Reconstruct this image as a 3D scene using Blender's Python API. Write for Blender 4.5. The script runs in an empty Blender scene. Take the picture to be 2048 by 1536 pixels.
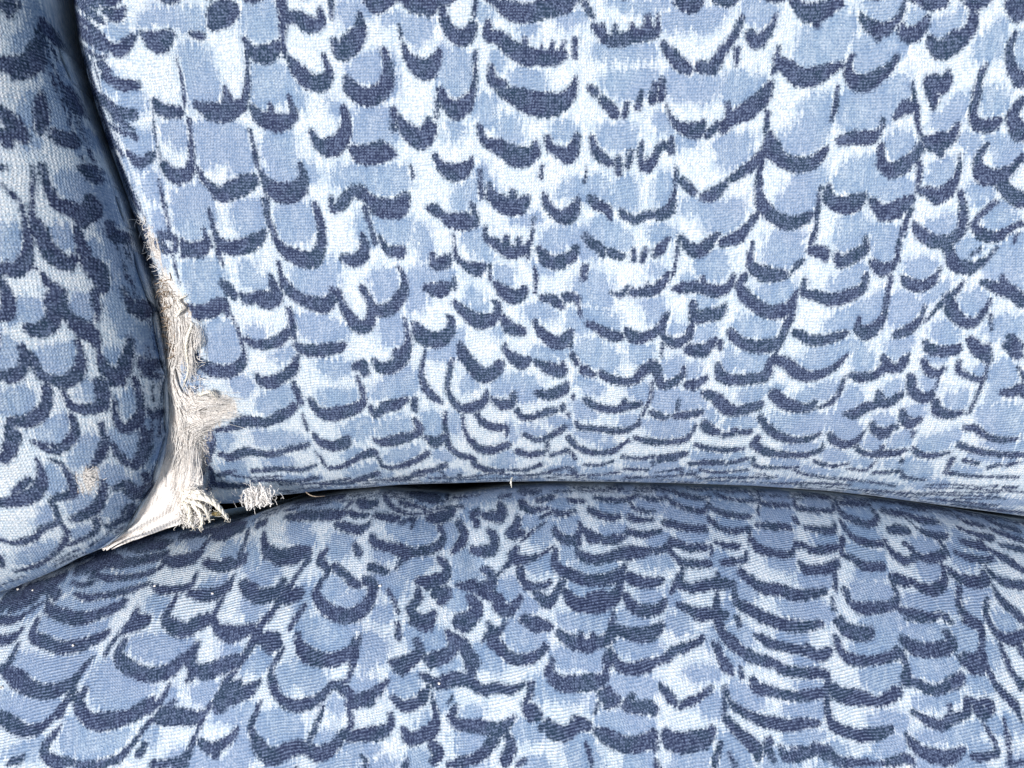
import bpy, math, random
import numpy as np
from mathutils import Vector, Matrix

# ------------------------------------------------------------------ camera, sky, sun
PITCH = math.radians(42)                 # the photographer looks down into the corner of the seat
TILT = math.pi / 2 - PITCH
K = 0.0002                               # metres per drawing unit (one unit = 0.2 mm)
D = 2400.0                               # camera to the middle of the sofa corner, drawing units
ORIGIN = Vector((0.0, 0.0, 0.55))
ROT = Matrix.Rotation(TILT, 4, 'X')

scene = bpy.context.scene
col = scene.collection
cam_data = bpy.data.cameras.new("camera")
cam = bpy.data.objects.new("camera", cam_data)
col.objects.link(cam)
cam.matrix_world = Matrix.Translation(ORIGIN + ROT @ Vector((0, 0, D * K))) @ ROT
cam_data.sensor_width = 36.0
cam_data.lens = 36.0 * D / 2048.0
cam_data.clip_start = 0.01
cam_data.clip_end = 100.0
scene.camera = cam

SUN_L = Vector((-0.40, -0.06, 0.90)).normalized()     # towards the sun, in the frame of the cushions
sun_w = (ROT @ SUN_L).normalized()
elev = math.asin(sun_w.z)
azim = math.atan2(sun_w.x, sun_w.y)
world = bpy.data.worlds.new("World")
scene.world = world
world.use_nodes = True
wn = world.node_tree
wn.nodes.clear()
w_out = wn.nodes.new("ShaderNodeOutputWorld")
w_bg = wn.nodes.new("ShaderNodeBackground")
w_sky = wn.nodes.new("ShaderNodeTexSky")
w_sky.sky_type = 'NISHITA'
w_sky.sun_disc = False
w_sky.sun_elevation = elev
w_sky.sun_rotation = azim
w_bg.inputs["Strength"].default_value = 0.06
wn.links.new(w_sky.outputs[0], w_bg.inputs[0])
wn.links.new(w_bg.outputs[0], w_out.inputs[0])

sun_data = bpy.data.lights.new("sun", 'SUN')
sun_data.energy = 3.4
sun_data.angle = math.radians(10)
sun_data.color = (1.0, 0.95, 0.90)
sun = bpy.data.objects.new("sun", sun_data)
col.objects.link(sun)
sun.rotation_euler = (-sun_w).to_track_quat('-Z', 'Y').to_euler()
sun.location = ORIGIN + sun_w * 2

scene.view_settings.view_transform = 'Standard'
scene.view_settings.look = 'None'
scene.view_settings.exposure = 0.44
scene.view_settings.gamma = 1.0


# ------------------------------------------------------------------ shape of the cushions (drawing units)
# edge curves: where each cushion rolls away into the seams
BACK_SIDE = np.array([(-775.8, 942.3), (-785.4, 848.5), (-791.0, 773.2), (-789.1, 695.0), (-786.7, 613.9), (-773.7, 530.1), (-754.1, 443.4), (-729.8, 353.9), (-708.4, 261.5), (-694.9, 204.7), (-691.0, 146.9), (-689.0, 68.5), (-698.7, -33.1), (-721.4, -141.7), (-736.2, -255.8), (-718.9, -313.4), (-718.9, -497.7)])
BACK_FOOT = np.array([(-853.0, -272.2), (-687.7, -264.5), (-610.6, -262.3), (-533.4, -246.9), (-467.3, -240.3), (-401.2, -232.5), (-335.0, -229.2), (-246.9, -221.5), (-136.7, -218.2), (-26.4, -214.9), (83.8, -213.8), (194.0, -214.9), (359.3, -218.2), (524.6, -223.7), (689.9, -234.7), (800.1, -246.9), (910.3, -262.3), (1020.5, -276.6), (1128.5, -290.9), (1351.2, -316.3), (1626.7, -343.8)])
SEAT_TOP = np.array([(-1593.1, -550.4), (-1313.4, -494.5), (-1145.6, -455.3), (-1033.7, -410.6), (-888.3, -354.6), (-810.0, -340.1), (-720.5, -324.4), (-608.6, -304.3), (-519.1, -271.9), (-452.0, -259.5), (-384.8, -247.2), (-295.3, -236.1), (-194.7, -243.9), (-138.7, -248.4), (-82.8, -241.6), (-15.7, -232.7), (85.0, -226.0), (196.9, -224.9), (308.8, -226.0), (532.5, -233.8), (756.3, -250.6), (924.1, -270.7), (1036.0, -288.6), (1145.6, -306.5), (1371.6, -337.9), (1651.3, -371.4)])
LEFT_EDGE = np.array([(-793.1, 876.1), (-794.0, 789.1), (-797.4, 721.0), (-800.3, 649.7), (-795.4, 605.5), (-785.3, 567.8), (-776.6, 529.4), (-766.8, 490.1), (-753.0, 446.1), (-739.3, 397.0), (-722.5, 346.8), (-711.6, 295.4), (-701.6, 247.4), (-684.9, 189.4), (-676.1, 139.4), (-667.5, 83.7), (-665.5, 17.3), (-668.0, -40.8), (-676.3, -100.0), (-691.0, -155.2), (-713.8, -201.1), (-742.8, -247.6), (-777.0, -292.6), (-806.2, -318.0), (-841.9, -337.2), (-890.2, -357.5), (-944.8, -385.5), (-1004.5, -410.4), (-1053.2, -427.9), (-1215.8, -478.5), (-1487.5, -545.3)])
LEFT_CREASES = [(np.array([(-744.9, 690.4), (-754.8, 618.1), (-758.4, 563.2), (-750.8, 520.6), (-744.4, 477.0), (-736.4, 439.8), (-717.6, 394.2), (-711.0, 363.1)]), 30, 9), (np.array([(-723.2, 624.8), (-726.4, 570.1), (-721.4, 520.6)]), 5, 12)]
SEAT_CREASES = [(np.array([(-280.5, -257.1), (-206.1, -269.9), (-153.0, -278.4), (-68.0, -267.8)]), 9, 14), (np.array([(-25.5, -326.2), (38.2, -289.0), (80.8, -267.8)]), 7, 10), (np.array([(-493.0, -283.7), (-344.2, -278.4), (-216.8, -289.0)]), -7, 16), (np.array([(-450.5, -352.8), (-386.8, -437.8), (-344.2, -565.2)]), 6, 40), (np.array([(-131.8, -257.1), (-99.9, -310.2), (-68.0, -374.0)]), 7, 20)]



def smooth(pts, n=8):
    p = np.array(pts, float)
    q = np.vstack([2 * p[0] - p[1], p, 2 * p[-1] - p[-2]])
    out = []
    for i in range(1, len(q) - 2):
        a, b, c, d = q[i - 1], q[i], q[i + 1], q[i + 2]
        for t in np.linspace(0, 1, n, endpoint=False):
            out.append(0.5 * (2 * b + (c - a) * t + (2 * a - 5 * b + 4 * c - d) * t * t + (3 * b - a - 3 * c + d) * t ** 3))
    out.append(p[-1])
    return np.array(out)

def roll(d, R):                          # 1 at the very edge, 0 from R inwards
    t = np.clip(d / R, 0, 1)
    return 1 - np.sqrt(np.clip(1 - (1 - t) ** 2, 0, 1))

def arc_extra(d, R, A):                  # how much longer the cloth is than its flat projection
    dd = np.linspace(0, R, 400)
    z = -A * roll(dd, R)
    s = np.hypot(np.diff(dd), np.diff(z)) - np.diff(dd)
    cum = np.concatenate([[0], np.cumsum(s)])
    return cum[-1] - np.interp(np.clip(d, 0, R), dd, cum)

def vnoise(x, y, seed):                  # soft lumps
    rs = np.random.RandomState(seed)
    o = np.zeros_like(x)
    for k in range(7):
        a = rs.uniform(0, 6.283); f = rs.uniform(0.6, 1.6); ph = rs.uniform(0, 6.283)
        o += np.sin((x * np.cos(a) + y * np.sin(a)) * f + ph)
    return o / 7

def seg_dist(x, y, pts):                 # distance to a polyline and the direction away from it
    best = np.full(x.shape, 1e9); nx = np.zeros_like(x); ny = np.zeros_like(x)
    for (ax, ay), (bx, by) in zip(pts[:-1], pts[1:]):
        ex, ey = bx - ax, by - ay
        L = ex * ex + ey * ey + 1e-9
        t = np.clip(((x - ax) * ex + (y - ay) * ey) / L, 0, 1)
        dx, dy = x - ax - t * ex, y - ay - t * ey
        d = np.hypot(dx, dy)
        m = d < best
        best = np.where(m, d, best)
        nx = np.where(m, dx / (d + 1e-6), nx); ny = np.where(m, dy / (d + 1e-6), ny)
    return best, nx, ny

def crease(x, y, pts, depth, width):
    d, _, _ = seg_dist(x, y, pts)
    return -depth * np.exp(-(d / width) ** 2)

def back_xe(y): return np.interp(-y, -BACK_SIDE[:, 1], BACK_SIDE[:, 0])
def back_ye(x): return np.interp(x, BACK_FOOT[:, 0], BACK_FOOT[:, 1])
def seat_ye(x): return np.interp(x, SEAT_TOP[:, 0], SEAT_TOP[:, 1])

BACK_R, BACK_A, SIDE_R, SIDE_A = 370.0, 260.0, 90.0, 120.0
SEAT_R, SEAT_A = 350.0, 300.0
LEFT_R, LEFT_A = 150.0, 120.0

def back_z(x, y):
    d1 = np.maximum(y - back_ye(x), 0); d2 = np.maximum(x - back_xe(y), 0)
    z = -250 + BACK_A + 0.34 * d1 - BACK_A * roll(d1, BACK_R) - SIDE_A * roll(d2, SIDE_R)
    w = np.clip(d1 / 120, 0, 1) * np.clip(d2 / 60, 0, 1)
    z = z + w * (7 * vnoise(x / 120, y / 120, 3) + 1.2 * vnoise(x / 24, y / 24, 4))
    w2 = np.exp(-d1 / 60) * np.clip(d1 / 12, 0, 1)
    z = z + w2 * 6 * np.sin(x / 37.0 + 2 * np.sin(x / 91.0))
    return z

def seat_z(x, y):
    d1 = np.maximum(seat_ye(x) - y, 0)
    z = -290 + SEAT_A + 0.42 * d1 - SEAT_A * roll(d1, SEAT_R)
    w = np.clip(d1 / 60, 0, 1)
    z = z + w * (9 * vnoise(x / 130, y / 100, 11) + 1.5 * vnoise(x / 26, y / 26, 12))
    for pts, dep, wid in SEAT_CREASES:
        z = z + w * crease(x, y, pts, dep, wid)
    return z

def left_z(x, y):
    d, _, _ = seg_dist(x, y, LEFT_EDGE[::2])
    z = -70 + LEFT_A - LEFT_A * roll(d, LEFT_R) + 0.37 * np.clip(y + 420, -100, 1500) + (0.38 + 0.16 * np.clip((y + 100) / 600, -1, 1)) * d
    w = np.clip(d / 60, 0, 1)
    z = z + w * (6 * vnoise(x / 90, y / 110, 21) + 1.5 * vnoise(x / 24, y / 24, 22))
    for pts, dep, wid in LEFT_CREASES:
        z = z + crease(x, y, pts, dep, wid)
    return z


# ------------------------------------------------------------------ the print on the cloth
# each "D" record is one brushed dark stroke (x y half-width ...), "B" a mid-blue patch,
# "W" a worn patch; all in the flat coordinates of the cushion they are printed on; marks hugging the seams fill out the print and also paint in seam shade
PRINT_BACK = (
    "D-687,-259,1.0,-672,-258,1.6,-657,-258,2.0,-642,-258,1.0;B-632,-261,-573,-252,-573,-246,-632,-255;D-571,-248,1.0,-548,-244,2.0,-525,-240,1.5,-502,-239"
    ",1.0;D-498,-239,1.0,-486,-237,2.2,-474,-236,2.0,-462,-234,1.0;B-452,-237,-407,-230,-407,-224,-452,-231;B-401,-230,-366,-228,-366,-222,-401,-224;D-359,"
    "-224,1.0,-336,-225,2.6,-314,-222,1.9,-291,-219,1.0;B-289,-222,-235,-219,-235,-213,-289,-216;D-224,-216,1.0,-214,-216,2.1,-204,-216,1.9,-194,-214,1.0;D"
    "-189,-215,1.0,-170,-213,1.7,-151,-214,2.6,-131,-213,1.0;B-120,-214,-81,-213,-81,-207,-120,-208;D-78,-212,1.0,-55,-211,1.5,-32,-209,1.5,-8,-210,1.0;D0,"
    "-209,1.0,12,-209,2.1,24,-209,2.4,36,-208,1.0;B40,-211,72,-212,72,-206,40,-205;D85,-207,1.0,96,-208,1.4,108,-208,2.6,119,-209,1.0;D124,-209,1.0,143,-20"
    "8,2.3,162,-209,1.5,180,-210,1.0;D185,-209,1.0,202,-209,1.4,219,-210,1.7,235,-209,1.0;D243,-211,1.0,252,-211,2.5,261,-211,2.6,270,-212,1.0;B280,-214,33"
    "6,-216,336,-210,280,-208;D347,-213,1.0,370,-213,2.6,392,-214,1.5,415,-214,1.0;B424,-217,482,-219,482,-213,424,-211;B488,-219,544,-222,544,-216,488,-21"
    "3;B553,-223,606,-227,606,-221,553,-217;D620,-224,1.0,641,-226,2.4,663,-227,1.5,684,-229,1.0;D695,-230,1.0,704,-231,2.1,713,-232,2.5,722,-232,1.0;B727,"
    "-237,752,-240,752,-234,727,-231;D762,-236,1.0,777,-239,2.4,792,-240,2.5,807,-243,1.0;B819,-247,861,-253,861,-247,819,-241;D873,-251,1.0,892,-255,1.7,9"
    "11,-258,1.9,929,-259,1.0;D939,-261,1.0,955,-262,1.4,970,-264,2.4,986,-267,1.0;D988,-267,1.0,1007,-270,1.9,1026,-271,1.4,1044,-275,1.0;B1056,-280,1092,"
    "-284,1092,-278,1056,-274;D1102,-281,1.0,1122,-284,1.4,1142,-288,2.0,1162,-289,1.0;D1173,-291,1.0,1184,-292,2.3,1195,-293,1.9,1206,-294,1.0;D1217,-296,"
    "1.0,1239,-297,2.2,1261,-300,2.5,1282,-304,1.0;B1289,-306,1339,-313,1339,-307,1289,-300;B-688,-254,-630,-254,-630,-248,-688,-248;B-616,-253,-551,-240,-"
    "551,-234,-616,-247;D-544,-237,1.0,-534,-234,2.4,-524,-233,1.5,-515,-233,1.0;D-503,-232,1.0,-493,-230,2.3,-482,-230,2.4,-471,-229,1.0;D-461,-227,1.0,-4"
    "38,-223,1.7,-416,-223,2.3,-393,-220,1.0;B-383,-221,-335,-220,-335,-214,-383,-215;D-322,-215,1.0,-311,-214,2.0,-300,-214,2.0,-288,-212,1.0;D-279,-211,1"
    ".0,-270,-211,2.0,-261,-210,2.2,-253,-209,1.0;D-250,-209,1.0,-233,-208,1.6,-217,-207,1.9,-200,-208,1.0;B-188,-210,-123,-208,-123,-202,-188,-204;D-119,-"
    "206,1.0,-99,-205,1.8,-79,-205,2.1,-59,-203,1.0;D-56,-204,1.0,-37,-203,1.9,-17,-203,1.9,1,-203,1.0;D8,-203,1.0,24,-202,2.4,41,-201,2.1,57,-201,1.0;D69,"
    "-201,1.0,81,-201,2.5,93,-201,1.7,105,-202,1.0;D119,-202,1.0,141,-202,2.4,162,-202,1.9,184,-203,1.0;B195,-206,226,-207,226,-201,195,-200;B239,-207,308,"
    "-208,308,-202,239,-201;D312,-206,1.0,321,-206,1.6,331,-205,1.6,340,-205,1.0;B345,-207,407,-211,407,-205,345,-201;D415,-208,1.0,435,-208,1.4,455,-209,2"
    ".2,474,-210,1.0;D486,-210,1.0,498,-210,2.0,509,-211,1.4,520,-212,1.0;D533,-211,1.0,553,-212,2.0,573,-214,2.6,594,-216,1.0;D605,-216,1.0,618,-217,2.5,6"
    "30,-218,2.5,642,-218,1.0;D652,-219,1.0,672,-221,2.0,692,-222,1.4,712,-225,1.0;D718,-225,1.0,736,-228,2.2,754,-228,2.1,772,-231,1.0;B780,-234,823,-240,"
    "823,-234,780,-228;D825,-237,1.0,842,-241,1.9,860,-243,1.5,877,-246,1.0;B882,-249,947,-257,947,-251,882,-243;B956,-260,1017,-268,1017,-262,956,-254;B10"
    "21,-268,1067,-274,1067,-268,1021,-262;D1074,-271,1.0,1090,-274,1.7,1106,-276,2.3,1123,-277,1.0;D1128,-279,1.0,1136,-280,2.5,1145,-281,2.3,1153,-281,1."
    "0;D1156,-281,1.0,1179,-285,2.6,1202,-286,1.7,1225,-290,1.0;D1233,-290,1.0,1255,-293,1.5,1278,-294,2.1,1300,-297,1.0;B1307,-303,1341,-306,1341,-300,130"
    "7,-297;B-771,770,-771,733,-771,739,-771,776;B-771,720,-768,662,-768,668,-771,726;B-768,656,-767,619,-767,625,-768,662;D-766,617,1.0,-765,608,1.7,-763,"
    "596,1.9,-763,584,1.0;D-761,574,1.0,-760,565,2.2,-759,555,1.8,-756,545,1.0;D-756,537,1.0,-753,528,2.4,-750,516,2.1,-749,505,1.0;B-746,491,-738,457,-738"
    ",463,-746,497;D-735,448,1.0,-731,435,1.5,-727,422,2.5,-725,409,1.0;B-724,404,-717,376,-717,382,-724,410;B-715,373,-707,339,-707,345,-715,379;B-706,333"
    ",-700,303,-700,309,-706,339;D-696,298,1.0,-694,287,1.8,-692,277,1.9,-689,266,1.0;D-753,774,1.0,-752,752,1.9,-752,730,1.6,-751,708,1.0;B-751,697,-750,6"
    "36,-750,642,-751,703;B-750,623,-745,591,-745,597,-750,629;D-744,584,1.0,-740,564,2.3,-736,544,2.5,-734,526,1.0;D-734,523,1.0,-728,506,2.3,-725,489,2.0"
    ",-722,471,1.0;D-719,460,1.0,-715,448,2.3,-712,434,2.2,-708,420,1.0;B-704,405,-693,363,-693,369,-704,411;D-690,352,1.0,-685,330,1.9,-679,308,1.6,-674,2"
    "86,1.0;D-667,260,4.0,-657,253,6.8,-641,243,4.0;D-745,631,4.0,-735,623,7.5,-719,613,4.0;D-688,273,4.0,-675,265,7.5,-658,255,4.0;D-737,668,4.0,-727,661,"
    "9.9,-713,652,4.0;D-793,670,4.0,-754,638,8.3,-736,626,4.0;D-694,455,4.0,-685,448,6.2,-671,440,4.0;D-790,702,4.0,-749,668,7.1,-732,657,4.0;D-731,614,4.0"
    ",-721,607,9.0,-707,599,4.0;D-758,626,4.0,-746,617,7.4,-729,606,4.0;D-730,642,4.0,-721,635,7.6,-707,626,4.0;D-702,472,4.0,-693,465,8.4,-678,456,4.0;D-7"
    "23,602,4.0,-714,596,10.6,-700,587,4.0;D-733,568,4.0,-723,561,10.8,-708,551,4.0;D-739,507,4.0,-727,499,6.2,-711,489,4.0;D-653,280,4.0,-643,274,7.9,-628"
    ",265,4.0;D-718,483,4.0,-708,476,7.4,-693,467,4.0;D-654,259,4.0,-644,253,7.2,-629,243,4.0;D-748,715,4.0,-738,708,7.9,-723,698,4.0;D-791,692,6.6,-734,64"
    "6,8.4,-716,630,6.3;D-705,644,6.3,-686,638,12.6,-672,650,6.3;D-796,646,6.7,-742,607,10.7,-715,591,10.6;D-703,591,6.4,-686,584,12.7,-662,604,8.5;D-644,6"
    "10,6.3,-619,597,19.1,-597,609,10.6;D-816,615,8.9,-802,598,11.2,-752,569,8.6;D-722,547,8.6,-695,530,10.7,-662,528,8.6;D-783,547,9,-734,509,10.9,-707,48"
    "7,10.8,-676,479,10.8;D-636,504,6.5,-622,488,12.9,-594,484,10.8;D-590,573,2.1,-581,525,3.2,-582,494,3.2;D-640,487,2.2,-639,452,2.2,-635,404,2.2;D-527,6"
    "26,8.5,-508,642,23.2,-488,650,16.9;D-560,612,6.4,-544,608,8.5;D-560,497,8.6,-531,485,17.3,-499,490,17.3,-476,506,8.6,-468,547,5.4,-467,587,4.3;D-509,5"
    "26,3.2,-507,506,10.8;D-785,508,4.5,-775,475,9.1,-729,438,11.1;D-695,418,6.6,-672,400,11,-647,412,8.7;D-627,394,6.6,-608,379,13.2,-583,390,8.8,-577,432"
    ",5.5,-578,474,4.3;B-645,644,-542,656,-534,622,-566,616,-587,625,-640,624;B-705,624,-672,628,-662,604,-697,604;B-583,595,-537,591,-525,547,-522,506,-55"
    "6,495,-577,505,-576,556;B-700,525,-658,520,-653,483,-678,479,-698,504;B-580,468,-492,469,-474,423,-470,380,-511,380,-502,406,-531,405,-561,390,-568,43"
    "2;B-625,463,-586,474,-585,422,-621,438;B-705,469,-648,446,-642,421,-675,411,-698,433;D-401,662,10.5,-398,639,8.5,-402,607,6.4,-400,578,5.3;D-398,639,1"
    "0.6,-376,639,12.7,-353,627,14.8,-335,631,10.6,-334,651,4.2;D-314,667,6.3,-315,639,4.2;D-468,603,6.4,-454,583,12.8,-430,581,17.1,-410,596,8.5;D-393,575"
    ",6.4,-379,555,12.9,-358,535,15.1,-336,535,15.1,-324,551,8.6,-332,579,4.3;D-313,602,6.4,-301,584,14.9,-280,600,19.2,-266,620,12.7,-265,643,6.3;D-255,66"
    "7,6.3,-234,659,14.8,-210,667,10.5;D-188,667,8.4,-164,659,16.9,-136,664,12.7,-145,646,8.5;D-198,628,3.2,-194,608,3.2;D-192,596,5.3,-180,572,10.7,-154,5"
    "56,19.3,-136,568,12.9,-129,584,6.4;D-294,543,6.4,-284,523,15.1,-255,511,17.3,-226,527,15.1,-218,558,10.7,-226,588,6.4;D-464,494,6.5,-451,477,13,-425,4"
    "69,17.4,-400,474,13,-391,486,8.7,-398,511,4.3;D-432,500,4.3,-431,482,8.7;D-212,490,6.5,-213,457,6.5;D-205,478,6.5,-188,455,15.3,-161,440,17.5,-145,461"
    ",10.9,-139,453,4.4;D-149,473,6.5,-154,457,10.9;D-361,453,6.5,-351,434,10.9,-329,427,17.5,-308,440,15.3,-298,465,10.9,-301,494,6.5;D-291,427,6.6,-271,4"
    "15,17.6,-237,419,19.7,-216,415,8.8;D-236,436,6.6,-236,423,11;D-471,456,4.4,-465,423,4.4,-462,393,4.4;D-183,393,4.4,-179,376,4.4;B-472,666,-407,662,-40"
    "7,607,-433,603,-463,607,-472,637;B-458,563,-407,567,-388,531,-369,502,-388,494,-400,507,-427,502,-459,498,-465,531;B-558,474,-479,465,-477,412,-477,38"
    "0,-508,380,-510,412,-547,397,-564,401;B-453,457,-399,457,-389,413,-373,377,-398,368,-432,370,-444,402;B-299,663,-260,663,-243,647,-279,627,-301,627;B-"
    "226,643,-195,647,-196,628,-217,631;B-191,643,-134,640,-144,612,-162,596,-179,600,-196,624;B-275,576,-230,584,-238,543,-248,531,-278,543,-296,547;B-228"
    ",578,-206,572,-206,517,-227,507;B-285,494,-222,498,-210,465,-211,434,-247,440,-288,432,-277,465;B-329,507,-303,496,-301,482,-322,482;B-331,394,-192,39"
    "8,-187,353,-250,359,-324,359;B-127,592,-100,584,-102,517,-132,527;B-385,406,-362,398,-355,370,-371,370;D-121,654,6.3,-117,632,10.6,-104,614,12.8,-83,6"
    "08,14.9,-69,625,10.6,-67,631,4.2;D-64,668,4.2,-67,645,4.2;D-65,585,4.3,-66,548,5.4,-70,517,6.5;D-38,669,6.3,-25,663,8.5,-3,653,16.9,23,647,17,55,655,1"
    "6.9,88,661,16.9,110,669,8.5;D127,665,6.3,134,653,6.4,141,641,5.3;D143,629,6.4,159,613,10.7;D-41,633,6.4,-43,613,10.6,-21,609,12.8,-4,593,15,23,579,17."
    "1,45,577,15,72,577,15,89,581,10.7;D23,605,6.4,23,585,8.6;D71,598,6.4,69,583,8.6;D52,593,4.3,52,583,8.6;D91,602,5.3,87,585,6.4;D111,607,6.4,111,577,5.4"
    ";D-37,561,6.4,-35,538,10.8,-17,532,10.8;D-21,520,6.5,1,516,15.1,34,503,21.7,68,499,21.7,95,508,15.2,110,528,8.6,112,545,4.3;D-126,521,8.6,-122,507,10."
    "8,-100,490,17.4,-84,499,15.2,-73,515,8.6;D-133,507,5.4,-136,476,4.3;D-60,465,5.4,-49,440,8.8,-22,428,15.4,12,411,19.8,39,419,13.2,42,436,6.6;D64,445,6"
    ".6,69,428,8.8,92,419,13.2,105,415,15.4,116,441,8.8,114,451,4.4;D-139,413,6.6,-126,393,11,-99,385,17.7,-79,398,8.8,-72,411,4.4;D55,398,3.3,53,377,4.4;D"
    "135,392,3.3,133,370,2.2;D139,528,6.5,150,520,8.7;D162,508,8.7,176,495,10.9,185,483,8.7;D207,503,5.4,201,483,6.5;D231,518,6.5,225,495,7.6;D145,445,6.6,"
    "150,424,8.8,164,411,11,178,402,8.8;D194,409,6.6,194,385,7.7;D216,419,6.6,210,396,6.6;B-178,640,-139,636,-153,608,-170,612,-183,628;B-127,584,-70,589,-"
    "70,528,-99,515,-119,531,-123,558;B-60,658,-43,659,-38,639,-56,633;B14,625,45,633,34,613,18,613;B77,645,132,649,128,637,89,626;B-30,585,-10,573,-21,557"
    ",-34,569;B1,557,56,553,59,520,12,520,1,538;B-62,517,-33,518,-26,466,-53,461,-66,482;B-22,482,10,476,19,434,-10,434,-26,455;B-116,465,-84,470,-107,434;"
    "B77,470,113,466,114,441,80,445;B137,597,254,599,255,577,222,573,142,577;B163,553,256,558,257,532,229,507,202,508,168,520;B154,466,226,466,223,428,186,"
    "424,159,434;B164,669,251,668,250,645,219,649;B-63,398,-45,389,-49,359,-63,364;D159,609,8.5,181,603,10.7,210,611,12.8,242,615,12.8,255,617,6.4;D159,629"
    ",4.3,159,609,8.5;D181,629,4.2,181,609,8.5;D209,631,4.2,212,613,10.7;D237,641,6.4,240,617,10.6;D256,643,4.2,255,617,6.4;D254,532,6.5,251,507,8.7;D267,5"
    "40,6.5,266,511,8.7;D234,434,5.5,235,402,7.7,246,394,11,261,415,8.8,272,434,6.6,288,419,6.6,287,440,6.6;D288,668,8.4,310,660,14.8,327,668,8.4;D353,668,"
    "6.3,362,664,6.3;D265,599,6.4,279,585,10.7,297,566,12.9,313,556,10.7;D333,562,10.7,355,560,12.9,365,577,10.7,383,601,8.5,395,621,8.5,401,640,5.3;D397,5"
    "89,6.4,397,564,4.3;D418,613,10.6,430,601,12.8,446,613,10.6,456,629,6.4,461,644,4.2;D490,664,8.4,516,648,16.9,542,652,16.9,567,662,10.6;D527,641,12.7,5"
    "35,629,6.4;D470,593,4.3,469,573,8.6,488,560,15,511,544,17.2,538,546,17.2,565,558,10.7,580,564,6.4;D462,552,5.4,472,565,6.4;D601,580,4.3,596,558,6.4,60"
    "8,532,10.8;D276,499,3.3,288,474,6.5,307,461,10.9,334,457,15.3,342,470,6.5;D352,449,8.7,369,465,8.7;D379,457,8.7,396,476,13.1,422,490,17.4,447,511,15.1"
    ",459,532,8.6;D458,486,6.5,458,457,5.5;D385,499,6.5,391,482,8.7;D465,449,8.7,469,428,17.5,491,406,13.2,519,398,15.4,546,402,13.2,568,425,6.6;D404,376,8"
    ".8,424,389,11,443,402,11,454,419,8.8;D452,402,6.6,451,359,6.6;D579,528,4.3,578,497,6.5,573,474,4.4;D296,393,3.3,298,355,4.4;D309,370,6.6,325,359,8.9;B"
    "153,669,262,668,284,658,230,649,197,659;B263,649,317,648,367,658,372,644,341,613,307,625,268,619;B392,668,458,664,455,638,428,628,405,644;B267,552,323"
    ",544,367,548,368,524,347,503,286,511,277,532;B378,552,433,548,450,536,425,507,392,495,376,511;B515,629,589,658,602,608,585,578,543,558,510,558,497,579"
    ";B519,507,576,517,570,476,565,440,544,419,499,419,479,445,518,466;B580,517,612,527,619,465,585,470;B252,487,281,476,294,449,262,455;B366,444,440,449,4"
    "26,423,421,398,376,393;B289,444,335,434,306,428;B524,385,568,402,567,359,515,359;B263,370,297,376,298,353,264,353;D608,644,5.3,618,632,8.5,632,624,12."
    "7,650,620,12.7,670,632,8.5,681,651,6.3,683,667,4.2;D643,606,6.4,646,616,8.5;D682,628,6.4,685,616,10.6,703,612,14.9,718,623,10.6,723,639,6.3;D707,667,8"
    ".4,727,660,12.6,748,662,10.5;D786,665,6.3,797,657,8.4,812,659,8.4,824,665,6.3;D798,653,6.3,803,634,10.6,797,614,12.7,777,601,19.1,758,587,17.1,739,595"
    ",12.8,733,607,6.4;D865,656,12.6,878,644,16.8,883,664,16.8;D877,609,6.3,872,586,8.5,881,556,10.7,899,535,12.9;D601,580,4.3,594,564,7.5,605,540,12.9,628"
    ",534,17.2,653,548,12.9,671,562,8.6,678,578,5.3;D773,555,4.3,765,531,15.1,742,535,12.9,752,506,10.8,752,494,4.3;D710,535,3.2,721,496,6.5,728,469,5.4,73"
    "5,448,6.5;D719,494,10.8,703,494,13,687,478,6.5;D834,562,4.3,827,536,7.5,825,505,8.6,823,485,8.7,832,466,10.9,855,462,13,873,472,6.5;D907,504,8.6,897,4"
    "88,10.8,895,472,13,911,451,17.4;D743,440,8.7,765,435,17.5,789,443,13.1,799,464,6.5;D764,427,10.9,774,416,8.8;D665,474,4.3,663,457,6.5,646,444,13.1,619"
    ",444,13.1,593,440,10.9;D667,431,6.6,670,406,8.8,688,389,13.2,710,398,13.2,730,414,11,737,431,8.8;D738,402,5.5,739,359,5.5;D855,430,5.5,842,407,8.8,854"
    ",384,13.2,882,375,15.4,906,392,8.8,920,409,6.6;D810,414,4.4,811,390,6.6,803,365,8.8,782,352,8.9;B608,667,679,667,675,644,644,632,629,648;B690,647,719,"
    "651,719,637,692,628;B731,623,781,650,789,638,765,611,737,611;B810,596,868,641,862,605,856,576,814,566;B603,608,678,618,696,598,669,568,642,552,613,548"
    ",602,578;B643,536,701,551,712,517,686,486,666,465,629,455,591,455,586,507;B834,530,886,515,870,480,840,489;B879,605,895,605,902,555,886,566;B675,448,7"
    "19,452,728,433,702,406,679,412;B770,489,799,516,816,505,795,464,748,456;B859,447,909,438,921,411,893,392,869,405,862,426;B808,447,852,447,835,411,818,"
    "426;B758,401,802,405,801,380,774,363;B601,398,655,419,675,380,729,363,719,352,594,352;D-629,396,8.8,-615,379,13.2,-593,379,13.2,-578,392,6.6;D-607,370"
    ",6.6,-605,364,4.4;D-641,370,3.3,-637,336,4.4,-632,299,4.4,-632,277,4.5;D-675,264,9,-657,262,9,-640,275,6.7,-623,270,6.7,-623,248,6.7;D-568,390,4.4,-56"
    "0,371,6.6,-546,358,8.8,-534,345,13.3,-510,354,17.7,-482,367,17.7,-464,376,6.6;D-460,389,4.4,-450,372,8.8,-438,355,15.5,-415,350,20,-392,355,17.7,-380,"
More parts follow.
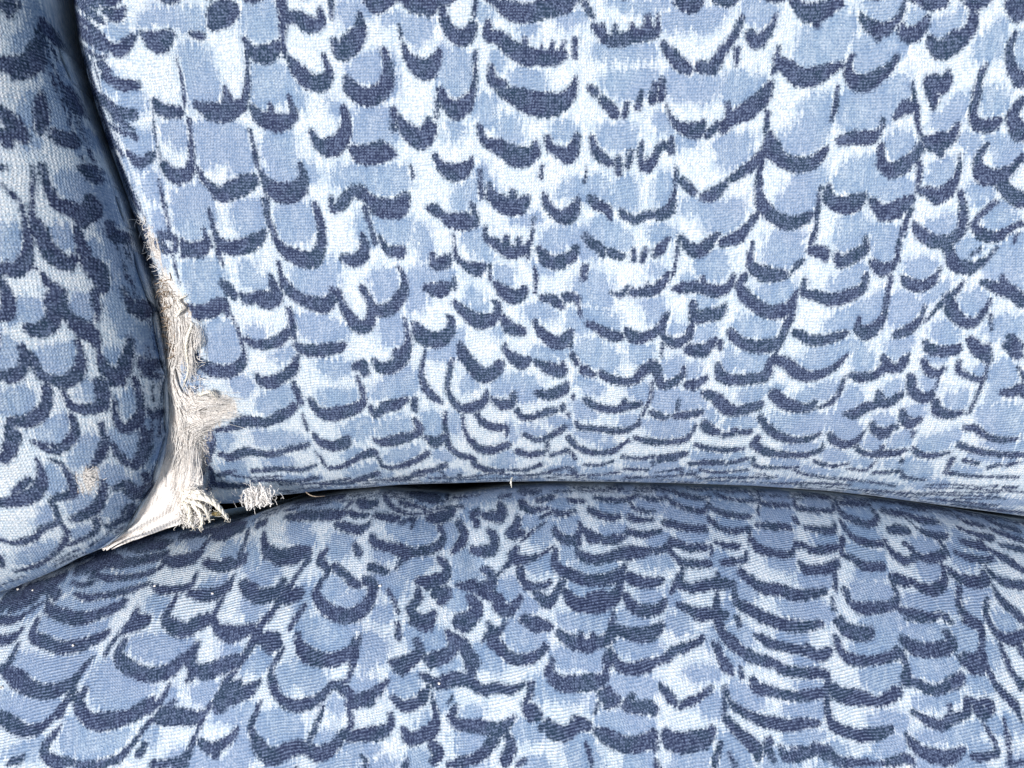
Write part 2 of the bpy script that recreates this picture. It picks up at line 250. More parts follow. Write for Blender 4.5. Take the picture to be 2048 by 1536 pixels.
    "377,8.8,-385,398,6.6;D-453,337,6.7,-450,311,6.7,-443,285,6.7,-439,271,5.6;D-439,267,6.7,-424,249,11.3,-400,236,15.8,-372,231,15.8,-357,254,11.3,-353,2"
    "89,9,-362,329,6.7;D-556,319,4.4,-550,288,5.6,-545,266,9,-527,253,13.5,-497,255,15.7,-471,267,13.5,-459,280,6.7;D-544,248,6.7,-539,222,4.5;D-608,266,4."
    "5,-600,248,13.5,-577,250,15.7,-563,262,9,-568,284,4.5;D-613,234,4.5,-605,243,9;D-629,239,3.4,-625,210,3.4,-620,187,2.3;D-331,340,6.7,-330,322,6.7,-314"
    ",329,11.1,-294,351,11.1,-278,351,13.3,-263,338,11.1,-240,324,17.8,-210,324,20,-196,342,11.1;D-270,324,6.7,-264,298,5.6,-254,263,5.6;D-316,236,6.8,-302"
    ",231,13.6,-281,236,13.6,-273,263,9,-277,276,4.5;D-245,272,4.5,-232,249,9,-208,245,13.5;D-435,227,4.5,-432,204,5.7,-424,184,11.4,-406,165,11.4,-381,154"
    ",13.7,-353,149,16,-338,168,9.1,-340,181,4.6;D-451,202,4.5,-447,183,9.1,-441,167,11.4,-458,158,18.3,-481,163,13.7,-500,158,9.1,-508,169,5.7;D-542,190,6"
    ".8,-533,179,11.4,-522,167,9.1;D-607,146,6.8,-596,134,13.7,-568,139,16,-544,153,11.4,-537,130,4.6;D-536,144,3.4,-520,107,3.4,-514,72,3.5;D-328,177,5.7,"
    "-322,154,8,-307,126,11.5,-289,107,13.8,-270,117,11.5,-266,149,9.2,-281,181,6.8;D-264,140,11.5,-236,140,13.8,-211,163,13.7,-201,195,6.8,-212,218,4.5;D-"
    "422,142,5.7,-417,112,8.1,-416,89,6.9,-422,103,6.9,-442,84,11.6,-464,77,11.6,-485,74,9.2,-506,84,6.9;D-415,77,6.9,-397,65,11.6,-363,65,13.9,-334,70,11."
    "6,-322,75,7;B-613,353,-556,364,-548,337,-550,310,-557,277,-599,266,-615,288,-620,327;B-512,332,-457,337,-456,289,-473,276,-496,271,-510,300;B-453,393,"
    "-390,394,-392,366,-419,359,-441,376;B-435,329,-371,333,-359,294,-363,272,-398,263,-428,271;B-327,387,-192,398,-194,346,-228,350,-269,359,-308,359;B-28"
    "9,311,-270,320,-254,267,-259,256,-286,278;B-262,311,-195,307,-196,263,-219,263,-242,278;B-613,225,-551,239,-541,199,-539,158,-597,148,-606,187;B-506,2"
    "26,-488,231,-478,199,-449,195,-464,177,-491,181,-504,199;B-415,218,-362,211,-325,240,-328,181,-352,168,-388,165,-410,188;B-584,111,-537,126,-522,84,-5"
    "20,53,-576,53;B-410,135,-354,126,-308,107,-333,79,-381,79,-403,107;B-256,211,-221,213,-215,177,-240,154,-263,165;B-248,131,-203,135,-204,96,-226,72,-2"
    "44,96;B-496,112,-462,95,-475,79,-498,88;B-655,385,-640,374,-643,331,-661,343;D-183,391,4.4,-179,376,4.4;D-153,324,6.7,-142,320,11.1,-128,311,8.9,-114,"
    "302,13.4,-87,300,17.9,-68,302,8.9,-73,329,5.6;D-58,389,4.4,-56,351,6.7,-56,342,4.4;D-42,364,5.5,-36,344,11.1,-13,329,17.8,15,327,15.6,28,342,6.7;D1,35"
    "1,6.7,1,333,11.1;D58,349,4.4,65,329,8.9,84,311,11.2,105,311,15.6,118,329,8.9,120,342,4.4;D143,338,6.7,162,324,8.9;D-108,276,3.4,-106,233,4.5;D-148,240"
    ",6.8,-144,222,9.1,-127,227,13.6,-118,238,4.5;D-99,233,6.8,-88,222,9.1,-64,213,13.6,-53,222,6.8;D-161,181,9.1,-135,177,16,-116,186,6.8;D-109,200,3.4,-1"
    "07,177,4.6;D-50,289,4.5,-48,272,6.7,-27,258,11.3,-4,245,13.5,20,249,11.3;D-11,271,6.7,-11,258,9;D13,267,6.7,13,254,9;D31,263,5.6,31,236,4.5;D40,307,3."
    "4,38,276,4.5,31,254,4.5;D43,218,3.4,45,195,4.5,43,172,3.4;D50,251,6.8,66,231,13.6,90,227,13.6,113,240,11.3,119,254,6.8;D-41,222,4.5,-41,195,3.4;D-30,1"
    "88,6.8,-13,172,13.7,10,163,13.7,22,177,9.1;D136,218,7.9,134,199,7.9;D131,272,4.5,149,258,9,168,249,9;D-110,154,5.7,-89,135,11.5,-61,119,16.1,-32,126,1"
    "1.5,-27,149,6.9,-37,156,4.6;D-184,114,6.9,-171,93,16.2,-147,84,16.2,-123,93,13.9,-115,117,9.2,-120,128,4.6;D-16,126,6.9,-4,107,13.8,20,100,9.2;D44,117"
    ",6.9,56,98,9.2,80,79,13.9,101,84,13.9,113,98,6.9,111,68,3.5;D57,163,6.9,81,158,11.4,95,145,6.9;D102,163,11.4,119,163,9.1,126,145,4.6,131,126,4.6;D-205"
    ",126,4.6,-199,96,5.8,-198,65,7,-220,58,11.6;D153,112,6.9,177,98,9.2;B-102,359,-67,376,-63,346,-73,320,-105,322,-107,344;B-54,387,-27,355,-40,359;B-257"
    ",320,-241,294,-195,307,-184,276,-208,263,-236,267;B-179,289,-154,294,-153,236,-171,236;B1,300,35,311,58,311,47,294,12,300;B88,364,172,377,173,344,139,"
    "338,120,344,92,351;B-96,280,-50,289,-46,245,-27,233,-50,227,-80,256;B52,267,66,285,128,289,174,294,175,263,141,240,121,267,82,249,59,249;B-263,209,-21"
    "4,213,-211,177,-235,158,-258,165;B-198,218,-111,213,-112,186,-163,190,-164,149,-193,135,-199,177;B-250,126,-207,131,-204,84,-238,72,-247,96;B-32,227,1"
    ",213,-4,186,-27,190;B-88,165,-69,181,-51,149,-51,135,-75,135;B25,149,72,149,84,126,48,121,29,131;B141,199,176,211,177,165,130,165,114,181;B100,131,143"
    ",140,167,119,144,96,110,103;B-113,107,-94,103,-95,72,-114,60,-131,65;B36,233,71,211,52,204;B-28,112,-18,93,-35,98;B49,72,109,65,109,53,49,53;B130,84,1"
    "80,79,181,53,133,53;D135,392,3.3,133,370,3.3;D145,342,6.7,157,329,11.1,176,320,8.9,181,305,5.6;D201,318,6.7,208,309,8.9,227,302,8.9,249,311,8.9,272,31"
    "1,11.2,290,322,11.1,298,355,4.4,298,393,4.4;D311,372,6.6,321,359,8.9,335,350,6.7;D351,342,8.9,367,346,13.3,384,359,8.9,391,372,4.4;D452,376,5.5,451,35"
    "0,8.9,460,329,13.4,484,307,13.4,515,296,13.4,549,309,8.9;D450,311,6.7,435,289,9,417,271,13.5,390,262,9;D313,273,5.6,328,253,11.3,349,247,13.5,367,262,"
    "11.2,380,276,6.7;D309,273,4.5,306,233,4.5,302,204,3.4;D135,278,4.5,145,267,6.7,164,254,9,168,240,6.8;D182,245,9,196,240,9,206,238,6.8;D226,249,5.6,227"
    ",231,6.8;D249,249,5.6,243,229,5.6;D266,240,6.8,275,251,11.3,290,269,5.6;D187,172,4.6,203,167,6.8,217,183,4.5;D226,172,9.1,245,172,9.1,268,176,11.4,286"
    ",195,9.1,291,208,4.5;D252,188,4.5,252,176,6.8;D306,179,6.8,324,181,11.4,353,181,11.4,381,174,13.7,404,181,9.1,415,202,5.7;D356,199,5.7,357,186,9.1;D44"
    "6,262,3.4,443,235,7.9,449,217,11.3,478,204,15.9,506,204,11.3;D436,204,6.8,427,186,9.1,436,167,13.7,458,149,13.7,487,135,13.7,515,140,13.7,532,163,6.8;"
    "D143,114,6.9,163,105,9.2,187,93,11.5,206,89,9.2;D217,103,6.9,230,89,11.6,253,89,11.6,281,107,9.2,292,130,6.9;D342,149,9.1,346,126,11.5,370,130,13.8,39"
    "3,135,11.5,401,149,5.7;D286,107,6.9,289,89,6.9,311,79,11.6,334,89,9.2,342,112,6.9;D287,79,4.6,286,53,3.5;D338,65,11.6,367,65,13.9,387,84,6.9;D397,79,6"
    ".9,398,67,5.8;D417,98,9.2,432,82,11.6,464,72,13.9,497,74,13.9,508,84,9.2;D524,121,8,518,103,9.2,508,65,5.8,504,53,4.7;D520,204,3.4,532,222,6.8,541,229"
    ",4.5;B88,366,129,372,167,381,179,355,175,338,134,333,120,344,88,338;B184,368,224,377,235,333,215,320,189,324;B265,381,292,381,294,333,272,324,261,355;"
    "B303,346,345,333,386,337,427,333,416,293,394,278,361,289,341,311,314,315;B487,333,516,376,554,387,560,315,514,307,484,315;B89,278,135,289,176,316,204,"
    "289,219,256,205,245,173,258,155,236,122,236,122,258,89,267;B250,293,292,289,308,276,274,262,256,271;B341,233,391,249,406,222,394,195,366,195,342,211;B"
    "257,226,288,213,286,199,267,204;B118,188,148,211,179,199,179,177,194,149,161,149,126,165;B314,204,337,204,338,188,315,186;B477,278,539,289,536,233,509"
    ",217,476,222,469,256;B460,181,530,195,528,158,496,149,467,158;B250,158,283,158,289,130,266,119,251,135;B344,167,384,163,369,140,350,144;B103,135,161,1"
    "44,209,119,198,103,150,117,120,96;B299,119,333,107,324,98,300,98;B348,103,390,112,382,84,354,79;B426,126,469,130,506,112,496,89,448,89,423,107;B116,72"
    ",151,89,183,60,116,53;B223,75,264,72,265,53,224,53;D564,359,4.4,562,322,5.6,561,289,5.6,553,262,6.7;D579,361,6.6,579,344,11.1,598,329,15.6,626,331,17."
    "8,645,346,6.7;D664,398,6.6,688,387,13.2,715,393,11;D741,393,6.6,740,367,5.5;D741,354,6.6,760,350,11.1,779,343,15.5,800,354,11.1,810,380,6.6,813,397,4."
    "4;D662,333,8.9,682,315,15.6,704,320,17.8,726,333,11.1,731,341,6.7;D732,319,6.7,722,284,6.7,716,253,5.6,714,226,6.8,692,213,13.6,672,226,9;D707,199,6.8"
    ",706,172,5.7,704,142,6.9,699,119,9.2,676,98,16.1,656,107,9.2,656,126,4.6;D840,392,6.6,856,371,11,882,375,11,899,353,13.2,928,336,15.5;D741,295,6.7,752"
    ",282,11.2,779,264,13.5,808,266,11.2,827,284,11.2,827,319,8.9,819,350,6.6;D884,332,6.6,860,310,6.7,851,293,8.9,869,275,11.2,896,272,11.2,921,288,6.7,93"
    "6,294,6.7;D930,277,4.5,927,261,3.4;D802,262,11.2,811,244,11.2,825,221,13.5,853,217,13.5,879,230,6.8,897,252,3.4;D853,239,4.5,867,250,5.6;D554,249,9,57"
    "6,244,13.5,583,235,9;D604,240,6.8,612,226,11.3,639,240,13.5,656,249,9,654,271,4.5;D525,213,4.5,535,226,4.5;D549,195,5.7,549,172,9.1,575,165,11.4,604,1"
    "58,13.7,634,167,13.7,658,181,9.1,661,204,6.8;D532,172,4.6,532,149,5.7,525,121,9.2;D483,135,9.2,502,140,11.4,523,147,9.1;D539,98,9.2,566,84,11.5,595,84"
    ",11.5,624,93,9.2,636,98,5.8;D731,199,6.8,741,190,11.3,765,183,11.3,787,194,9.1,798,215,4.5;D776,146,4.6,771,123,6.9,750,102,11.5,728,93,9.2;D845,192,3"
    ".4,827,169,6.8,806,149,5.7,779,116,3.4;D818,162,11.4,831,135,13.7,856,116,11.4,879,121,9.1,897,158,4.5;D901,130,4.6,907,102,3.4;D880,190,6.8,904,180,1"
    "1.3,935,171,13.6,956,153,11.4;D915,199,6.8,922,180,9.1;D944,88,9.2,961,69,11.5;B488,337,523,381,557,387,558,322,536,311,498,315;B594,381,651,398,664,3"
    "55,647,350,610,355,586,365;B659,359,690,372,735,372,733,350,709,337,675,337;B751,384,804,397,802,371,775,358;B605,307,654,315,658,278,629,249,602,256,"
    "602,284;B669,289,691,293,722,284,713,233,686,226,670,249;B762,293,814,315,821,288,805,271,777,280;B827,358,864,364,877,349,857,328,838,336;B864,310,89"
    "0,336,927,310,918,292,890,284,866,293;B820,262,860,270,872,248,847,226,827,239;B607,199,659,226,660,210,644,181,617,172,593,181;B737,226,773,235,793,2"
    "17,763,194,735,204;B681,165,702,181,701,130,674,112,633,102,585,102,625,135;B710,176,774,158,762,126,733,107,709,119;B480,188,526,188,529,158,482,149;"
    "B843,165,881,180,898,153,878,130,849,135;B886,244,942,288,958,176,920,194,873,203;B792,112,826,119,846,88,838,74,808,79;B885,107,952,134,969,95,912,83"
    ";B806,187,828,194,782,149,763,158;B721,72,758,95,756,60,723,60;B562,60,653,88,663,53,563,53;D-601,60,6.9,-596,41,9.3,-574,27,13.9,-547,24,14,-522,36,1"
    "1.6,-512,60,4.6,-515,84,4.6;D-414,51,7,-424,27,11.7,-446,13,11.7,-469,3,14.1,-485,5,9.4,-491,17,4.7;D-424,3,4.7,-419,-17,7.1,-414,-36,7.1;D-414,-61,3."
    "6,-409,-92,3.6;D-303,32,9.4,-289,37,11.7,-285,22,9.4;D-302,15,3.5,-294,-7,5.9,-291,-31,7.1,-305,-46,12,-335,-56,14.4,-366,-61,14.4,-384,-51,9.6,-396,-"
    "31,7.1;D-264,44,7,-255,32,11.7,-231,32,14.1,-211,51,14,-198,75,9.3;D-167,65,3.5,-173,37,4.7,-174,8,7.1,-161,-19,9.5,-142,-36,7.2;D-280,-44,6,-272,-62,"
    "7.2,-253,-46,12,-228,-41,12,-208,-31,7.2;D-191,-31,7.2,-192,-49,7.2;D-588,-91,4.8,-563,-89,7.2,-533,-76,12,-508,-74,12,-484,-76,9.6,-458,-64,12,-432,-"
    "49,9.5,-429,-41,7.1;D-398,-102,6.1,-388,-118,9.8,-362,-126,12.3,-338,-119,12.3,-332,-108,7.3;D-586,-143,7.3,-569,-149,9.8,-537,-136,9.8,-501,-142,7.4,"
    "-471,-139,7.4,-445,-131,7.4,-414,-123,6.1;D-538,-180,5,-510,-178,6.3,-479,-175,6.3,-435,-178,6.3,-407,-167,5;D-399,-140,2.5,-392,-154,5,-385,-171,3.8;"
    "D-381,-176,5,-352,-171,6.3,-315,-151,7.5,-286,-140,9.9,-277,-149,5,-272,-169,5;D-277,-113,4.9,-260,-119,9.9,-227,-111,12.3,-196,-103,9.8,-185,-90,9.7,"
    "-193,-72,7.3;D-270,-172,5.1,-242,-175,6.3,-201,-160,7.5,-174,-143,7.5;D-176,-108,6.1,-157,-119,12.3,-136,-108,9.8;D-543,-204,5.1,-504,-201,5.1,-454,-2"
    "05,5.1,-409,-197,5.1;D-407,-213,5.2,-368,-214,5.2,-326,-204,6.5,-284,-189,7.7;D-267,-206,3.9,-230,-206,5.2,-200,-187,6.4,-165,-181,6.4,-140,-169,7.6;D"
    "-599,-91,9.6,-602,-117,12.1,-620,-151,12.2,-638,-178,9.9;D-615,-170,4.9,-617,-193,7.5,-638,-222,5.1;D-617,-207,10.1,-585,-214,7.6,-556,-212,5.1;D-600,"
    "-187,7.5,-572,-179,5;B-582,83,-522,84,-520,51,-545,41,-577,46;B-548,13,-506,13,-504,-12,-534,-24;B-459,56,-424,72,-417,51,-446,41;B-384,41,-307,46,-32"
    "1,17,-353,13;B-380,-17,-311,-7,-301,-31,-344,-46,-373,-41;B-491,-24,-426,0,-416,-36,-449,-49,-487,-61,-497,-49;B-517,-97,-467,-92,-426,-108,-403,-118,"
    "-461,-128,-502,-123,-515,-112;B-594,-99,-553,-96,-570,-125,-586,-133;B-344,-87,-279,-62,-278,-92,-310,-113,-332,-108;B-249,13,-187,37,-185,-12,-210,-2"
    "4,-289,-26,-263,-7;B-263,-72,-206,-67,-200,-92,-252,-106,-271,-100;B-168,-57,-143,-57,-150,-100,-170,-100;B-352,-146,-300,-129,-329,-157;B-264,-146,-1"
    "85,-124,-200,-146,-253,-163;B-506,-161,-452,-145,-457,-167,-503,-172;B-598,-159,-542,-155,-554,-200,-590,-199;B-346,-180,-284,-163,-288,-186,-337,-198"
    ";D-100,75,7,-95,60,11.6,-79,37,14,-57,17,16.5,-33,25,14.1,-23,39,9.4;D-13,75,4.6,-13,65,7,1,51,11.7,20,41,14,30,46,9.3;D47,41,7,59,37,9.4,78,27,14.1,9"
    "8,22,9.4,98,37,7;D-115,46,4.7,-120,27,7,-126,-2,5.9,-117,-31,7.2,-98,-49,9.6,-73,-44,12,-56,-36,9.6,-50,-17,4.8;D-41,-29,4.8,-19,-41,12,1,-36,9.6,3,-1"
    "9,7.1;D-71,-62,6,-59,-77,9.7,-34,-87,9.7,-12,-87,7.3,-12,-103,4.9;D48,-17,7.1,70,-22,11.9,99,-12,11.9,106,0,7.1;D11,-54,7.2,21,-67,7.2,46,-64,7.2,66,-"
    "57,9.6,85,-52,7.2;D100,-44,7.2,100,-49,7.2;D110,-59,4.8,111,-64,4.8;D116,56,7,126,41,7;D141,27,11.7,156,17,7.1;D119,-24,4.8,121,-29,4.8;D170,22,7,190,"
    "10,9.4,215,5,9.4,239,8,9.4,255,27,11.7,276,32,11.7;D144,-31,7.2,169,-46,9.6,199,-51,8.4,223,-46,9.6,252,-39,7.2;D222,-34,7.2,223,-44,7.2;D273,3,4.7,27"
    "1,-31,4.8,259,-62,4.8;D24,-103,6.1,52,-114,6.2,77,-106,7.4,106,-87,7.3;D72,-119,4.9,73,-136,5;D11,-138,7.5,37,-146,7.5,63,-141,7.5;D81,-147,5,114,-136"
    ",6.2;D122,-141,5,131,-155,3.8;D126,-77,4.9,139,-87,7.3,167,-90,7.3,189,-92,7.3,222,-95,7.3,251,-82,6.1,253,-72,3.6;D115,-108,7.4,134,-130,7.4,168,-141"
    ",7.5,206,-138,7.5,230,-119,4.9,240,-116,3.7;D-98,-62,3.6,-95,-93,4.9,-85,-114,7.4,-66,-133,9.9,-40,-136,10,-9,-125,8.7;D-133,-57,4.8,-133,-100,6.1,-12"
    "7,-130,7.4,-107,-146,7.5,-82,-155,7.5,-77,-169,7.6,-52,-181,7.7,-20,-185,6.4;D-9,-182,3.8,27,-181,5.1,61,-169,5.1;D80,-185,3.9,119,-176,5.1;D128,-182,"
    "7.7,141,-201,3.9;D150,-169,3.8,184,-169,3.8,209,-160,3.8;D228,-149,5,260,-155,5,297,-149,3.7;D232,-178,3.8,285,-181,3.8;D-110,-193,5.1,-112,-206,3.9;D"
    "-152,-184,3.8,-133,-206,3.9;B-162,65,-99,79,-110,49,-163,49;B-91,25,-67,0,-73,-17,-97,-12;B-38,3,-9,25,1,-12,-36,-22;B37,65,73,72,97,49,61,41,39,49;B-"
    "4,13,25,17,62,-7,45,-32,13,-36,1,-17;B121,72,168,79,198,49,200,17,170,27,141,41;B221,72,264,60,254,37,229,49;B122,13,159,8,177,-12,148,-22;B233,-7,269"
    ",-2,259,-31,234,-24;B124,-31,144,-41,175,-62,138,-67,125,-57;B-173,-57,-141,-62,-140,-100,-171,-108,-184,-82;B-128,-57,-106,-62,-105,-98,-125,-98;B16,"
    "-82,72,-98,52,-106,21,-95;B63,-72,113,-67,122,-93,89,-82;B127,-95,190,-103,153,-114;B179,-119,209,-114,206,-135,180,-135;B-38,-147,6,-141,1,-175,-31,-"
    "182;B-166,-141,-127,-135,-118,-152,-154,-157;B-9,-77,6,-100,1,-119,-9,-103;B117,-149,132,-170,101,-170;B154,-181,211,-175,214,-193,161,-194;B212,-67,2"
    "49,-62,246,-82,216,-82;D255,27,11.7,271,37,11.7,281,22,9.4,288,3,9.4,298,-2,9.4,317,5,9.4,330,17,7,331,32,4.7;D342,-2,9.4,365,3,9.4,377,13,5.9;D354,-7"
    ",7.1,361,-2,7.1;D398,37,7,405,17,11.7,425,8,11.8,461,10,11.8,490,15,11.7,497,37,9.3,505,46,11.6,525,41,11.7,551,22,14.1,576,15,11.7,604,22,9.4,626,37,"
    "7,642,56,4.6;D378,-19,9.5,398,-26,11.9,420,-46,14.3,441,-54,12,465,-49,12,488,-41,9.5;D512,-19,11.8,531,-36,14.3,562,-46,11.9,587,-46,9.5,594,-36,5.9;"
    "D606,-46,4.8,628,-34,7.1,638,-12,5.9,644,13,4.7;D276,-56,7.2,299,-67,8.4,311,-64,4.8;D324,-64,7.2,353,-61,9.6,375,-56,7.2;D328,-31,3.6,325,-51,4.8;D24"
    "9,-108,4.9,265,-114,7.4,306,-119,7.4,350,-113,7.4,361,-100,4.9,368,-82,3.6;D385,-77,7.3,391,-87,12.1,413,-97,7.3;D426,-103,7.3,441,-100,7.3,447,-92,7."
    "3;D458,-97,7.3,478,-97,7.3;D492,-67,7.2,511,-87,9.7,534,-103,9.8,569,-113,8.6,600,-110,7.3,618,-100,4.9;D372,-124,4.9,404,-132,7.4,440,-135,6.2,473,-1"
    "32,4.9;D368,-166,5,403,-163,7.5,437,-163,6.3;D445,-166,5,486,-154,5;D228,-149,5,260,-155,5,290,-149,5;D306,-155,10,336,-149,10,355,-143,7.5;D495,-108,"
    "7.3,494,-124,9.9,525,-140,9.9,564,-145,7.5,603,-145,7.4,627,-134,6.2,629,-123,3.7;D499,-154,5,505,-168,5,527,-174,5.1,560,-174,3.8,594,-174,3.8;D624,-"
    "159,5,660,-170,5,691,-164,3.7;D395,-180,3.8,436,-187,3.8,494,-180,3.8;D235,-178,3.8,285,-181,3.8;D292,-163,5,293,-169,5.1;D304,-187,2.6,355,-178,3.8;D"
    "588,-180,3.8,619,-191,3.8,672,-199,3.8,710,-199,3.8;D515,-189,2.6,556,-198,2.6;D359,-184,5.1,361,-193,5.1;D374,-181,2.5,395,-199,3.9;B168,72,197,65,20"
    "4,27,182,25;B221,72,269,72,265,49,242,41;B285,41,332,51,325,17,304,13,289,22;B338,37,362,37,355,8,340,13;B403,65,422,65,431,22,406,32;B428,56,492,60,4"
    "94,22,436,22;B557,48,644,79,629,46,599,27,560,32;B445,-17,499,-2,495,-24,473,-41,447,-31;B551,-21,635,8,631,-21,601,-31,565,-36;B507,-2,527,-7,514,-17"
    ";B231,-17,268,3,267,-36,246,-26;B274,-12,367,-12,376,-46,337,-49,310,-56,277,-46;B250,-72,362,-72,354,-103,304,-108,272,-87;B376,-46,396,-51,410,-82,3"
    "83,-67;B413,-82,448,-67,485,-67,481,-87,439,-87;B502,-66,606,-56,679,-61,678,-107,653,-102,628,-82,615,-97,554,-102,521,-87;B637,-31,670,-12,677,-49,6"
    "54,-56;B547,-126,622,-118,617,-134,576,-140;B370,-140,424,-140,430,-157,379,-157;B637,-134,677,-139,690,-161,643,-156;B536,-154,588,-157,593,-171,545,"
    "-168;B235,-160,339,-163,351,-175,247,-172;B451,-146,475,-140,475,-152,451,-157;B392,-169,489,-163,487,-174,399,-177;B599,-174,663,-179,693,-190,624,-1"
    "85;B292,-190,344,-187,349,-203,301,-203;D654,17,7,676,13,11.7,701,17,9.4,718,32,11.7,742,27,7,749,41,11.6,757,55,4.6;D710,51,7,722,36,11.6;D786,79,6.9"
    ",797,67,11.6,822,62,11.6,845,65,11.5,850,74,4.6;D870,83,9.2,887,65,13.8,909,46,9.3;D903,69,9.2,907,55,9.2;D942,74,11.5,963,55,11.5;D787,44,7,799,27,9."
    "3,819,20,9.3,827,29,7;D855,43,5.8,856,27,7,872,17,7,897,8,7,908,12,4.7;D910,36,3.5,905,-7,4.7,900,-36,4.7,895,-56,3.6;D769,13,9.4,778,-12,11.8,795,-26"
    ",11.8,814,-26,9.4,815,-16,4.7;D826,13,2.3,818,-7,3.5;D712,-17,7.1,721,-36,11.9,740,-36,9.5,756,-21,8.3;D712,-41,9.5,694,-46,11.9,677,-59,12,658,-59,7."
    "2;D826,-36,9.5,835,-53,11.9,861,-61,9.5,879,-56,7.1;D950,-16,9.4,968,-16,11.7,980,-7,9.3,988,-21,7;D766,-54,7.1,771,-66,9.6,788,-79,12,803,-71,7.2;D79"
    "8,-97,6,800,-104,4.8;D714,-81,7.2,724,-92,9.7,743,-99,12.1,757,-86,7.2,766,-86,4.8;D636,-100,6.1,650,-115,9.8,674,-123,9.8,691,-115,7.3,703,-97,4.8;D7"
    "01,-134,6.1,724,-142,7.4,753,-142,9.8,784,-139,7.4,795,-133,4.9;D697,-126,4.9,701,-131,4.9;D748,-126,6.1,748,-134,4.9;D808,-128,4.9,822,-141,7.4,853,-"
    "146,7.4,881,-138,4.9;D896,-86,7.2,916,-88,7.2,940,-104,7.2,971,-111,7.2,1003,-109,4.8;D895,-122,7.3,919,-130,7.3,954,-138,7.3,991,-143,7.3,1027,-142,7"
    ".3;D892,-154,7.4,891,-182,5;D914,-154,4.9,946,-162,4.9;D968,-170,4.9,990,-164,4.9;D1004,-164,4.9,1021,-158,4.9;D795,-155,4.9,797,-161,5;D696,-175,3.8,"
    "732,-178,3.8,745,-161,3.7;D749,-184,3.8,779,-183,5,800,-180,5,819,-194,3.8,858,-200,3.8;D891,-182,5,950,-190,3.7,1035,-191,3.7;D871,-211,2.5,924,-210,"
    "2.5,987,-215,2.5;D995,-212,5,1002,-212,5;D1017,-214,3.8,1041,-214,3.8;D887,-230,2.6,958,-228,2.5,1016,-226,2.5;D945,-245,2.6,1037,-241,2.5;B655,72,685"
    ",65,698,36,677,22,656,32;B713,79,760,84,748,51,720,51;B794,55,834,55,820,41,801,46;B896,36,910,36,906,12,885,22;B919,41,955,50,971,12,954,-16,918,-61,"
    "927,0;B795,13,826,13,812,-17,791,-7;B720,-7,751,8,755,-17,731,-26;B656,-12,673,-12,685,-36,666,-49;B838,-26,882,-12,886,-48,858,-48;B903,-48,994,-36,1"
    "012,-98,967,-106,928,-81;B776,-46,812,-36,804,-66,779,-61;B717,-61,746,-61,755,-81,726,-81;B657,-74,692,-81,695,-113,661,-113,642,-97;B704,-107,743,-1"
    "07,746,-134,716,-134;B759,-112,786,-86,802,-117,759,-128;B809,-117,889,-86,886,-117,845,-138,824,-133;B932,-111,1018,-116,1025,-137,964,-132;B755,-161"
    ",839,-155,872,-194,833,-200,784,-172;B919,-143,1017,-148,1021,-158,947,-154;B891,-165,956,-175,937,-187,899,-179;B699,-156,740,-153,732,-167,702,-167;"
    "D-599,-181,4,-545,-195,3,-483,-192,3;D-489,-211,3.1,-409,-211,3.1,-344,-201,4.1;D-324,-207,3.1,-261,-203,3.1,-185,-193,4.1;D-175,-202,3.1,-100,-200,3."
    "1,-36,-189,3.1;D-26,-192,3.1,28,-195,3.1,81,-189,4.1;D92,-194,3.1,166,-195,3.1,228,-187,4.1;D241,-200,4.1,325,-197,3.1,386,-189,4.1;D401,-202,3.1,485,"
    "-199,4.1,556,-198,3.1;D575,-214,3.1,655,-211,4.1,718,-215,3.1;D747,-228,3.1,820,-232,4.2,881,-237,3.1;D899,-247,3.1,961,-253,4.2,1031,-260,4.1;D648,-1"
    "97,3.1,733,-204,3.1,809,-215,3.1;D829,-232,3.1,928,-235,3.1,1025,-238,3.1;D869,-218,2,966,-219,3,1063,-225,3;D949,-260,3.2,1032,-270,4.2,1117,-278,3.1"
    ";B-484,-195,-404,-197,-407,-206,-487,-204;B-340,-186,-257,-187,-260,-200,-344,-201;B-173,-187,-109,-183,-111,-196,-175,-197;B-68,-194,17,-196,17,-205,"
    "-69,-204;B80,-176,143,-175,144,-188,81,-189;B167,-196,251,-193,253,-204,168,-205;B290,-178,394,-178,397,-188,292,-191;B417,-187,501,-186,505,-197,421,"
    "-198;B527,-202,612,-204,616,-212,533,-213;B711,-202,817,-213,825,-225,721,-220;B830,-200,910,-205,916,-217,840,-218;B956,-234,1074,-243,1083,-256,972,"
    "-255;D-760,594,6.9,-752,545,5.2,-741,511,3.5;D-745,500,7.9,-727,444,6.2,-707,416,3.5;D-724,411,7.1,-703,353,7.2,-687,321,3.6;D-796,682,7.1,-758,625,5."
    "1,-736,604,3.4;D-732,334,9.3,-715,288,8.4,-678,251,5.5;D-768,495,3.6,-705,455,5.2,-671,442,3.5;D-794,623,3.6,-735,580,5.1,-710,575,3.4;B-745,621,-719,"
    "609,-708,585,-735,580;B-727,563,-695,544,-694,516,-726,515;B-707,501,-677,491,-678,463,-708,465;B-686,430,-651,421,-655,387,-684,388;B-670,379,-638,37"
    "9,-637,336,-667,337;B-665,311,-636,310,-631,266,-658,275;W-659,232,-634,194,-612,148,-596,111,-602,74,-629,46,-648,-7,-670,-12,-657,159;D-727,330,5.6,"
    "-687,291,7.2,-676,260,5.4;D-711,260,4.7,-678,225,5.5,-669,204,2.7;B-625,60,-601,65,-597,27,-606,-12,-631,-14,-635,27;B-665,276,-647,248,-648,213,-662,"
    "232;D-629,-2,1.9,-618,-15,4.7,-607,-4,1.9;W-671,-17,-566,-16,-533,-37,-544,-57,-586,-81,-613,-122,-629,-198,-744,-209;W-671,302,-660,267,-647,222,-660"
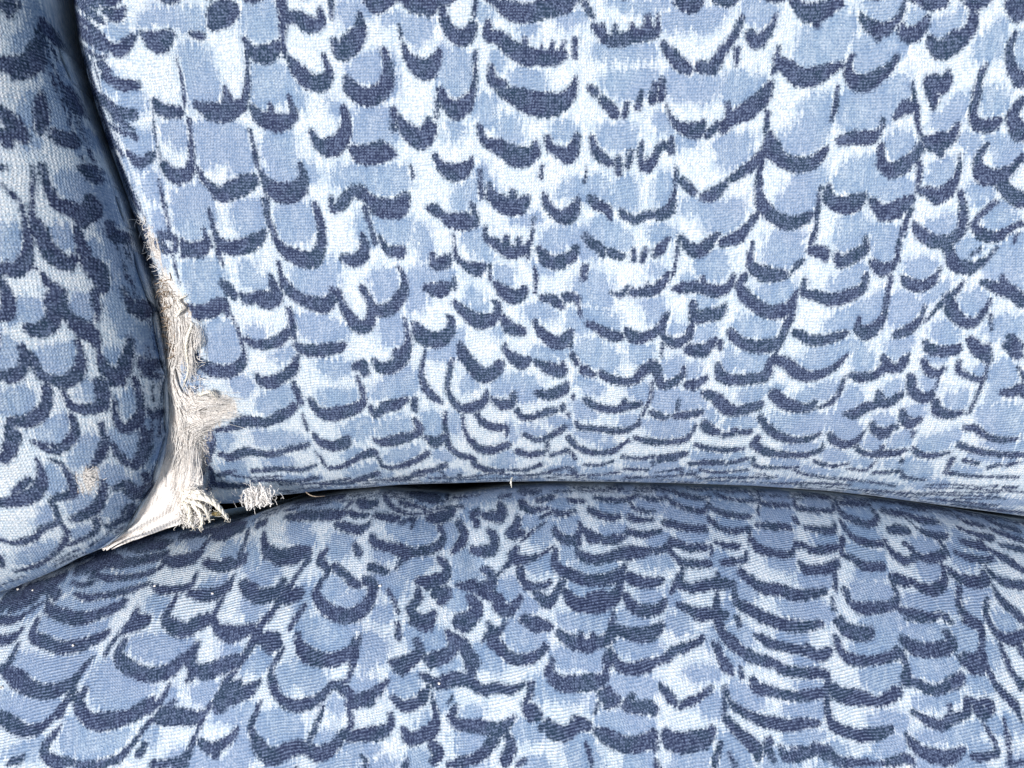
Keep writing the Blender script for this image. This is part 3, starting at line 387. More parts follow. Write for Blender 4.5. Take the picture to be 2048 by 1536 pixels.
    ",214,-678,251;D843,930,2.4,866,910,10.7,891,902,13.4,910,912,9.4,924,927,2.4;B858,936,864,952,899,955,911,934,886,911;D930,917,2.4,953,909,9.1,973,904"
    ",11.4,1000,909,8,1015,922,2.4;B946,924,950,953,988,956,1002,922,974,912;D1005,938,2.4,1023,919,10.8,1037,911,13.6,1057,921,9.5,1065,947,2.4;D1093,938,"
    "2.4,1109,919,7.6,1121,912,9.5,1137,921,6.7,1143,945,2.4;D1173,917,2.4,1193,901,7.6,1216,894,9.5,1232,902,6.6,1244,913,2.4;B1186,924,1189,944,1220,947,"
    "1232,921,1211,902;D902,868,2.4,920,859,7.3,933,854,9.2,956,860,6.4,966,876,2.4;B914,875,916,904,945,907,957,873,935,862;D971,862,2.4,990,851,11.3,1007"
    ",845,14.1,1025,852,9.8,1036,864,2.4;B983,869,986,896,1014,899,1026,867,1005,854;D1055,869,2.4,1078,862,10.8,1104,857,13.5,1126,862,9.5,1143,865,2.4;B1"
    "072,876,1075,907,1113,910,1128,874,1100,866;D1158,857,2.4,1173,850,7.5,1191,845,9.4,1202,850,6.6,1212,852,2.4;B1167,865,1167,895,1190,898,1202,863,118"
    "5,854;D876,801,2.5,894,788,9.7,914,782,12.1,930,789,8.5,942,798,2.5;B888,808,890,834,919,837,931,806,910,791;D968,811,2.4,985,791,7.1,998,783,8.9,1014"
    ",793,6.2,1021,817,2.4;B977,818,980,834,1004,838,1013,816,998,792;D1047,798,2.5,1067,787,8.4,1084,781,10.5,1107,788,7.4,1118,805,2.4;B1060,805,1063,832"
    ",1095,835,1108,803,1085,789;D1136,791,2.5,1152,783,12.3,1168,778,15.4,1184,784,10.8,1194,792,2.4;B1146,798,1146,829,1172,833,1184,796,1166,787;D1203,8"
    "00,2.4,1223,787,6.9,1244,781,8.6,1260,788,6,1272,796,2.4;B1215,807,1217,832,1247,835,1260,805,1239,790;D909,768,2.5,932,748,10.4,956,740,13,976,750,9,"
    "989,768,2.5;B924,775,929,792,965,795,976,773,952,749;D990,744,2.5,1008,730,12.6,1028,723,15.7,1043,731,11,1054,741,2.5;D1076,742,2.5,1096,731,9,1112,7"
    "25,11.3,1135,732,7.9,1146,750,2.5;B1089,750,1091,777,1122,781,1135,748,1113,734;D1183,744,2.5,1203,732,7.1,1220,726,8.9,1242,733,6.2,1253,750,2.5;D873"
    ",690,2.5,896,673,10.7,920,666,13.4,941,675,9.4,956,690,2.5;B888,698,893,719,930,722,942,696,916,675;D961,696,2.5,985,679,8.4,1010,671,10.6,1030,680,7."
    "4,1044,692,2.5;B976,703,981,724,1017,727,1030,701,1005,680;D1053,693,2.5,1072,676,9.4,1091,668,11.8,1106,677,8.3,1116,691,2.5;B1064,700,1067,722,1094,"
    "725,1105,698,1087,678;D1144,692,2.5,1168,673,8.8,1193,665,11,1212,675,7.7,1225,691,2.5;D939,622,2.5,960,607,7.8,982,599,9.7,1000,608,6.8,1013,619,2.5;"
    "D1014,620,2.5,1037,610,11.5,1059,604,14.4,1081,610,10,1096,620,2.5;B1029,628,1033,658,1068,661,1083,625,1056,613;D1097,627,2.5,1119,609,6.9,1137,601,8"
    ".6,1162,611,6,1173,636,2.5;B1111,635,1115,656,1149,659,1162,633,1139,611;D1181,616,2.5,1202,608,9.6,1220,603,12,1244,609,8.4,1257,622,2.5;B1195,624,11"
    "96,657,1230,660,1245,622,1220,612;D901,568,2.6,918,560,9.7,933,554,12.1,952,560,8.5,963,571,2.6;B912,576,913,610,941,613,953,574,933,564;D994,558,2.6,"
    "1011,544,8.5,1025,537,10.7,1040,545,7.5,1048,562,2.6;B1004,566,1005,593,1029,596,1040,563,1024,547;D1079,570,2.5,1100,561,10.1,1119,555,12.7,1143,562,"
    "8.9,1156,574,2.5;B1093,578,1095,610,1129,614,1144,576,1119,565;D1184,570,2.5,1208,553,9,1228,546,11.3,1255,555,7.9,1267,579,2.5;B1199,578,1203,601,124"
    "1,604,1255,576,1229,555;D957,491,2.6,979,478,12.5,996,472,15.6,1022,479,10.9,1034,502,2.6;B972,500,975,528,1010,532,1023,497,998,481;D1034,519,2.6,105"
    "8,498,9.2,1078,490,11.5,1101,501,8,1112,525,2.6;B1049,527,1053,546,1088,550,1100,525,1077,500;D1117,513,2.6,1144,492,10.5,1166,483,13.2,1194,494,9.2,1"
    "207,521,2.6;D1193,506,2.6,1219,491,8.6,1244,484,10.8,1270,492,7.5,1285,509,2.6;B1210,514,1214,540,1255,544,1271,512,1242,494;D910,451,2.6,934,431,7.1,"
    "958,422,8.8,982,433,6.2,996,455,2.6;B926,459,931,480,969,483,982,457,956,432;D1030,439,2.6,1048,428,13.1,1064,422,16.4,1085,429,11.5,1095,444,2.6;B104"
    "2,447,1043,480,1072,483,1085,445,1064,432;D1107,429,2.6,1130,419,11.7,1150,413,14.6,1176,419,10.2,1190,434,2.6;B1122,437,1125,470,1161,474,1177,435,11"
    "50,423;D1187,434,2.6,1208,421,11.6,1228,414,14.5,1248,422,10.1,1260,435,2.6;B1200,442,1202,471,1234,475,1248,440,1225,424;D1263,428,2.6,1289,411,7,131"
    "6,404,8.8,1338,413,6.1,1353,426,2.6;B1280,436,1284,462,1323,465,1339,434,1311,414;D972,378,2.6,994,355,9.5,1013,346,11.9,1035,358,8.3,1046,384,2.6;D10"
    "52,371,2.6,1071,350,11.4,1086,341,14.3,1103,352,10,1110,377,2.6;B1063,379,1065,400,1091,404,1101,377,1085,351;D1153,381,2.6,1174,364,10.1,1193,356,12."
    "7,1215,366,8.9,1226,387,2.6;B1166,389,1169,415,1201,419,1215,387,1192,367;D1245,387,2.6,1265,366,12,1284,357,15,1300,368,10.5,1309,388,2.6;B1256,395,1"
    "258,416,1287,420,1299,393,1281,368;D947,284,2.7,970,275,12.6,990,269,15.7,1017,276,11,1031,291,2.7;B963,293,966,329,1003,333,1019,291,991,279;D1048,32"
    "1,2.7,1068,299,8.1,1088,289,10.1,1106,301,7,1115,324,2.6;B1060,330,1064,349,1093,353,1104,328,1085,300;D1130,312,2.7,1148,298,7.5,1161,291,9.4,1181,30"
    "0,6.6,1189,323,2.6;B1141,321,1142,351,1168,355,1181,319,1163,301;D1226,308,2.6,1247,295,10.9,1267,288,13.6,1287,296,9.5,1299,311,2.6;D1301,300,2.6,132"
    "0,282,10.3,1341,274,12.9,1355,284,9,1365,297,2.6;B1312,309,1313,334,1341,338,1353,307,1336,284;D988,239,2.7,1008,218,10.5,1023,209,13.2,1045,220,9.2,1"
    "053,250,2.7;B1000,248,1003,271,1033,275,1044,245,1024,220;D1075,246,2.7,1099,227,7.7,1123,218,9.7,1146,229,6.7,1160,247,2.7;B1090,254,1095,280,1132,28"
    "4,1146,252,1120,229;D1148,240,2.7,1174,224,9.2,1201,216,11.6,1224,226,8.1,1240,238,2.7;B1165,249,1169,278,1209,282,1225,247,1196,227;D1231,246,2.7,125"
    "8,226,8.6,1280,218,10.7,1309,229,7.5,1323,257,2.7;D961,170,2.7,985,156,8.8,1005,148,11,1030,157,7.7,1044,177,2.7;B977,179,981,211,1017,215,1031,177,10"
    "05,159;D1034,176,2.7,1060,157,12.5,1084,148,15.6,1110,159,10.9,1124,181,2.7;D1135,159,2.7,1160,144,7.9,1179,137,9.9,1208,146,6.9,1220,171,2.7;B1151,16"
    "8,1155,199,1193,204,1208,166,1181,148;D1220,153,2.7,1243,144,10.3,1270,139,12.9,1291,145,9,1309,148,2.7;B1235,162,1237,201,1275,205,1293,160,1264,150;"
    "D1309,166,2.7,1327,155,9.6,1343,148,12.1,1362,156,8.4,1372,171,2.7;D1011,92,2.8,1030,79,8.9,1047,72,11.1,1065,80,7.8,1076,96,2.7;B1023,102,1024,136,10"
    "53,140,1066,100,1045,83;D1110,83,2.7,1136,63,10.5,1163,54,13.1,1183,65,9.1,1197,79,2.7;B1126,92,1130,118,1168,123,1182,90,1157,65;D1206,79,2.7,1230,67"
    ",8.6,1249,61,10.8,1278,69,7.6,1292,91,2.7;B1222,88,1224,125,1262,129,1279,86,1251,72;D1296,74,2.7,1317,60,10.4,1335,53,13,1357,62,9.1,1368,82,2.7;B130"
    "9,83,1310,117,1342,121,1357,82,1335,64;D966,33,2.8,993,8,11.8,1017,-2,14.8,1041,11,10.3,1052,40,2.8;D1055,0,2.8,1077,-10,11.1,1102,-17,13.9,1118,-9,9."
    "7,1133,-7,2.8;B1068,9,1068,49,1101,54,1118,7,1094,-5;D1129,28,2.8,1156,11,13.7,1178,2,17.1,1208,13,11.9,1221,41,2.8;B1146,37,1149,68,1191,72,1207,35,1"
    "179,14;D1227,26,2.8,1248,10,9.4,1263,3,11.8,1285,12,8.2,1293,39,2.8;B1239,36,1239,68,1269,72,1284,34,1264,14;D1329,17,2.8,1352,-1,7.9,1372,-9,9.9,1393"
    ",1,6.9,1403,25,2.8;B1342,26,1343,56,1376,60,1391,25,1370,2;D1046,-69,2.8,1074,-82,7.7,1101,-89,9.7,1126,-80,6.7,1141,-66,2.8;B1063,-59,1062,-21,1104,-"
    "16,1125,-61,1097,-77;D1129,-54,2.8,1160,-80,9.7,1185,-90,12.1,1207,-76,8.4,1216,-47,2.8;D1219,-48,2.8,1242,-71,13.1,1259,-81,16.4,1276,-68,11.4,1279,-"
    "39,2.8;B1229,-39,1229,-13,1256,-9,1270,-40,1257,-69;D1295,-46,2.8,1320,-66,9.2,1338,-74,11.5,1362,-63,8,1368,-33,2.8;B1307,-36,1307,-7,1340,-3,1358,-3"
    "8,1339,-62;D1379,-62,2.8,1402,-73,10.3,1422,-80,12.9,1444,-72,9,1453,-55,2.8;D1029,-143,2.9,1061,-164,10.9,1091,-174,13.7,1111,-161,9.5,1123,-144,2.9;"
    "B1044,-133,1043,-101,1083,-96,1105,-134,1083,-161;D1145,-138,2.9,1173,-163,10.5,1192,-174,13.1,1210,-160,9.1,1210,-124,2.9;B1155,-128,1153,-102,1183,-"
    "97,1202,-130,1189,-161;D1224,-154,2.9,1247,-165,13.1,1269,-172,16.4,1287,-164,11.4,1296,-152,2.9;B1235,-144,1225,-101,1256,-96,1282,-145,1263,-160;D12"
    "78,-124,2.9,1313,-151,11.9,1339,-162,15,1364,-148,10.4,1368,-112,2.8;B1293,-114,1295,-92,1335,-87,1355,-116,1336,-150;D1375,-117,2.8,1407,-141,12.7,14"
    "29,-152,15.9,1452,-138,11,1454,-102,2.8;B1388,-107,1387,-82,1424,-77,1444,-109,1427,-139;D1098,-218,3,1140,-245,9,1169,-257,11.3,1190,-240,7.8,1191,-2"
    "05,3;D1187,-213,3,1229,-243,11.9,1266,-255,15,1278,-238,10.4,1283,-215,3;B1200,-201,1198,-177,1237,-171,1262,-203,1251,-240;D1294,-210,3,1326,-240,8.2"
    ",1351,-252,10.3,1358,-235,7.2,1352,-203,2.9;B1300,-198,1295,-175,1320,-169,1341,-200,1341,-238;D1393,-221,3,1420,-236,11.9,1442,-244,15,1459,-233,10.4"
    ",1462,-214,2.9;D-822,1008,2.5,-802,990,11.9,-779,982,14.9,-715,945,9.9,-693,961,2.4;B-803,1015,-791,1034,-714,988,-707,965,-778,991;D-684,943,2.4,-671"
    ",934,7,-657,929,8.7,-642,935,6.1,-630,942,2.4;D-620,957,2.4,-603,940,10,-582,933,12.5,-561,944,8.8,-544,960,2.4;B-604,965,-595,982,-561,987,-555,965,-"
    "584,942;D-550,947,2.4,-536,936,8.3,-526,930,10.3,-504,938,7.2,-490,958,2.4;B-538,954,-530,979,-503,983,-499,954,-521,939;D-475,955,2.4,-459,936,11.2,-"
    "440,929,14,-422,939,9.8,-408,955,2.4;B-461,963,-453,978,-422,982,-417,962,-442,937;D-385,948,2.4,-370,934,10.4,-353,927,13,-333,936,9.1,-319,952,2.4;B"
    "-372,955,-364,977,-334,980,-329,954,-353,936;D-326,960,2.4,-308,943,10.6,-292,937,13.2,-268,946,9.3,-252,968,2.4;D-240,966,2.4,-220,950,12,-197,944,15"
    ",-176,953,10.5,-159,965,2.4;B-223,973,-215,993,-179,997,-171,972,-200,952;D-137,954,2.4,-122,941,11.7,-109,934,14.6,-88,942,10.2,-76,962,2.4;D-62,961,"
    "2.4,-45,953,10.2,-25,948,12.8,-8,954,9,6,959,2.4;D20,966,2.4,39,952,10.6,58,946,13.3,83,954,9.3,98,971,2.4;D95,968,2.4,114,949,7.4,135,942,9.3,156,952"
    ",6.5,171,970,2.4;D163,961,2.4,184,943,10.7,204,935,13.4,230,944,9.3,245,966,2.4;B179,968,187,984,224,988,233,966,205,944;D274,961,2.4,290,946,12.1,304"
    ",940,15.1,325,948,10.5,336,968,2.4;B286,968,291,988,319,992,327,966,306,948;D342,948,2.4,358,938,9.9,374,933,12.4,390,939,8.7,402,948,2.4;B354,955,358"
    ",983,384,986,392,953,372,942;D409,962,2.4,432,943,8.3,456,936,10.4,478,946,7.3,493,962,2.4;B426,969,433,985,470,988,480,968,453,944;D509,950,2.4,531,9"
    "37,7,550,931,8.8,577,938,6.2,592,957,2.4;B525,957,532,980,569,983,580,955,552,939;D592,955,2.4,608,938,10.7,625,931,13.4,639,940,9.4,648,954,2.4;D687,"
    "950,2.4,708,931,7,724,923,8.8,749,932,6.1,760,959,2.4;B701,957,707,972,740,975,750,955,727,931;D749,955,2.4,770,939,6.9,789,931,8.6,812,940,6,824,959,"
    "2.4;B763,962,768,981,802,984,813,960,789,940;D-787,933,2.5,-738,876,9.4,-713,864,11.7,-695,872,8.2,-681,883,2.4;D-663,875,2.4,-648,867,9.3,-633,862,11"
    ".6,-612,868,8.1,-598,880,2.4;B-649,882,-640,912,-611,915,-608,881,-631,870;D-577,894,2.4,-561,879,11.1,-543,873,13.9,-522,882,9.7,-506,899,2.4;B-562,9"
    "02,-553,922,-522,927,-517,902,-543,881;D-482,887,2.4,-469,875,7.9,-454,869,9.9,-439,877,6.9,-427,889,2.4;B-470,895,-463,919,-438,923,-435,894,-455,878"
    ";D-436,891,2.4,-415,877,8.8,-389,871,11,-365,879,7.7,-347,888,2.4;B-418,898,-407,921,-367,924,-360,897,-392,879;D-337,898,2.4,-318,886,6.6,-300,880,8."
    "2,-273,888,5.8,-256,905,2.4;B-321,905,-311,930,-275,935,-268,904,-297,889;D-252,908,2.4,-238,888,9.1,-223,881,11.4,-204,891,8,-191,914,2.4;B-240,915,-"
    "233,931,-205,935,-200,914,-222,889;D-172,881,2.4,-154,873,8.8,-133,869,11.1,-114,875,7.7,-99,880,2.4;B-157,888,-149,919,-117,923,-110,888,-135,877;D-8"
    "8,883,2.4,-68,875,6.7,-47,871,8.4,-26,877,5.8,-10,882,2.5;B-72,890,-64,921,-29,925,-22,890,-49,880;D11,894,2.4,28,874,11,49,866,13.8,66,876,9.6,79,893"
    ",2.4;B25,901,31,916,62,920,69,900,45,875;D85,880,2.5,108,870,9,128,864,11.3,158,871,7.9,175,885,2.4;B103,887,111,915,152,918,162,885,130,873;D183,900,"
    "2.4,199,887,7,213,881,8.7,231,888,6.1,243,904,2.4;D257,910,2.4,278,890,10,297,882,12.5,324,892,8.8,340,919,2.4;B273,917,281,932,318,936,327,915,299,89"
    "1;D380,900,2.4,396,888,8.1,414,882,10.1,429,889,7.1,440,900,2.4;B392,907,396,932,423,935,431,906,411,890;D442,895,2.4,466,879,7,486,872,8.8,515,881,6."
    "2,531,904,2.4;B460,902,467,922,507,925,518,900,488,880;D534,900,2.4,555,880,7.9,575,872,9.9,596,882,6.9,608,902,2.4;B549,907,555,922,588,925,597,904,5"
    "73,881;D628,901,2.4,647,885,6.5,668,878,8.2,686,886,5.7,699,900,2.4;B641,908,646,927,677,931,687,906,665,886;D719,883,2.4,734,869,6.7,748,862,8.4,764,"
    "870,5.9,773,887,2.4;B729,890,731,913,755,916,764,888,747,871;D770,895,2.4,791,877,8.6,812,868,10.8,833,878,7.6,845,898,2.4;B784,902,789,919,823,922,83"
    "4,900,810,877;D-818,848,2.6,-802,839,12.7,-790,833,15.9,-728,800,10.6,-711,815,2.5;B-803,856,-793,887,-725,848,-722,813,-753,809;D-704,821,2.4,-683,81"
    "0,9.8,-659,804,12.2,-634,811,8.6,-616,819,2.4;B-685,828,-673,855,-634,859,-628,827,-661,813;D-611,820,2.4,-597,807,6.9,-586,801,8.6,-564,810,6,-550,83"
    "1,2.5;B-598,828,-590,852,-562,857,-559,827,-582,810;D-528,834,2.5,-514,817,10.9,-500,809,13.7,-478,819,9.6,-464,842,2.4;D-452,819,2.5,-437,808,11.8,-4"
    "23,803,14.7,-403,810,10.3,-389,823,2.5;D-390,836,2.5,-370,821,6.6,-354,815,8.3,-325,823,5.8,-308,847,2.5;D-287,830,2.5,-269,821,10.8,-249,816,13.6,-22"
    "7,822,9.5,-212,831,2.5;B-272,837,-263,867,-229,871,-223,836,-250,825;D-199,838,2.5,-185,822,7.1,-175,815,8.9,-154,825,6.2,-142,849,2.5;B-187,846,-181,"
    "866,-156,870,-151,845,-171,824;D-111,826,2.5,-97,810,11.6,-86,804,14.5,-65,813,10.2,-54,836,2.5;D-57,840,2.5,-36,826,11.9,-16,820,14.9,9,828,10.4,26,8"
    "44,2.5;B-40,847,-32,871,5,875,13,846,-16,829;D30,813,2.5,46,805,8.7,58,800,10.9,80,806,7.6,92,822,2.5;B43,821,49,852,76,855,83,819,61,809;D128,836,2.5"
    ",144,822,10.7,158,816,13.4,176,824,9.3,188,840,2.5;B140,843,145,867,172,871,179,842,158,825;D209,834,2.5,227,820,11.9,246,813,14.9,267,821,10.4,281,83"
    "6,2.5;B223,841,229,864,262,868,270,840,246,822;D310,815,2.5,326,806,8.1,342,800,10.2,362,806,7.1,374,818,2.5;D373,818,2.5,396,810,11.2,417,805,14,445,"
    "811,9.8,462,823,2.5;B390,826,397,856,437,859,449,824,418,814;D482,834,2.5,498,814,8.9,514,806,11.1,528,816,7.8,538,836,2.5;B493,841,497,857,522,861,52"
    "9,839,512,815;D552,824,2.5,567,815,10.8,581,810,13.5,598,816,9.5,609,826,2.5;D605,838,2.5,629,820,11.9,651,812,14.8,677,822,10.4,692,841,2.5;B622,845,"
    "628,864,668,867,679,843,650,821;D693,832,2.5,712,821,7.2,732,815,9,753,821,6.3,766,833,2.5;D791,826,2.5,812,817,9.7,830,811,12.1,856,817,8.5,870,832,2"
    ".4;D-799,810,2.6,-748,755,9.2,-729,742,11.5,-701,751,8,-683,779,2.5;B-749,783,-737,796,-700,797,-695,775,-725,751;D-671,751,2.5,-650,739,11.4,-629,733"
    ",14.3,-602,741,10,-583,755,2.5;B-653,759,-641,786,-601,790,-596,758,-628,743;D-578,766,2.5,-562,747,10,-545,739,12.6,-523,750,8.8,-507,772,2.5;B-563,7"
    "74,-555,791,-523,795,-518,773,-544,748;D-506,762,2.5,-487,747,7.4,-469,740,9.3,-441,749,6.5,-423,771,2.5;B-489,770,-479,792,-442,796,-435,768,-466,749"
    ";D-406,744,2.5,-392,735,7.2,-378,729,9,-359,736,6.3,-346,747,2.5;B-394,752,-386,782,-359,785,-355,750,-377,738;D-307,758,2.5,-293,743,8.2,-280,736,10."
    "2,-261,745,7.1,-248,764,2.5;B-295,765,-288,788,-262,792,-257,764,-278,745;D-220,757,2.5,-203,742,10.5,-187,735,13.1,-166,744,9.2,-152,761,2.5;D-128,75"
    "9,2.5,-106,751,9.2,-85,746,11.5,-58,752,8,-40,764,2.5;D-42,749,2.5,-21,742,12.4,-2,737,15.5,24,743,10.8,41,755,2.5;D46,754,2.5,66,742,11.1,86,736,13.9"
    ",110,743,9.7,126,757,2.5;B62,761,69,788,105,792,114,760,86,745;D147,762,2.5,165,755,11.4,186,750,14.3,206,756,10,220,760,2.5;D222,758,2.5,237,748,12.5"
    ",255,743,15.7,270,749,10.9,281,755,2.5;B233,766,238,795,264,799,272,764,252,752;D310,760,2.5,330,750,8.3,346,744,10.4,374,751,7.3,389,770,2.5;B325,768"
    ",332,796,367,800,377,766,350,753;D405,759,2.5,423,747,11.1,440,741,13.8,462,749,9.7,476,764,2.5;B419,766,424,794,455,798,465,765,441,750;D500,754,2.5,"
    "515,744,11.7,527,738,14.7,547,745,10.2,556,762,2.5;B511,762,514,790,539,794,548,760,529,747;D570,769,2.5,589,756,11.4,607,749,14.3,628,757,10,641,772,"
    "2.5;B583,776,588,801,620,805,630,774,607,758;D640,761,2.5,662,742,10.3,684,734,12.9,704,744,9,717,761,2.5;D708,747,2.5,732,737,7,754,731,8.8,781,737,6"
    ".2,798,750,2.5;B725,754,730,783,770,786,784,752,754,740;D806,763,2.5,822,750,8.4,838,743,10.5,851,751,7.3,860,762,2.5;B816,771,818,796,841,799,851,768"
    ",835,753;D-843,712,2.6,-823,701,9.6,-803,695,12,-742,672,8,-721,681,2.5;B-825,720,-813,751,-739,721,-735,686,-802,705;D-741,695,2.5,-720,672,10.8,-697"
    ",663,13.5,-674,674,9.5,-656,691,2.5;D-630,695,2.5,-612,679,12,-591,672,15,-569,682,10.5,-552,698,2.5;B-614,703,-603,725,-568,730,-563,703,-592,682;D-5"
    "63,702,2.5,-545,685,7.9,-525,677,9.8,-500,687,6.9,-483,707,2.5;D-481,685,2.5,-465,676,8.5,-452,670,10.6,-427,677,7.4,-412,695,2.5;B-467,693,-458,723,-"
    "427,727,-422,691,-447,679;D-398,712,2.5,-380,692,11.7,-363,683,14.7,-338,694,10.3,-322,720,2.5;D-313,706,2.5,-300,691,11.3,-286,684,14.1,-268,693,9.9,"
    "-256,711,2.5;D-222,686,2.5,-203,676,9.3,-185,671,11.7,-161,678,8.2,-146,690,2.5;D-147,689,2.5,-132,674,8.1,-116,667,10.1,-100,676,7.1,-88,690,2.5;B-13"
    "5,696,-128,721,-102,725,-97,695,-118,676;D-67,704,2.5,-50,685,11.5,-35,677,14.3,-13,688,10,1,712,2.5;B-53,712,-46,730,-16,735,-9,711,-33,686;D-1,713,2"
    ".5,19,693,10.6,35,684,13.3,63,695,9.3,79,725,2.5;B15,721,23,738,59,742,67,719,39,694;D91,703,2.5,108,690,7.2,126,683,9,144,691,6.3,157,704,2.5;B104,71"
    "1,110,737,140,740,147,709,124,692;D153,697,2.5,176,685,7.3,197,679,9.2,226,687,6.4,243,702,2.5;D238,702,2.5,259,688,7.3,283,681,9.2,303,689,6.4,319,69"
    "9,2.5;B254,709,261,735,297,738,307,707,279,690;D346,683,2.5,361,672,8.5,374,666,10.6,393,673,7.4,403,689,2.5;D415,696,2.5,438,681,9.5,462,674,11.9,486"
    ",683,8.3,503,698,2.5;B432,704,439,727,478,731,489,703,460,684;D508,710,2.5,528,690,8.6,545,682,10.7,567,692,7.5,579,716,2.5;B522,717,528,736,559,739,5"
    "68,715,546,691;D589,688,2.5,611,680,7.4,634,675,9.2,656,681,6.5,672,685,2.5;D669,694,2.5,687,677,6.9,704,670,8.7,723,679,6.1,734,698,2.5;B681,702,685,"
    "723,714,727,724,700,703,679;D751,699,2.5,775,679,10.4,801,671,13.1,822,681,9.1,837,697,2.5;B767,706,774,725,812,728,823,704,796,680;D842,695,2.5,860,6"
    "76,8.9,878,667,11.2,892,678,7.8,901,695,2.5"
)
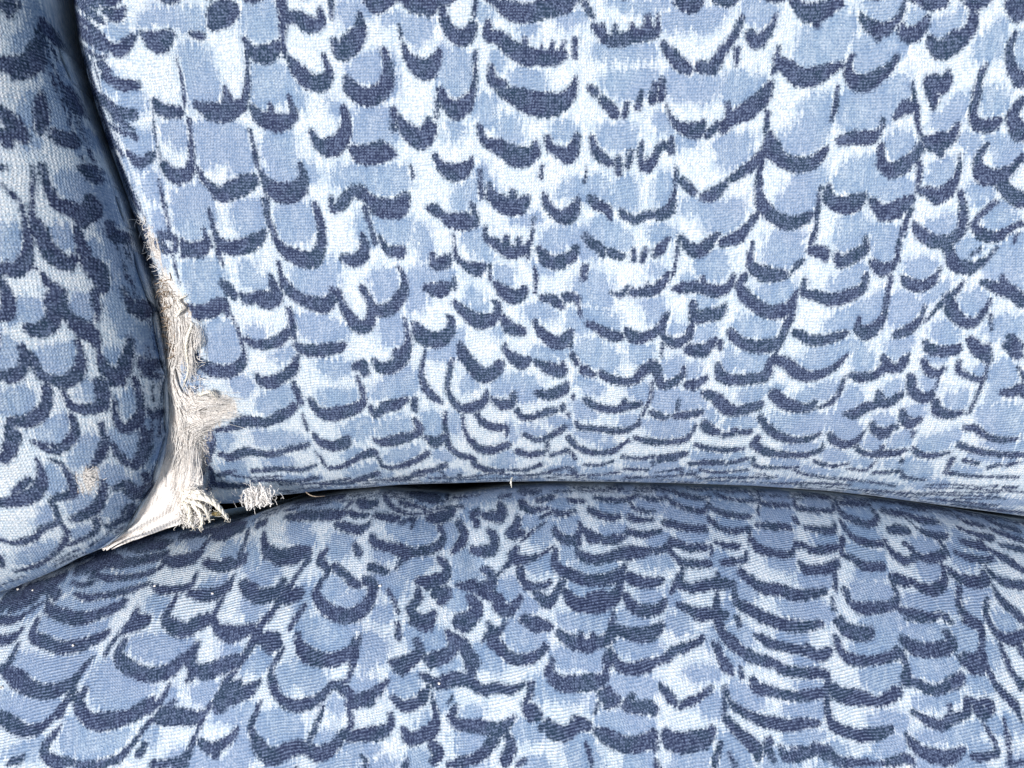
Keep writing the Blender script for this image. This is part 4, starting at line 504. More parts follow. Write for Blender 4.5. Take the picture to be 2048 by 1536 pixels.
PRINT_SEAT = (
    "D-1144,-459,1.0,-1129,-454,1.6,-1116,-447,2.0,-1101,-442,1.0;B-1093,-440,-1036,-419,-1036,-413,-1093,-434;D-1034,-416,1.0,-1012,-407,2.0,-991,-398,1.5"
    ",-970,-389,1.0;D-966,-387,1.0,-954,-384,2.2,-943,-380,2.0,-932,-376,1.0;B-923,-374,-880,-360,-880,-354,-923,-368;B-875,-358,-840,-352,-840,-346,-875,-"
    "352;D-833,-349,1.0,-811,-343,2.6,-789,-339,1.9,-766,-337,1.0;B-764,-339,-711,-329,-711,-323,-764,-333;D-700,-324,1.0,-690,-322,2.1,-681,-320,1.9,-670,"
    "-320,1.0;D-666,-318,1.0,-647,-315,1.7,-628,-311,2.6,-609,-308,1.0;B-597,-308,-561,-295,-561,-289,-597,-302;D-558,-289,1.0,-536,-282,1.5,-515,-275,1.5,"
    "-492,-270,1.0;D-483,-269,1.0,-472,-267,2.1,-460,-265,2.4,-448,-263,1.0;B-444,-265,-413,-258,-413,-252,-444,-259;D-399,-254,1.0,-388,-252,1.4,-377,-250"
    ",2.6,-366,-248,1.0;D-361,-247,1.0,-343,-246,2.3,-324,-243,1.5,-305,-241,1.0;D-300,-241,1.0,-285,-241,1.4,-268,-241,1.7,-251,-244,1.0;D-244,-243,1.0,-2"
    "35,-244,2.5,-226,-245,2.6,-216,-245,1.0;B-206,-250,-150,-253,-150,-247,-206,-244;D-140,-251,1.0,-117,-250,2.6,-94,-247,1.5,-71,-244,1.0;B-63,-246,-5,-"
    "239,-5,-233,-63,-240;B0,-239,55,-235,55,-229,0,-233;B64,-234,117,-231,117,-225,64,-228;D131,-229,1.0,153,-229,2.4,174,-229,1.5,196,-229,1.0;D207,-229,"
    "1.0,215,-229,2.1,224,-228,2.5,233,-229,1.0;B238,-231,263,-231,263,-225,238,-225;D273,-230,1.0,288,-229,2.4,303,-230,2.5,318,-229,1.0;B331,-233,373,-23"
    "5,373,-229,331,-227;D385,-233,1.0,404,-232,1.7,423,-233,1.9,442,-234,1.0;D452,-234,1.0,467,-236,1.4,483,-237,2.4,499,-236,1.0;D501,-236,1.0,520,-237,1"
    ".9,539,-238,1.4,558,-238,1.0;B570,-242,605,-246,605,-240,570,-236;D615,-244,1.0,636,-245,1.4,656,-246,2.0,676,-248,1.0;D687,-248,1.0,698,-249,2.3,709,"
    "-251,1.9,720,-251,1.0;D731,-251,1.0,753,-255,2.2,775,-257,2.5,797,-258,1.0;B803,-264,853,-269,853,-263,803,-258;B858,-270,915,-276,915,-270,858,-264;B"
    "928,-278,996,-290,996,-284,928,-272;D1003,-287,1.0,1012,-288,2.4,1021,-290,1.5,1031,-291,1.0;D1042,-293,1.0,1053,-296,2.3,1064,-296,2.4,1075,-298,1.0;"
    "D1085,-300,1.0,1107,-305,1.7,1129,-307,2.3,1152,-310,1.0;B1161,-316,1209,-322,1209,-316,1161,-310;D1222,-321,1.0,1233,-323,2.0,1245,-324,2.0,1256,-326"
    ",1.0;D1265,-328,1.0,1274,-328,2.0,1283,-329,2.2,1291,-331,1.0;D1294,-331,1.0,1310,-334,1.6,1326,-336,1.9,1343,-337,1.0;B-1142,-466,-1081,-442,-1081,-4"
    "36,-1142,-460;D-1078,-437,1.0,-1059,-430,1.8,-1041,-422,2.1,-1022,-416,1.0;D-1019,-414,1.0,-1001,-407,1.9,-983,-400,1.9,-965,-393,1.0;D-959,-390,1.0,-"
    "943,-385,2.4,-928,-379,2.1,-913,-374,1.0;D-901,-369,1.0,-890,-365,2.5,-880,-363,1.7,-869,-359,1.0;D-855,-356,1.0,-834,-353,2.4,-813,-350,1.9,-791,-345"
    ",1.0;B-780,-346,-750,-341,-750,-335,-780,-340;B-737,-338,-670,-327,-670,-321,-737,-332;D-666,-322,1.0,-656,-321,1.6,-647,-320,1.6,-638,-318,1.0;B-633,"
    "-321,-572,-302,-572,-296,-633,-315;D-565,-297,1.0,-546,-291,1.4,-527,-284,2.2,-510,-279,1.0;D-498,-277,1.0,-487,-275,2.0,-476,-273,1.4,-465,-270,1.0;D"
    "-453,-269,1.0,-433,-265,2.0,-413,-261,2.6,-393,-257,1.0;D-382,-256,1.0,-369,-254,2.5,-357,-253,2.5,-345,-252,1.0;D-335,-250,1.0,-315,-247,2.0,-296,-24"
    "5,1.4,-278,-245,1.0;D-271,-247,1.0,-254,-247,2.2,-236,-250,2.1,-218,-251,1.0;B-210,-255,-167,-258,-167,-252,-210,-249;D-165,-255,1.0,-147,-256,1.9,-12"
    "8,-256,1.5,-111,-253,1.0;B-106,-256,-40,-248,-40,-242,-106,-250;B-31,-246,29,-240,29,-234,-31,-240;B33,-240,79,-237,79,-231,33,-234;D85,-235,1.0,102,-"
    "234,1.7,118,-234,2.3,134,-234,1.0;D140,-233,1.0,148,-233,2.5,157,-233,2.3,165,-234,1.0;D168,-235,1.0,191,-233,2.6,214,-234,1.7,237,-234,1.0;D245,-234,"
    "1.0,268,-234,1.5,290,-235,2.1,312,-235,1.0;B320,-237,354,-239,354,-233,320,-231;B361,-240,398,-241,398,-235,361,-234;B412,-241,470,-244,470,-238,412,-"
    "235;B476,-244,513,-245,513,-239,476,-238;D517,-243,1.0,530,-243,1.7,541,-244,1.9,553,-243,1.0;D563,-245,1.0,573,-245,2.2,582,-245,1.8,592,-247,1.0;D60"
    "0,-247,1.0,611,-249,2.4,623,-250,2.1,634,-249,1.0;B646,-254,680,-256,680,-250,646,-248;D694,-255,1.0,707,-256,1.5,720,-257,2.5,733,-257,1.0;B736,-261,"
    "765,-263,765,-257,736,-255;B767,-264,802,-268,802,-262,767,-258;B807,-268,838,-271,838,-265,807,-262;D847,-271,1.0,869,-274,1.8,891,-275,1.9,913,-279,"
    "1.0;D926,-279,1.0,947,-283,1.9,969,-286,1.6,990,-290,1.0;B999,-294,1059,-303,1059,-297,999,-288;B1071,-305,1108,-312,1108,-306,1071,-299;D1118,-310,1."
    "0,1138,-314,2.3,1159,-318,2.5,1179,-319,1.0;D1182,-319,1.0,1199,-323,2.3,1217,-325,2.0,1235,-327,1.0;D1246,-329,1.0,1260,-332,2.3,1274,-333,2.2,1288,-"
    "335,1.0;B1301,-340,1344,-346,1344,-340,1301,-334;D-830,-354,7.9,-798,-352,10.5,-761,-348,10.5,-737,-343,5.2;D-723,-333,6.6,-654,-321,7.9,-596,-312,10."
    "5;D-642,-326,10.5,-615,-321,13.1,-590,-311,7.9;D-895,-375,13.1,-852,-378,12.9,-806,-378,9,-767,-370,9,-734,-361,7.7;D-884,-401,7.6,-847,-404,6.3,-805,"
    "-402,6.3,-757,-394,6.3,-731,-381,5.1;D-732,-369,7.7,-701,-372,12.7,-668,-364,12.7,-654,-353,5.1;D-639,-371,7.6,-608,-376,10,-574,-372,10,-555,-354,5;D"
    "-651,-331,5.2,-658,-355,5.1;D-565,-315,5.2,-558,-345,5;D-903,-433,3.8,-870,-438,7.5,-831,-432,6.2,-793,-425,7.5,-749,-411,5;D-936,-426,10.2;D-737,-412"
    ",5,-717,-420,8.6,-686,-417,7.4,-655,-411,7.4,-648,-388,3.7;D-651,-422,7.4,-623,-425,12.2,-589,-419,12.2,-572,-401,7.3,-565,-388,3.7;D-538,-403,12.2,-5"
    "16,-412,14.5;D-965,-449,5,-947,-463,9.9,-912,-469,12.3,-867,-472,12.2,-830,-463,11,-795,-449,9.8,-783,-439,4.9;D-967,-481,7.4,-965,-505,9.8,-937,-513,"
    "12.1,-893,-520,12,-857,-517,12,-820,-504,9.6,-798,-491,4.8;D-754,-450,4.9,-755,-469,9.7,-763,-483,9.6,-775,-494,4.8;D-726,-470,9.7,-740,-474,14.5,-758"
    ",-483,12;D-1061,-489,10,-1022,-485,7.5,-1000,-472,5,-974,-453,3.8;D-1037,-519,9.8,-1009,-514,9.8,-994,-497,4.9;D-989,-521,4.9,-993,-541,7.2,-999,-560,"
    "9.6;D-676,-429,3.7,-685,-448,7.3,-690,-465,9.6,-670,-478,14.4,-643,-484,14.3,-615,-470,14.3,-590,-465,9.5,-572,-482,9.5,-544,-491,11.7,-508,-477,9.4;D"
    "-576,-424,4.8,-585,-444,7.2,-591,-461,7.2;D-1006,-562,9.6,-963,-578,16.6,-922,-591,14.1,-884,-591,14,-854,-580,11.7,-836,-557,7.1,-824,-539,4.7,-817,-"
    "534,2.4;D-761,-506,7.2,-770,-527,9.5,-750,-544,14.1,-717,-556,14,-686,-559,14,-653,-548,14,-637,-529,9.4;D-795,-530,3.6,-786,-509,6,-779,-500,3.6;D-61"
    "2,-505,7.1,-618,-524,11.7,-610,-549,11.6,-577,-547,13.9,-543,-537,13.9,-515,-523,9.3,-495,-493,7;D-612,-565,4.6,-609,-555,7;D-822,-589,7,-828,-604,9.3"
    ",-817,-620,11.5;D-833,-594,4.6,-854,-611,6.9,-859,-631,6.9;D-653,-574,3.5,-664,-595,6.9,-676,-610,9.2,-707,-625,9.2;D-519,-569,11.5,-542,-582,13.7,-55"
    "1,-606,13.7,-528,-594,11.4,-494,-579,11.4;D-780,-627,6.9,-732,-626,9.2;D-665,-616,6.9,-635,-619,9.1,-598,-622,9.1;B-1049,-464,-1010,-453,-968,-453,-99"
    "1,-475,-1028,-478;B-913,-420,-842,-412,-774,-405,-754,-400,-796,-418,-848,-427,-906,-429;B-933,-446,-837,-449,-800,-439,-802,-452,-838,-457,-887,-459,"
    "-934,-458;B-965,-485,-908,-477,-861,-487,-811,-477,-825,-489,-867,-503,-926,-498;B-991,-535,-934,-543,-854,-539,-821,-522,-826,-547,-840,-568,-888,-57"
    "7,-948,-565,-981,-567;B-756,-504,-699,-498,-632,-504,-619,-507,-632,-529,-675,-538,-724,-527;B-789,-542,-762,-545,-732,-564,-687,-575,-692,-600,-733,-"
    "618,-783,-615,-805,-587,-815,-567;B-854,-327,-742,-332,-738,-339,-795,-343,-839,-349;B-695,-337,-660,-331,-652,-355,-672,-356;B-609,-349,-573,-334,-56"
    "6,-363,-595,-365;B-633,-413,-589,-394,-576,-399,-604,-416;B-555,-345,-533,-333,-518,-374,-546,-376;B-734,-433,-692,-436,-704,-457,-731,-453;B-530,-432"
    ",-505,-427,-499,-460,-517,-456;B-616,-588,-582,-566,-555,-575,-577,-601;B-987,-621,-950,-613,-882,-615,-867,-629,-982,-637;B-850,-380,-746,-379,-755,-"
    "388,-826,-391;D-627,-316,13.2,-601,-314,13.2,-585,-309,10.5;D-547,-303,7.8,-531,-298,7.8;D-481,-263,5.4,-428,-257,5.4,-372,-248,5.4;D-486,-285,5.2,-45"
    "4,-283,9.1,-412,-279,10.3,-370,-278,10.3,-352,-273,5.2;D-347,-273,5.2,-329,-277,6.4,-305,-276,5.1;D-346,-255,5.3,-356,-265,3.9;D-332,-254,7.9,-316,-26"
    "0,10.4,-294,-257,7.8;D-289,-276,5.1,-262,-281,7.7,-241,-283,7.6;D-242,-256,5.2,-215,-261,5.2,-187,-268,3.9;D-277,-247,5.3,-253,-265,5.2,-224,-275,3.9,"
    "-193,-276,3.9,-160,-268,3.9,-107,-264,3.9;D-226,-243,5.4,-191,-249,8,-163,-254,8;D-144,-248,5.4,-141,-254,4;D-176,-283,7.7,-153,-283,12.9,-132,-277,10"
    ".4,-125,-271,7.8;D-234,-290,5.1,-210,-284,5.1;D-202,-282,3.8,-210,-299,3.8;D-565,-315,3.9,-561,-333,5.1,-567,-352,5;D-594,-367,10,-569,-369,10,-551,-3"
    "62,7.5,-549,-353,5;D-524,-314,5.1,-518,-328,7.6,-504,-344,12.5,-474,-354,14.9,-443,-349,17.3,-418,-344,12.4;D-415,-357,7.4,-427,-375,4.9,-438,-396,6,-"
    "450,-413,9.6,-459,-430,8.3,-472,-451,7.1,-485,-464,9.4,-497,-485,7,-507,-510,7,-523,-538,6.9;D-420,-413,12,-443,-421,14.4;D-565,-388,3.7,-568,-405,7.3"
    ",-577,-414,7.3;D-541,-403,9.7,-521,-417,12,-494,-420,14.4,-465,-411,12,-458,-396,7.3;D-379,-338,6.2,-388,-356,9.8,-369,-372,7.3,-379,-394,4.8,-387,-41"
    "2,9.6,-376,-428,11.9,-354,-443,14.2,-321,-450,14.1,-290,-439,14.1,-276,-418,11.9,-275,-397,12,-291,-388,9.6;D-355,-368,9.7,-335,-378,8.5,-313,-393,9.6"
    ",-300,-397,7.2;D-366,-293,7.6,-342,-299,10.1,-315,-302,10,-300,-295,7.6,-297,-287,3.8;D-308,-311,5;D-320,-329,7.4,-310,-343,8.6;D-289,-313,7.5,-277,-3"
    "26,9.9,-254,-331,9.9,-228,-338,12.3,-197,-342,9.9,-170,-338,9.9,-150,-330,9.9,-142,-313,7.5,-151,-300,6.3;D-212,-346,9.8,-225,-359,6.1,-232,-370,3.6;D"
    "-284,-365,7.3,-264,-371,8.5,-246,-374,4.8;D-112,-292,7.7,-100,-309,10.1,-104,-326,10,-119,-341,7.4;D-146,-354,7.4,-132,-369,9.7,-136,-386,12.1,-158,-3"
    "94,14.4,-185,-392,9.6;D-184,-407,7.2,-185,-424,9.5,-199,-440,9.4,-181,-455,11.8,-164,-462,14.1,-155,-449,9.4;D-152,-413,9.6,-132,-414,14.3,-141,-426,9"
    ".5;D-105,-398,7.2,-73,-398,9.6;D-245,-406,4.8,-231,-423,4.7,-223,-444,4.7;D-221,-463,4.7,-217,-486,7;D-406,-433,4.8,-418,-452,7.1,-431,-475,4.7;D-413,"
    "-483,7,-406,-500,9.3,-385,-517,13.9,-356,-525,13.8,-327,-520,13.8,-304,-507,11.5,-293,-485,5.8;D-560,-478,9.5,-533,-482,11.8,-504,-473,9.4;D-469,-489,"
    "14,-450,-501,11.6,-456,-492,14;D-437,-505,4.6,-447,-526,5.8;D-261,-501,11.6;D-186,-491,5.8,-178,-508,9.3,-194,-524,11.5,-222,-530,9.2;D-124,-479,7,-10"
    "9,-495,9.3,-123,-516,13.9,-151,-521,11.5,-153,-529,11.5;D-85,-419,7.1,-72,-440,11.8,-86,-457,16.4,-106,-455,9.4;D-90,-491,7,-80,-511,9.2,-70,-528,11.5"
    ";D-81,-339,7.4,-65,-342,7.4;D-84,-280,7.7,-72,-294,7.6;D-307,-532,4.6,-298,-519,4.6;B-472,-294,-442,-298,-405,-329,-432,-332,-464,-316;B-377,-321,-339"
    ",-316,-326,-326,-347,-350,-369,-347;B-378,-386,-346,-389,-331,-406,-347,-419,-373,-420;B-328,-414,-289,-409,-287,-426,-328,-433,-345,-434;B-523,-385,-"
    "488,-359,-469,-371,-487,-395,-521,-394;B-534,-428,-492,-430,-483,-447,-518,-452;B-608,-341,-572,-336,-574,-357,-597,-361;B-411,-463,-358,-458,-307,-46"
    "5,-301,-486,-328,-507,-353,-504,-374,-483,-404,-479;B-265,-289,-170,-291,-159,-317,-204,-327,-231,-316;B-146,-296,-119,-300,-122,-328,-138,-328;B-226,"
    "-355,-163,-356,-179,-377,-218,-381;B-278,-337,-240,-342,-250,-359;B-277,-380,-223,-385,-209,-406,-232,-419,-250,-401;B-278,-448,-243,-433,-236,-455;B-"
    "291,-490,-251,-482,-237,-518,-278,-528;B-204,-476,-168,-462,-139,-477,-155,-498,-190,-504;B-501,-521,-466,-505,-455,-534,-503,-537;B-489,-266,-377,-26"
    "2,-368,-270,-460,-273;B-121,-343,-62,-351,-61,-381,-104,-381;B-110,-407,-73,-419,-109,-441,-127,-424;B-405,-508,-393,-386,-405,-408,-426,-404;B-106,-2"
    "74,-79,-265,-68,-277,-88,-286;D-84,-276,7.7,-73,-273,7.7;D-78,-286,7.7,-77,-295,5.1;D-65,-277,5.1,-44,-279,10.2,-25,-278,12.8,-20,-267,10.3,-26,-259,7"
    ".8;D-26,-246,3.9,-4,-242,4;D18,-236,5.3,45,-237,5.3,61,-235,4;D22,-258,10.3,41,-267,7.7,59,-266,5.1,81,-264,3.9;D55,-249,5.2,82,-245,6.5,93,-242,3.9;D"
    "88,-268,5.1,106,-273,6.4,133,-268,3.8;D122,-249,5.2,156,-251,3.9;D59,-280,3.8,80,-271,3.8;D165,-266,7.7,179,-272,7.6,205,-279,7.6,226,-277,5.1;D179,-2"
    "44,5.2,210,-249,5.2,248,-247,5.2,269,-240,3.9;D210,-230,4,243,-230,4;D252,-251,3.9,258,-262,5.1,278,-268,5.1,299,-268,3.8;D246,-279,7.6,261,-283,6.3,2"
    "93,-283,5;D319,-272,5.1;D272,-240,3.9,297,-247,5.2,324,-247,3.9;D298,-230,2.7,344,-233,4;D330,-245,3.9,348,-255,5.2,372,-264,5.1,407,-269,5.1;D351,-23"
    "5,4,380,-243,5.3,416,-247,3.9;D323,-288,7.6,350,-294,7.5,383,-299,7.5,398,-299,7.5;D14,-282,7.6,6,-298,10.1,-4,-311,10,22,-308,7.5;D19,-321,3.7,42,-30"
    "4,3.7,69,-288,2.5;D-51,-303,5,-37,-315,10,-42,-337,12.3,-70,-340,9.9,-81,-334,5;D89,-301,7.5,98,-314,9.9,123,-318,9.9,140,-305,7.5,141,-290,5;D150,-30"
    "1,7.5,164,-314,12.4,180,-314,7.4;D187,-320,7.4,210,-316,9.9,231,-311,6.2;D130,-335,4.9,136,-322,7.4;D137,-344,9.8,164,-352,9.7,192,-348,9.7,228,-339,1"
    "2.2,253,-339,12.2,281,-335,7.3;D236,-331,6.1,232,-344,12.2;D240,-303,7.5,270,-309,7.4,305,-301,5;D327,-318,7.4,351,-329,7.4,391,-331,7.4;D89,-335,4.9,"
    "86,-353,9.7,95,-370,10.8,120,-378,12,149,-387,12,183,-386,12,211,-378,12,225,-361,4.8;D291,-337,7.3,315,-331,7.4,323,-341,6.1,341,-357,7.3,385,-359,7."
    "3;D342,-363,3.6,332,-382,6,311,-407,4.7;D330,-390,7.2,349,-399,9.5,379,-397,9.5;D9,-334,7.4,1,-349,12.2,21,-353,9.7,51,-347,4.9,85,-329,3.7;D-4,-358,7"
    ".3,-19,-371,4.8,-34,-386,4.8;D-59,-373,7.3,-44,-376,9.7,-41,-397,12,-73,-402,9.6,-103,-398,7.2,-33,-418,11.9,-23,-435,14.2,-4,-439,11.8,16,-419,7.1;D1"
    "6,-371,9.7,21,-388,9.6,38,-400,9.5,65,-396,7.2,75,-391,4.8;D99,-391,7.2,84,-412,9.5,69,-425,11.8,50,-413,9.5;D104,-408,9.5,122,-425,14.1,151,-431,14.1"
    ",181,-424,16.5,206,-409,11.8,216,-378,7.2;D152,-416,9.5,177,-412,11.8;D230,-382,12,257,-390,11.9,284,-390,9.5,297,-386,4.8;D223,-414,9.5,233,-430,11.7"
    ",257,-439,11.7,286,-433,9.4,297,-422,7.1;D-85,-417,6,-72,-429,11.8,-67,-444,11.8,-86,-461,14.1,-106,-455,9.4;D25,-453,9.4,49,-459,11.7,73,-465,7;D-11,"
    "-460,4.7,-28,-477,9.3,-42,-490,9.3,-23,-502,11.5,-9,-518,9.2,20,-522,11.5,48,-513,9.2,65,-500,6.9;D89,-475,7,110,-487,11.5,139,-496,13.8,167,-491,11.5"
    ",187,-483,11.5,193,-462,7,196,-441,4.7;D132,-479,6.9,132,-492,9.2;D154,-479,6.9,153,-492,9.2;D197,-466,9.3,225,-476,11.6,254,-478,13.9,278,-470,11.6,2"
    "88,-462,4.6;D185,-508,6.9,180,-521,11.4;D323,-428,5.9,344,-437,9.4,372,-445,9.3;D293,-520,6.9,309,-504,9.2,333,-497,6.9,365,-485,4.6;D-119,-487,9.3,-9"
    "5,-499,11.6,-82,-528,9.2;D-122,-275,2.6;B-112,-364,-74,-369,-59,-389,-86,-394,-113,-390;B-29,-390,6,-388,21,-411,30,-417,1,-422,-24,-405;B31,-362,66,-"
    "349,81,-348,71,-366,46,-370;B58,-293,89,-288,83,-314,67,-327,42,-314;B105,-283,136,-283,129,-305,109,-305;B187,-296,229,-292,221,-309,190,-309;B282,-3"
    "13,321,-309,315,-326,279,-331;B108,-327,128,-327,126,-348,106,-348;B126,-357,213,-356,187,-369,145,-374;B112,-391,185,-395,160,-403,123,-410;B160,-410"
    ",197,-399,192,-407;B97,-450,189,-437,183,-458,144,-473,102,-462;B252,-343,314,-348,312,-361,262,-361;B245,-407,289,-407,287,-424,255,-428;B198,-445,23"
    "0,-441,265,-458,228,-466,202,-458;B-11,-460,20,-468,63,-475,49,-497,20,-505,-4,-485,-18,-472;B-75,-503,-42,-498,-23,-527,-75,-534;B81,-509,176,-504,17"
    "5,-529,76,-532;B196,-491,281,-491,273,-508,225,-516;B21,-417,54,-430,25,-447,6,-447;B337,-275,407,-277,403,-292,340,-283;B187,-257,241,-255,244,-266,1"
    "91,-266;B268,-253,315,-255,318,-266,266,-262;B341,-245,413,-254,410,-262,373,-260;B27,-280,54,-275,58,-288,27,-293;B351,-303,397,-303,394,-318,358,-31"
    "8;B81,-357,106,-357,96,-365;B76,-253,114,-249,118,-262,91,-262;B300,-399,330,-416,311,-428;D331,-243,3.9,343,-253,5.2,366,-264,5.1,397,-269,5.1,408,-2"
    "67,5.1,420,-256,5.2;D357,-235,4,384,-245,3.9,411,-247,3.9,429,-243,3.9;D443,-240,4,471,-248,3.9,507,-252,3.9,530,-250,3.9;D543,-237,4,519,-272,3.8;D53"
    "3,-255,5.2,558,-259,5.2,592,-260,5.2;D616,-248,4,608,-264,5.2,636,-269,5.2,684,-270,5.2,700,-258,4;D635,-245,2.7,698,-250,4;D707,-254,5.3,700,-274,5.2"
    ",714,-287,5.1,742,-296,6.4,766,-292,6.4,779,-282,5.2,777,-272,5.2;D720,-258,5.3,764,-261,5.3;D425,-264,5.1,449,-273,6.4,479,-278,6.4,500,-278,5.1;D318"
    ",-288,7.6,342,-294,7.5,378,-299,7.5,399,-297,7.5;D413,-284,7.6,430,-297,6.3,460,-303,6.2,492,-299,5;D491,-301,3.8,485,-323,4.9;D507,-293,5,536,-295,7."
    "6,578,-298,6.3;D594,-285,7.6,599,-292,5.1;D612,-299,5,640,-303,7.6,667,-304,7.6,677,-295,5.1;D694,-289,5.1,697,-304,6.3,711,-320,7.5,736,-328,8.7,763,"
    "-329,6.2;D324,-320,7.4,350,-331,7.4,386,-331,7.4,404,-331,4.9,400,-346,3.7;D413,-323,4.9,437,-329,7.4,463,-329,4.9;D491,-319,7.4,498,-332,9.8,521,-340"
    ",8.6,556,-345,7.3,576,-333,3.7,578,-320,2.5;D582,-328,7.4,603,-331,4.9;D606,-337,7.4,632,-338,8.6,666,-332,7.4;D323,-341,6.1,336,-354,7.3,360,-359,8.5"
    ",395,-359,7.3;D421,-359,7.3,447,-355,7.3,467,-353,6.1,473,-340,4.9;D681,-321,7.5,670,-343,6.2,689,-354,7.4,710,-367,9.8,746,-367,8.5;D769,-327,5,777,-"
    "344,7.4,798,-357,7.4;D792,-301,3.8,825,-307,7.6;D800,-272,5.2,847,-280,5.2;D578,-361,7.3,590,-371,9.7,621,-370,9.7,649,-364,9.7,657,-355,4.9;D644,-381"
    ",6,638,-402,6;D628,-419,4.8,627,-438,4.7;D455,-374,9.6,470,-387,9.6,492,-400,11.9,526,-405,11.9,554,-413,11.9,590,-412,9.5,616,-408,7.2;D342,-363,4.8,"
    "326,-386,6,311,-407,4.7;D320,-393,7.1,344,-399,8.3,374,-395,9.5,404,-393,11.9,434,-395,9.5;D407,-376,4.8,405,-391,9.5;D401,-412,5.9,397,-437,9.4,394,-"
    "462,7;D330,-430,7,353,-441,9.4,377,-443,11.7,411,-446,9.4;D434,-408,7.1,438,-425,9.4,461,-438,11.7,488,-451,11.7,516,-461,11.7,554,-466,11.7,584,-467,"
    "7;D434,-452,7,435,-465,4.7;D657,-406,7.2,661,-428,7.1,679,-436,11.8,714,-437,11.8,745,-433,9.5,760,-416,6,756,-397,4.8;D764,-389,12.1,783,-395,9.7;D63"
    "5,-455,7,643,-474,14,669,-482,11.6,690,-474,9.3;D622,-482,4.7,628,-507,6.9,631,-518,4.6;D399,-462,7,410,-488,9.2,433,-505,9.2,455,-518,11.5,485,-526,1"
    "1.5;D469,-482,6.9,487,-493,9.2,519,-501,9.2,552,-506,9.2,580,-519,9.2,600,-511,9.2;D633,-518,9.2,666,-524,9.2,702,-524,9.2,739,-516,9.2;D390,-496,6.9,"
    "397,-521,9.2;D284,-520,6.9,309,-504,9.2,338,-495,6.9,365,-483,4.6;D704,-524,6.9,736,-508,6.9;B430,-254,495,-259,510,-267,475,-273,438,-267;B328,-266,3"
    "95,-273,405,-284,365,-288,324,-283;B422,-288,483,-286,488,-297,439,-301;B526,-267,586,-268,591,-285,574,-294,522,-289;B517,-302,575,-305,567,-337,520,"
    "-336,512,-319;B546,-239,607,-248,600,-256,547,-251;B649,-253,694,-258,684,-266,631,-265;B703,-270,773,-276,758,-288,728,-287,706,-279;B698,-296,761,-3"
    "01,757,-318,728,-322,703,-309;B345,-305,392,-305,388,-322,352,-322;B524,-349,565,-350,554,-371,526,-362;B684,-326,716,-339,763,-352,720,-360,686,-347;"
    "B690,-373,754,-374,737,-386,710,-390;B662,-406,707,-399,749,-403,743,-424,674,-428;B567,-380,637,-376,630,-402,580,-401;B525,-421,576,-418,621,-440,62"
    "5,-457,569,-452,522,-438;B439,-421,419,-395,457,-389,478,-408,452,-417;B404,-340,429,-344,420,-361,400,-361;B414,-366,454,-370,445,-387,415,-387;B405,"
    "-420,429,-425,425,-452,409,-458;B504,-476,554,-468,555,-489,513,-493;B678,-461,768,-442,761,-467,705,-474;B409,-462,456,-471,457,-496,434,-492;B684,-4"
    "91,759,-475,742,-504,693,-503;B298,-462,335,-479,339,-441,314,-445;B619,-316,668,-312,661,-330,634,-331;B499,-310,516,-306,516,-323,500,-323;D699,-270"
    ",5.2,716,-281,5.2,737,-292,7.7,759,-296,5.1,778,-282,5.2,778,-272,5.2;D715,-258,5.3,748,-261,5.3,778,-262,4;D800,-256,4.1,848,-260,4.1;D794,-274,3.9,8"
    "19,-279,5.2,852,-282,5.2,873,-291,7.8,912,-294,5.2;D859,-264,4,891,-270,5.4,933,-273,4.1,970,-280,4;D790,-306,7.6,815,-306,10.2,831,-309,7.6;D842,-286"
    ",2.6,856,-305,3.8,872,-314,7.6,897,-319,7.6,916,-317,5.1;D969,-290,4,983,-299,5.2,1013,-306,5.2;D1035,-293,4,1056,-306,5.3,1092,-315,6.5;D950,-306,3.9"
    ",972,-315,5.1,1002,-324,7.7,1019,-323,5.1;D1026,-310,3.9,1051,-322,6.5,1084,-331,6.4;D991,-282,4.1,1050,-288,4.1,1106,-296,5.4;D942,-329,7.6,966,-336,"
    "8.8,983,-336,7.6,978,-328,3.8;D983,-340,6.3,1001,-351,7.5,1022,-363,10,1044,-380,7.4;D1024,-337,5.1,1069,-347,7.6;D770,-323,5,773,-338,6.2,782,-353,7."
    "4,798,-360,7.4,821,-351,7.4,820,-336,6.2,810,-330,5;D827,-349,7.4,843,-356,8.6,874,-353,9.9,893,-344,7.5,890,-325,5.1;D913,-347,5,936,-356,7.5,966,-36"
    "1,7.5,991,-358,5;D761,-387,9.7,780,-391,9.7,788,-398,7.2;D798,-394,7.3,812,-404,9.6,836,-409,12,862,-397,9.7,874,-376,6.1,872,-363,4.9;D881,-372,6.1,8"
    "97,-389,9.8,927,-398,12.2,955,-394,9.8,954,-382,7.4;D965,-372,4.9,973,-386,7.4,994,-400,9.8,1029,-405,9.8;D759,-399,4.8,760,-420,6,751,-433,9.5;D761,-"
    "441,7.1,786,-450,11.8,815,-455,9.4,837,-449,7.1;D845,-455,9.5,855,-464,4.7;D751,-491,9.3,767,-504,13.9,800,-509,13.9,831,-505,13.9,848,-497,9.3,843,-4"
    "80,4.7;D892,-406,6,881,-427,7.2,883,-448,8.3,899,-462,9.5,910,-473,9.4,905,-498,7,896,-518,9.3;D965,-407,4.9,969,-428,9.6,985,-445,9.6,1001,-462,9.5;D"
    "943,-426,4.8,929,-448,7.1,931,-469,7.1,943,-486,9.4,966,-495,11.7,992,-487,11.8;D634,-520,9.2,656,-528,9.2,691,-522,8.1,721,-516,6.9,742,-510,6.9,747,"
    "-533,6.9,748,-554,9.2;D866,-522,11.6,887,-535,16.2,876,-539,13.8;D940,-502,4.7,943,-527,5.8,951,-552,6.9,967,-565,6.9;D904,-543,6.9,910,-560,6.9;D741,"
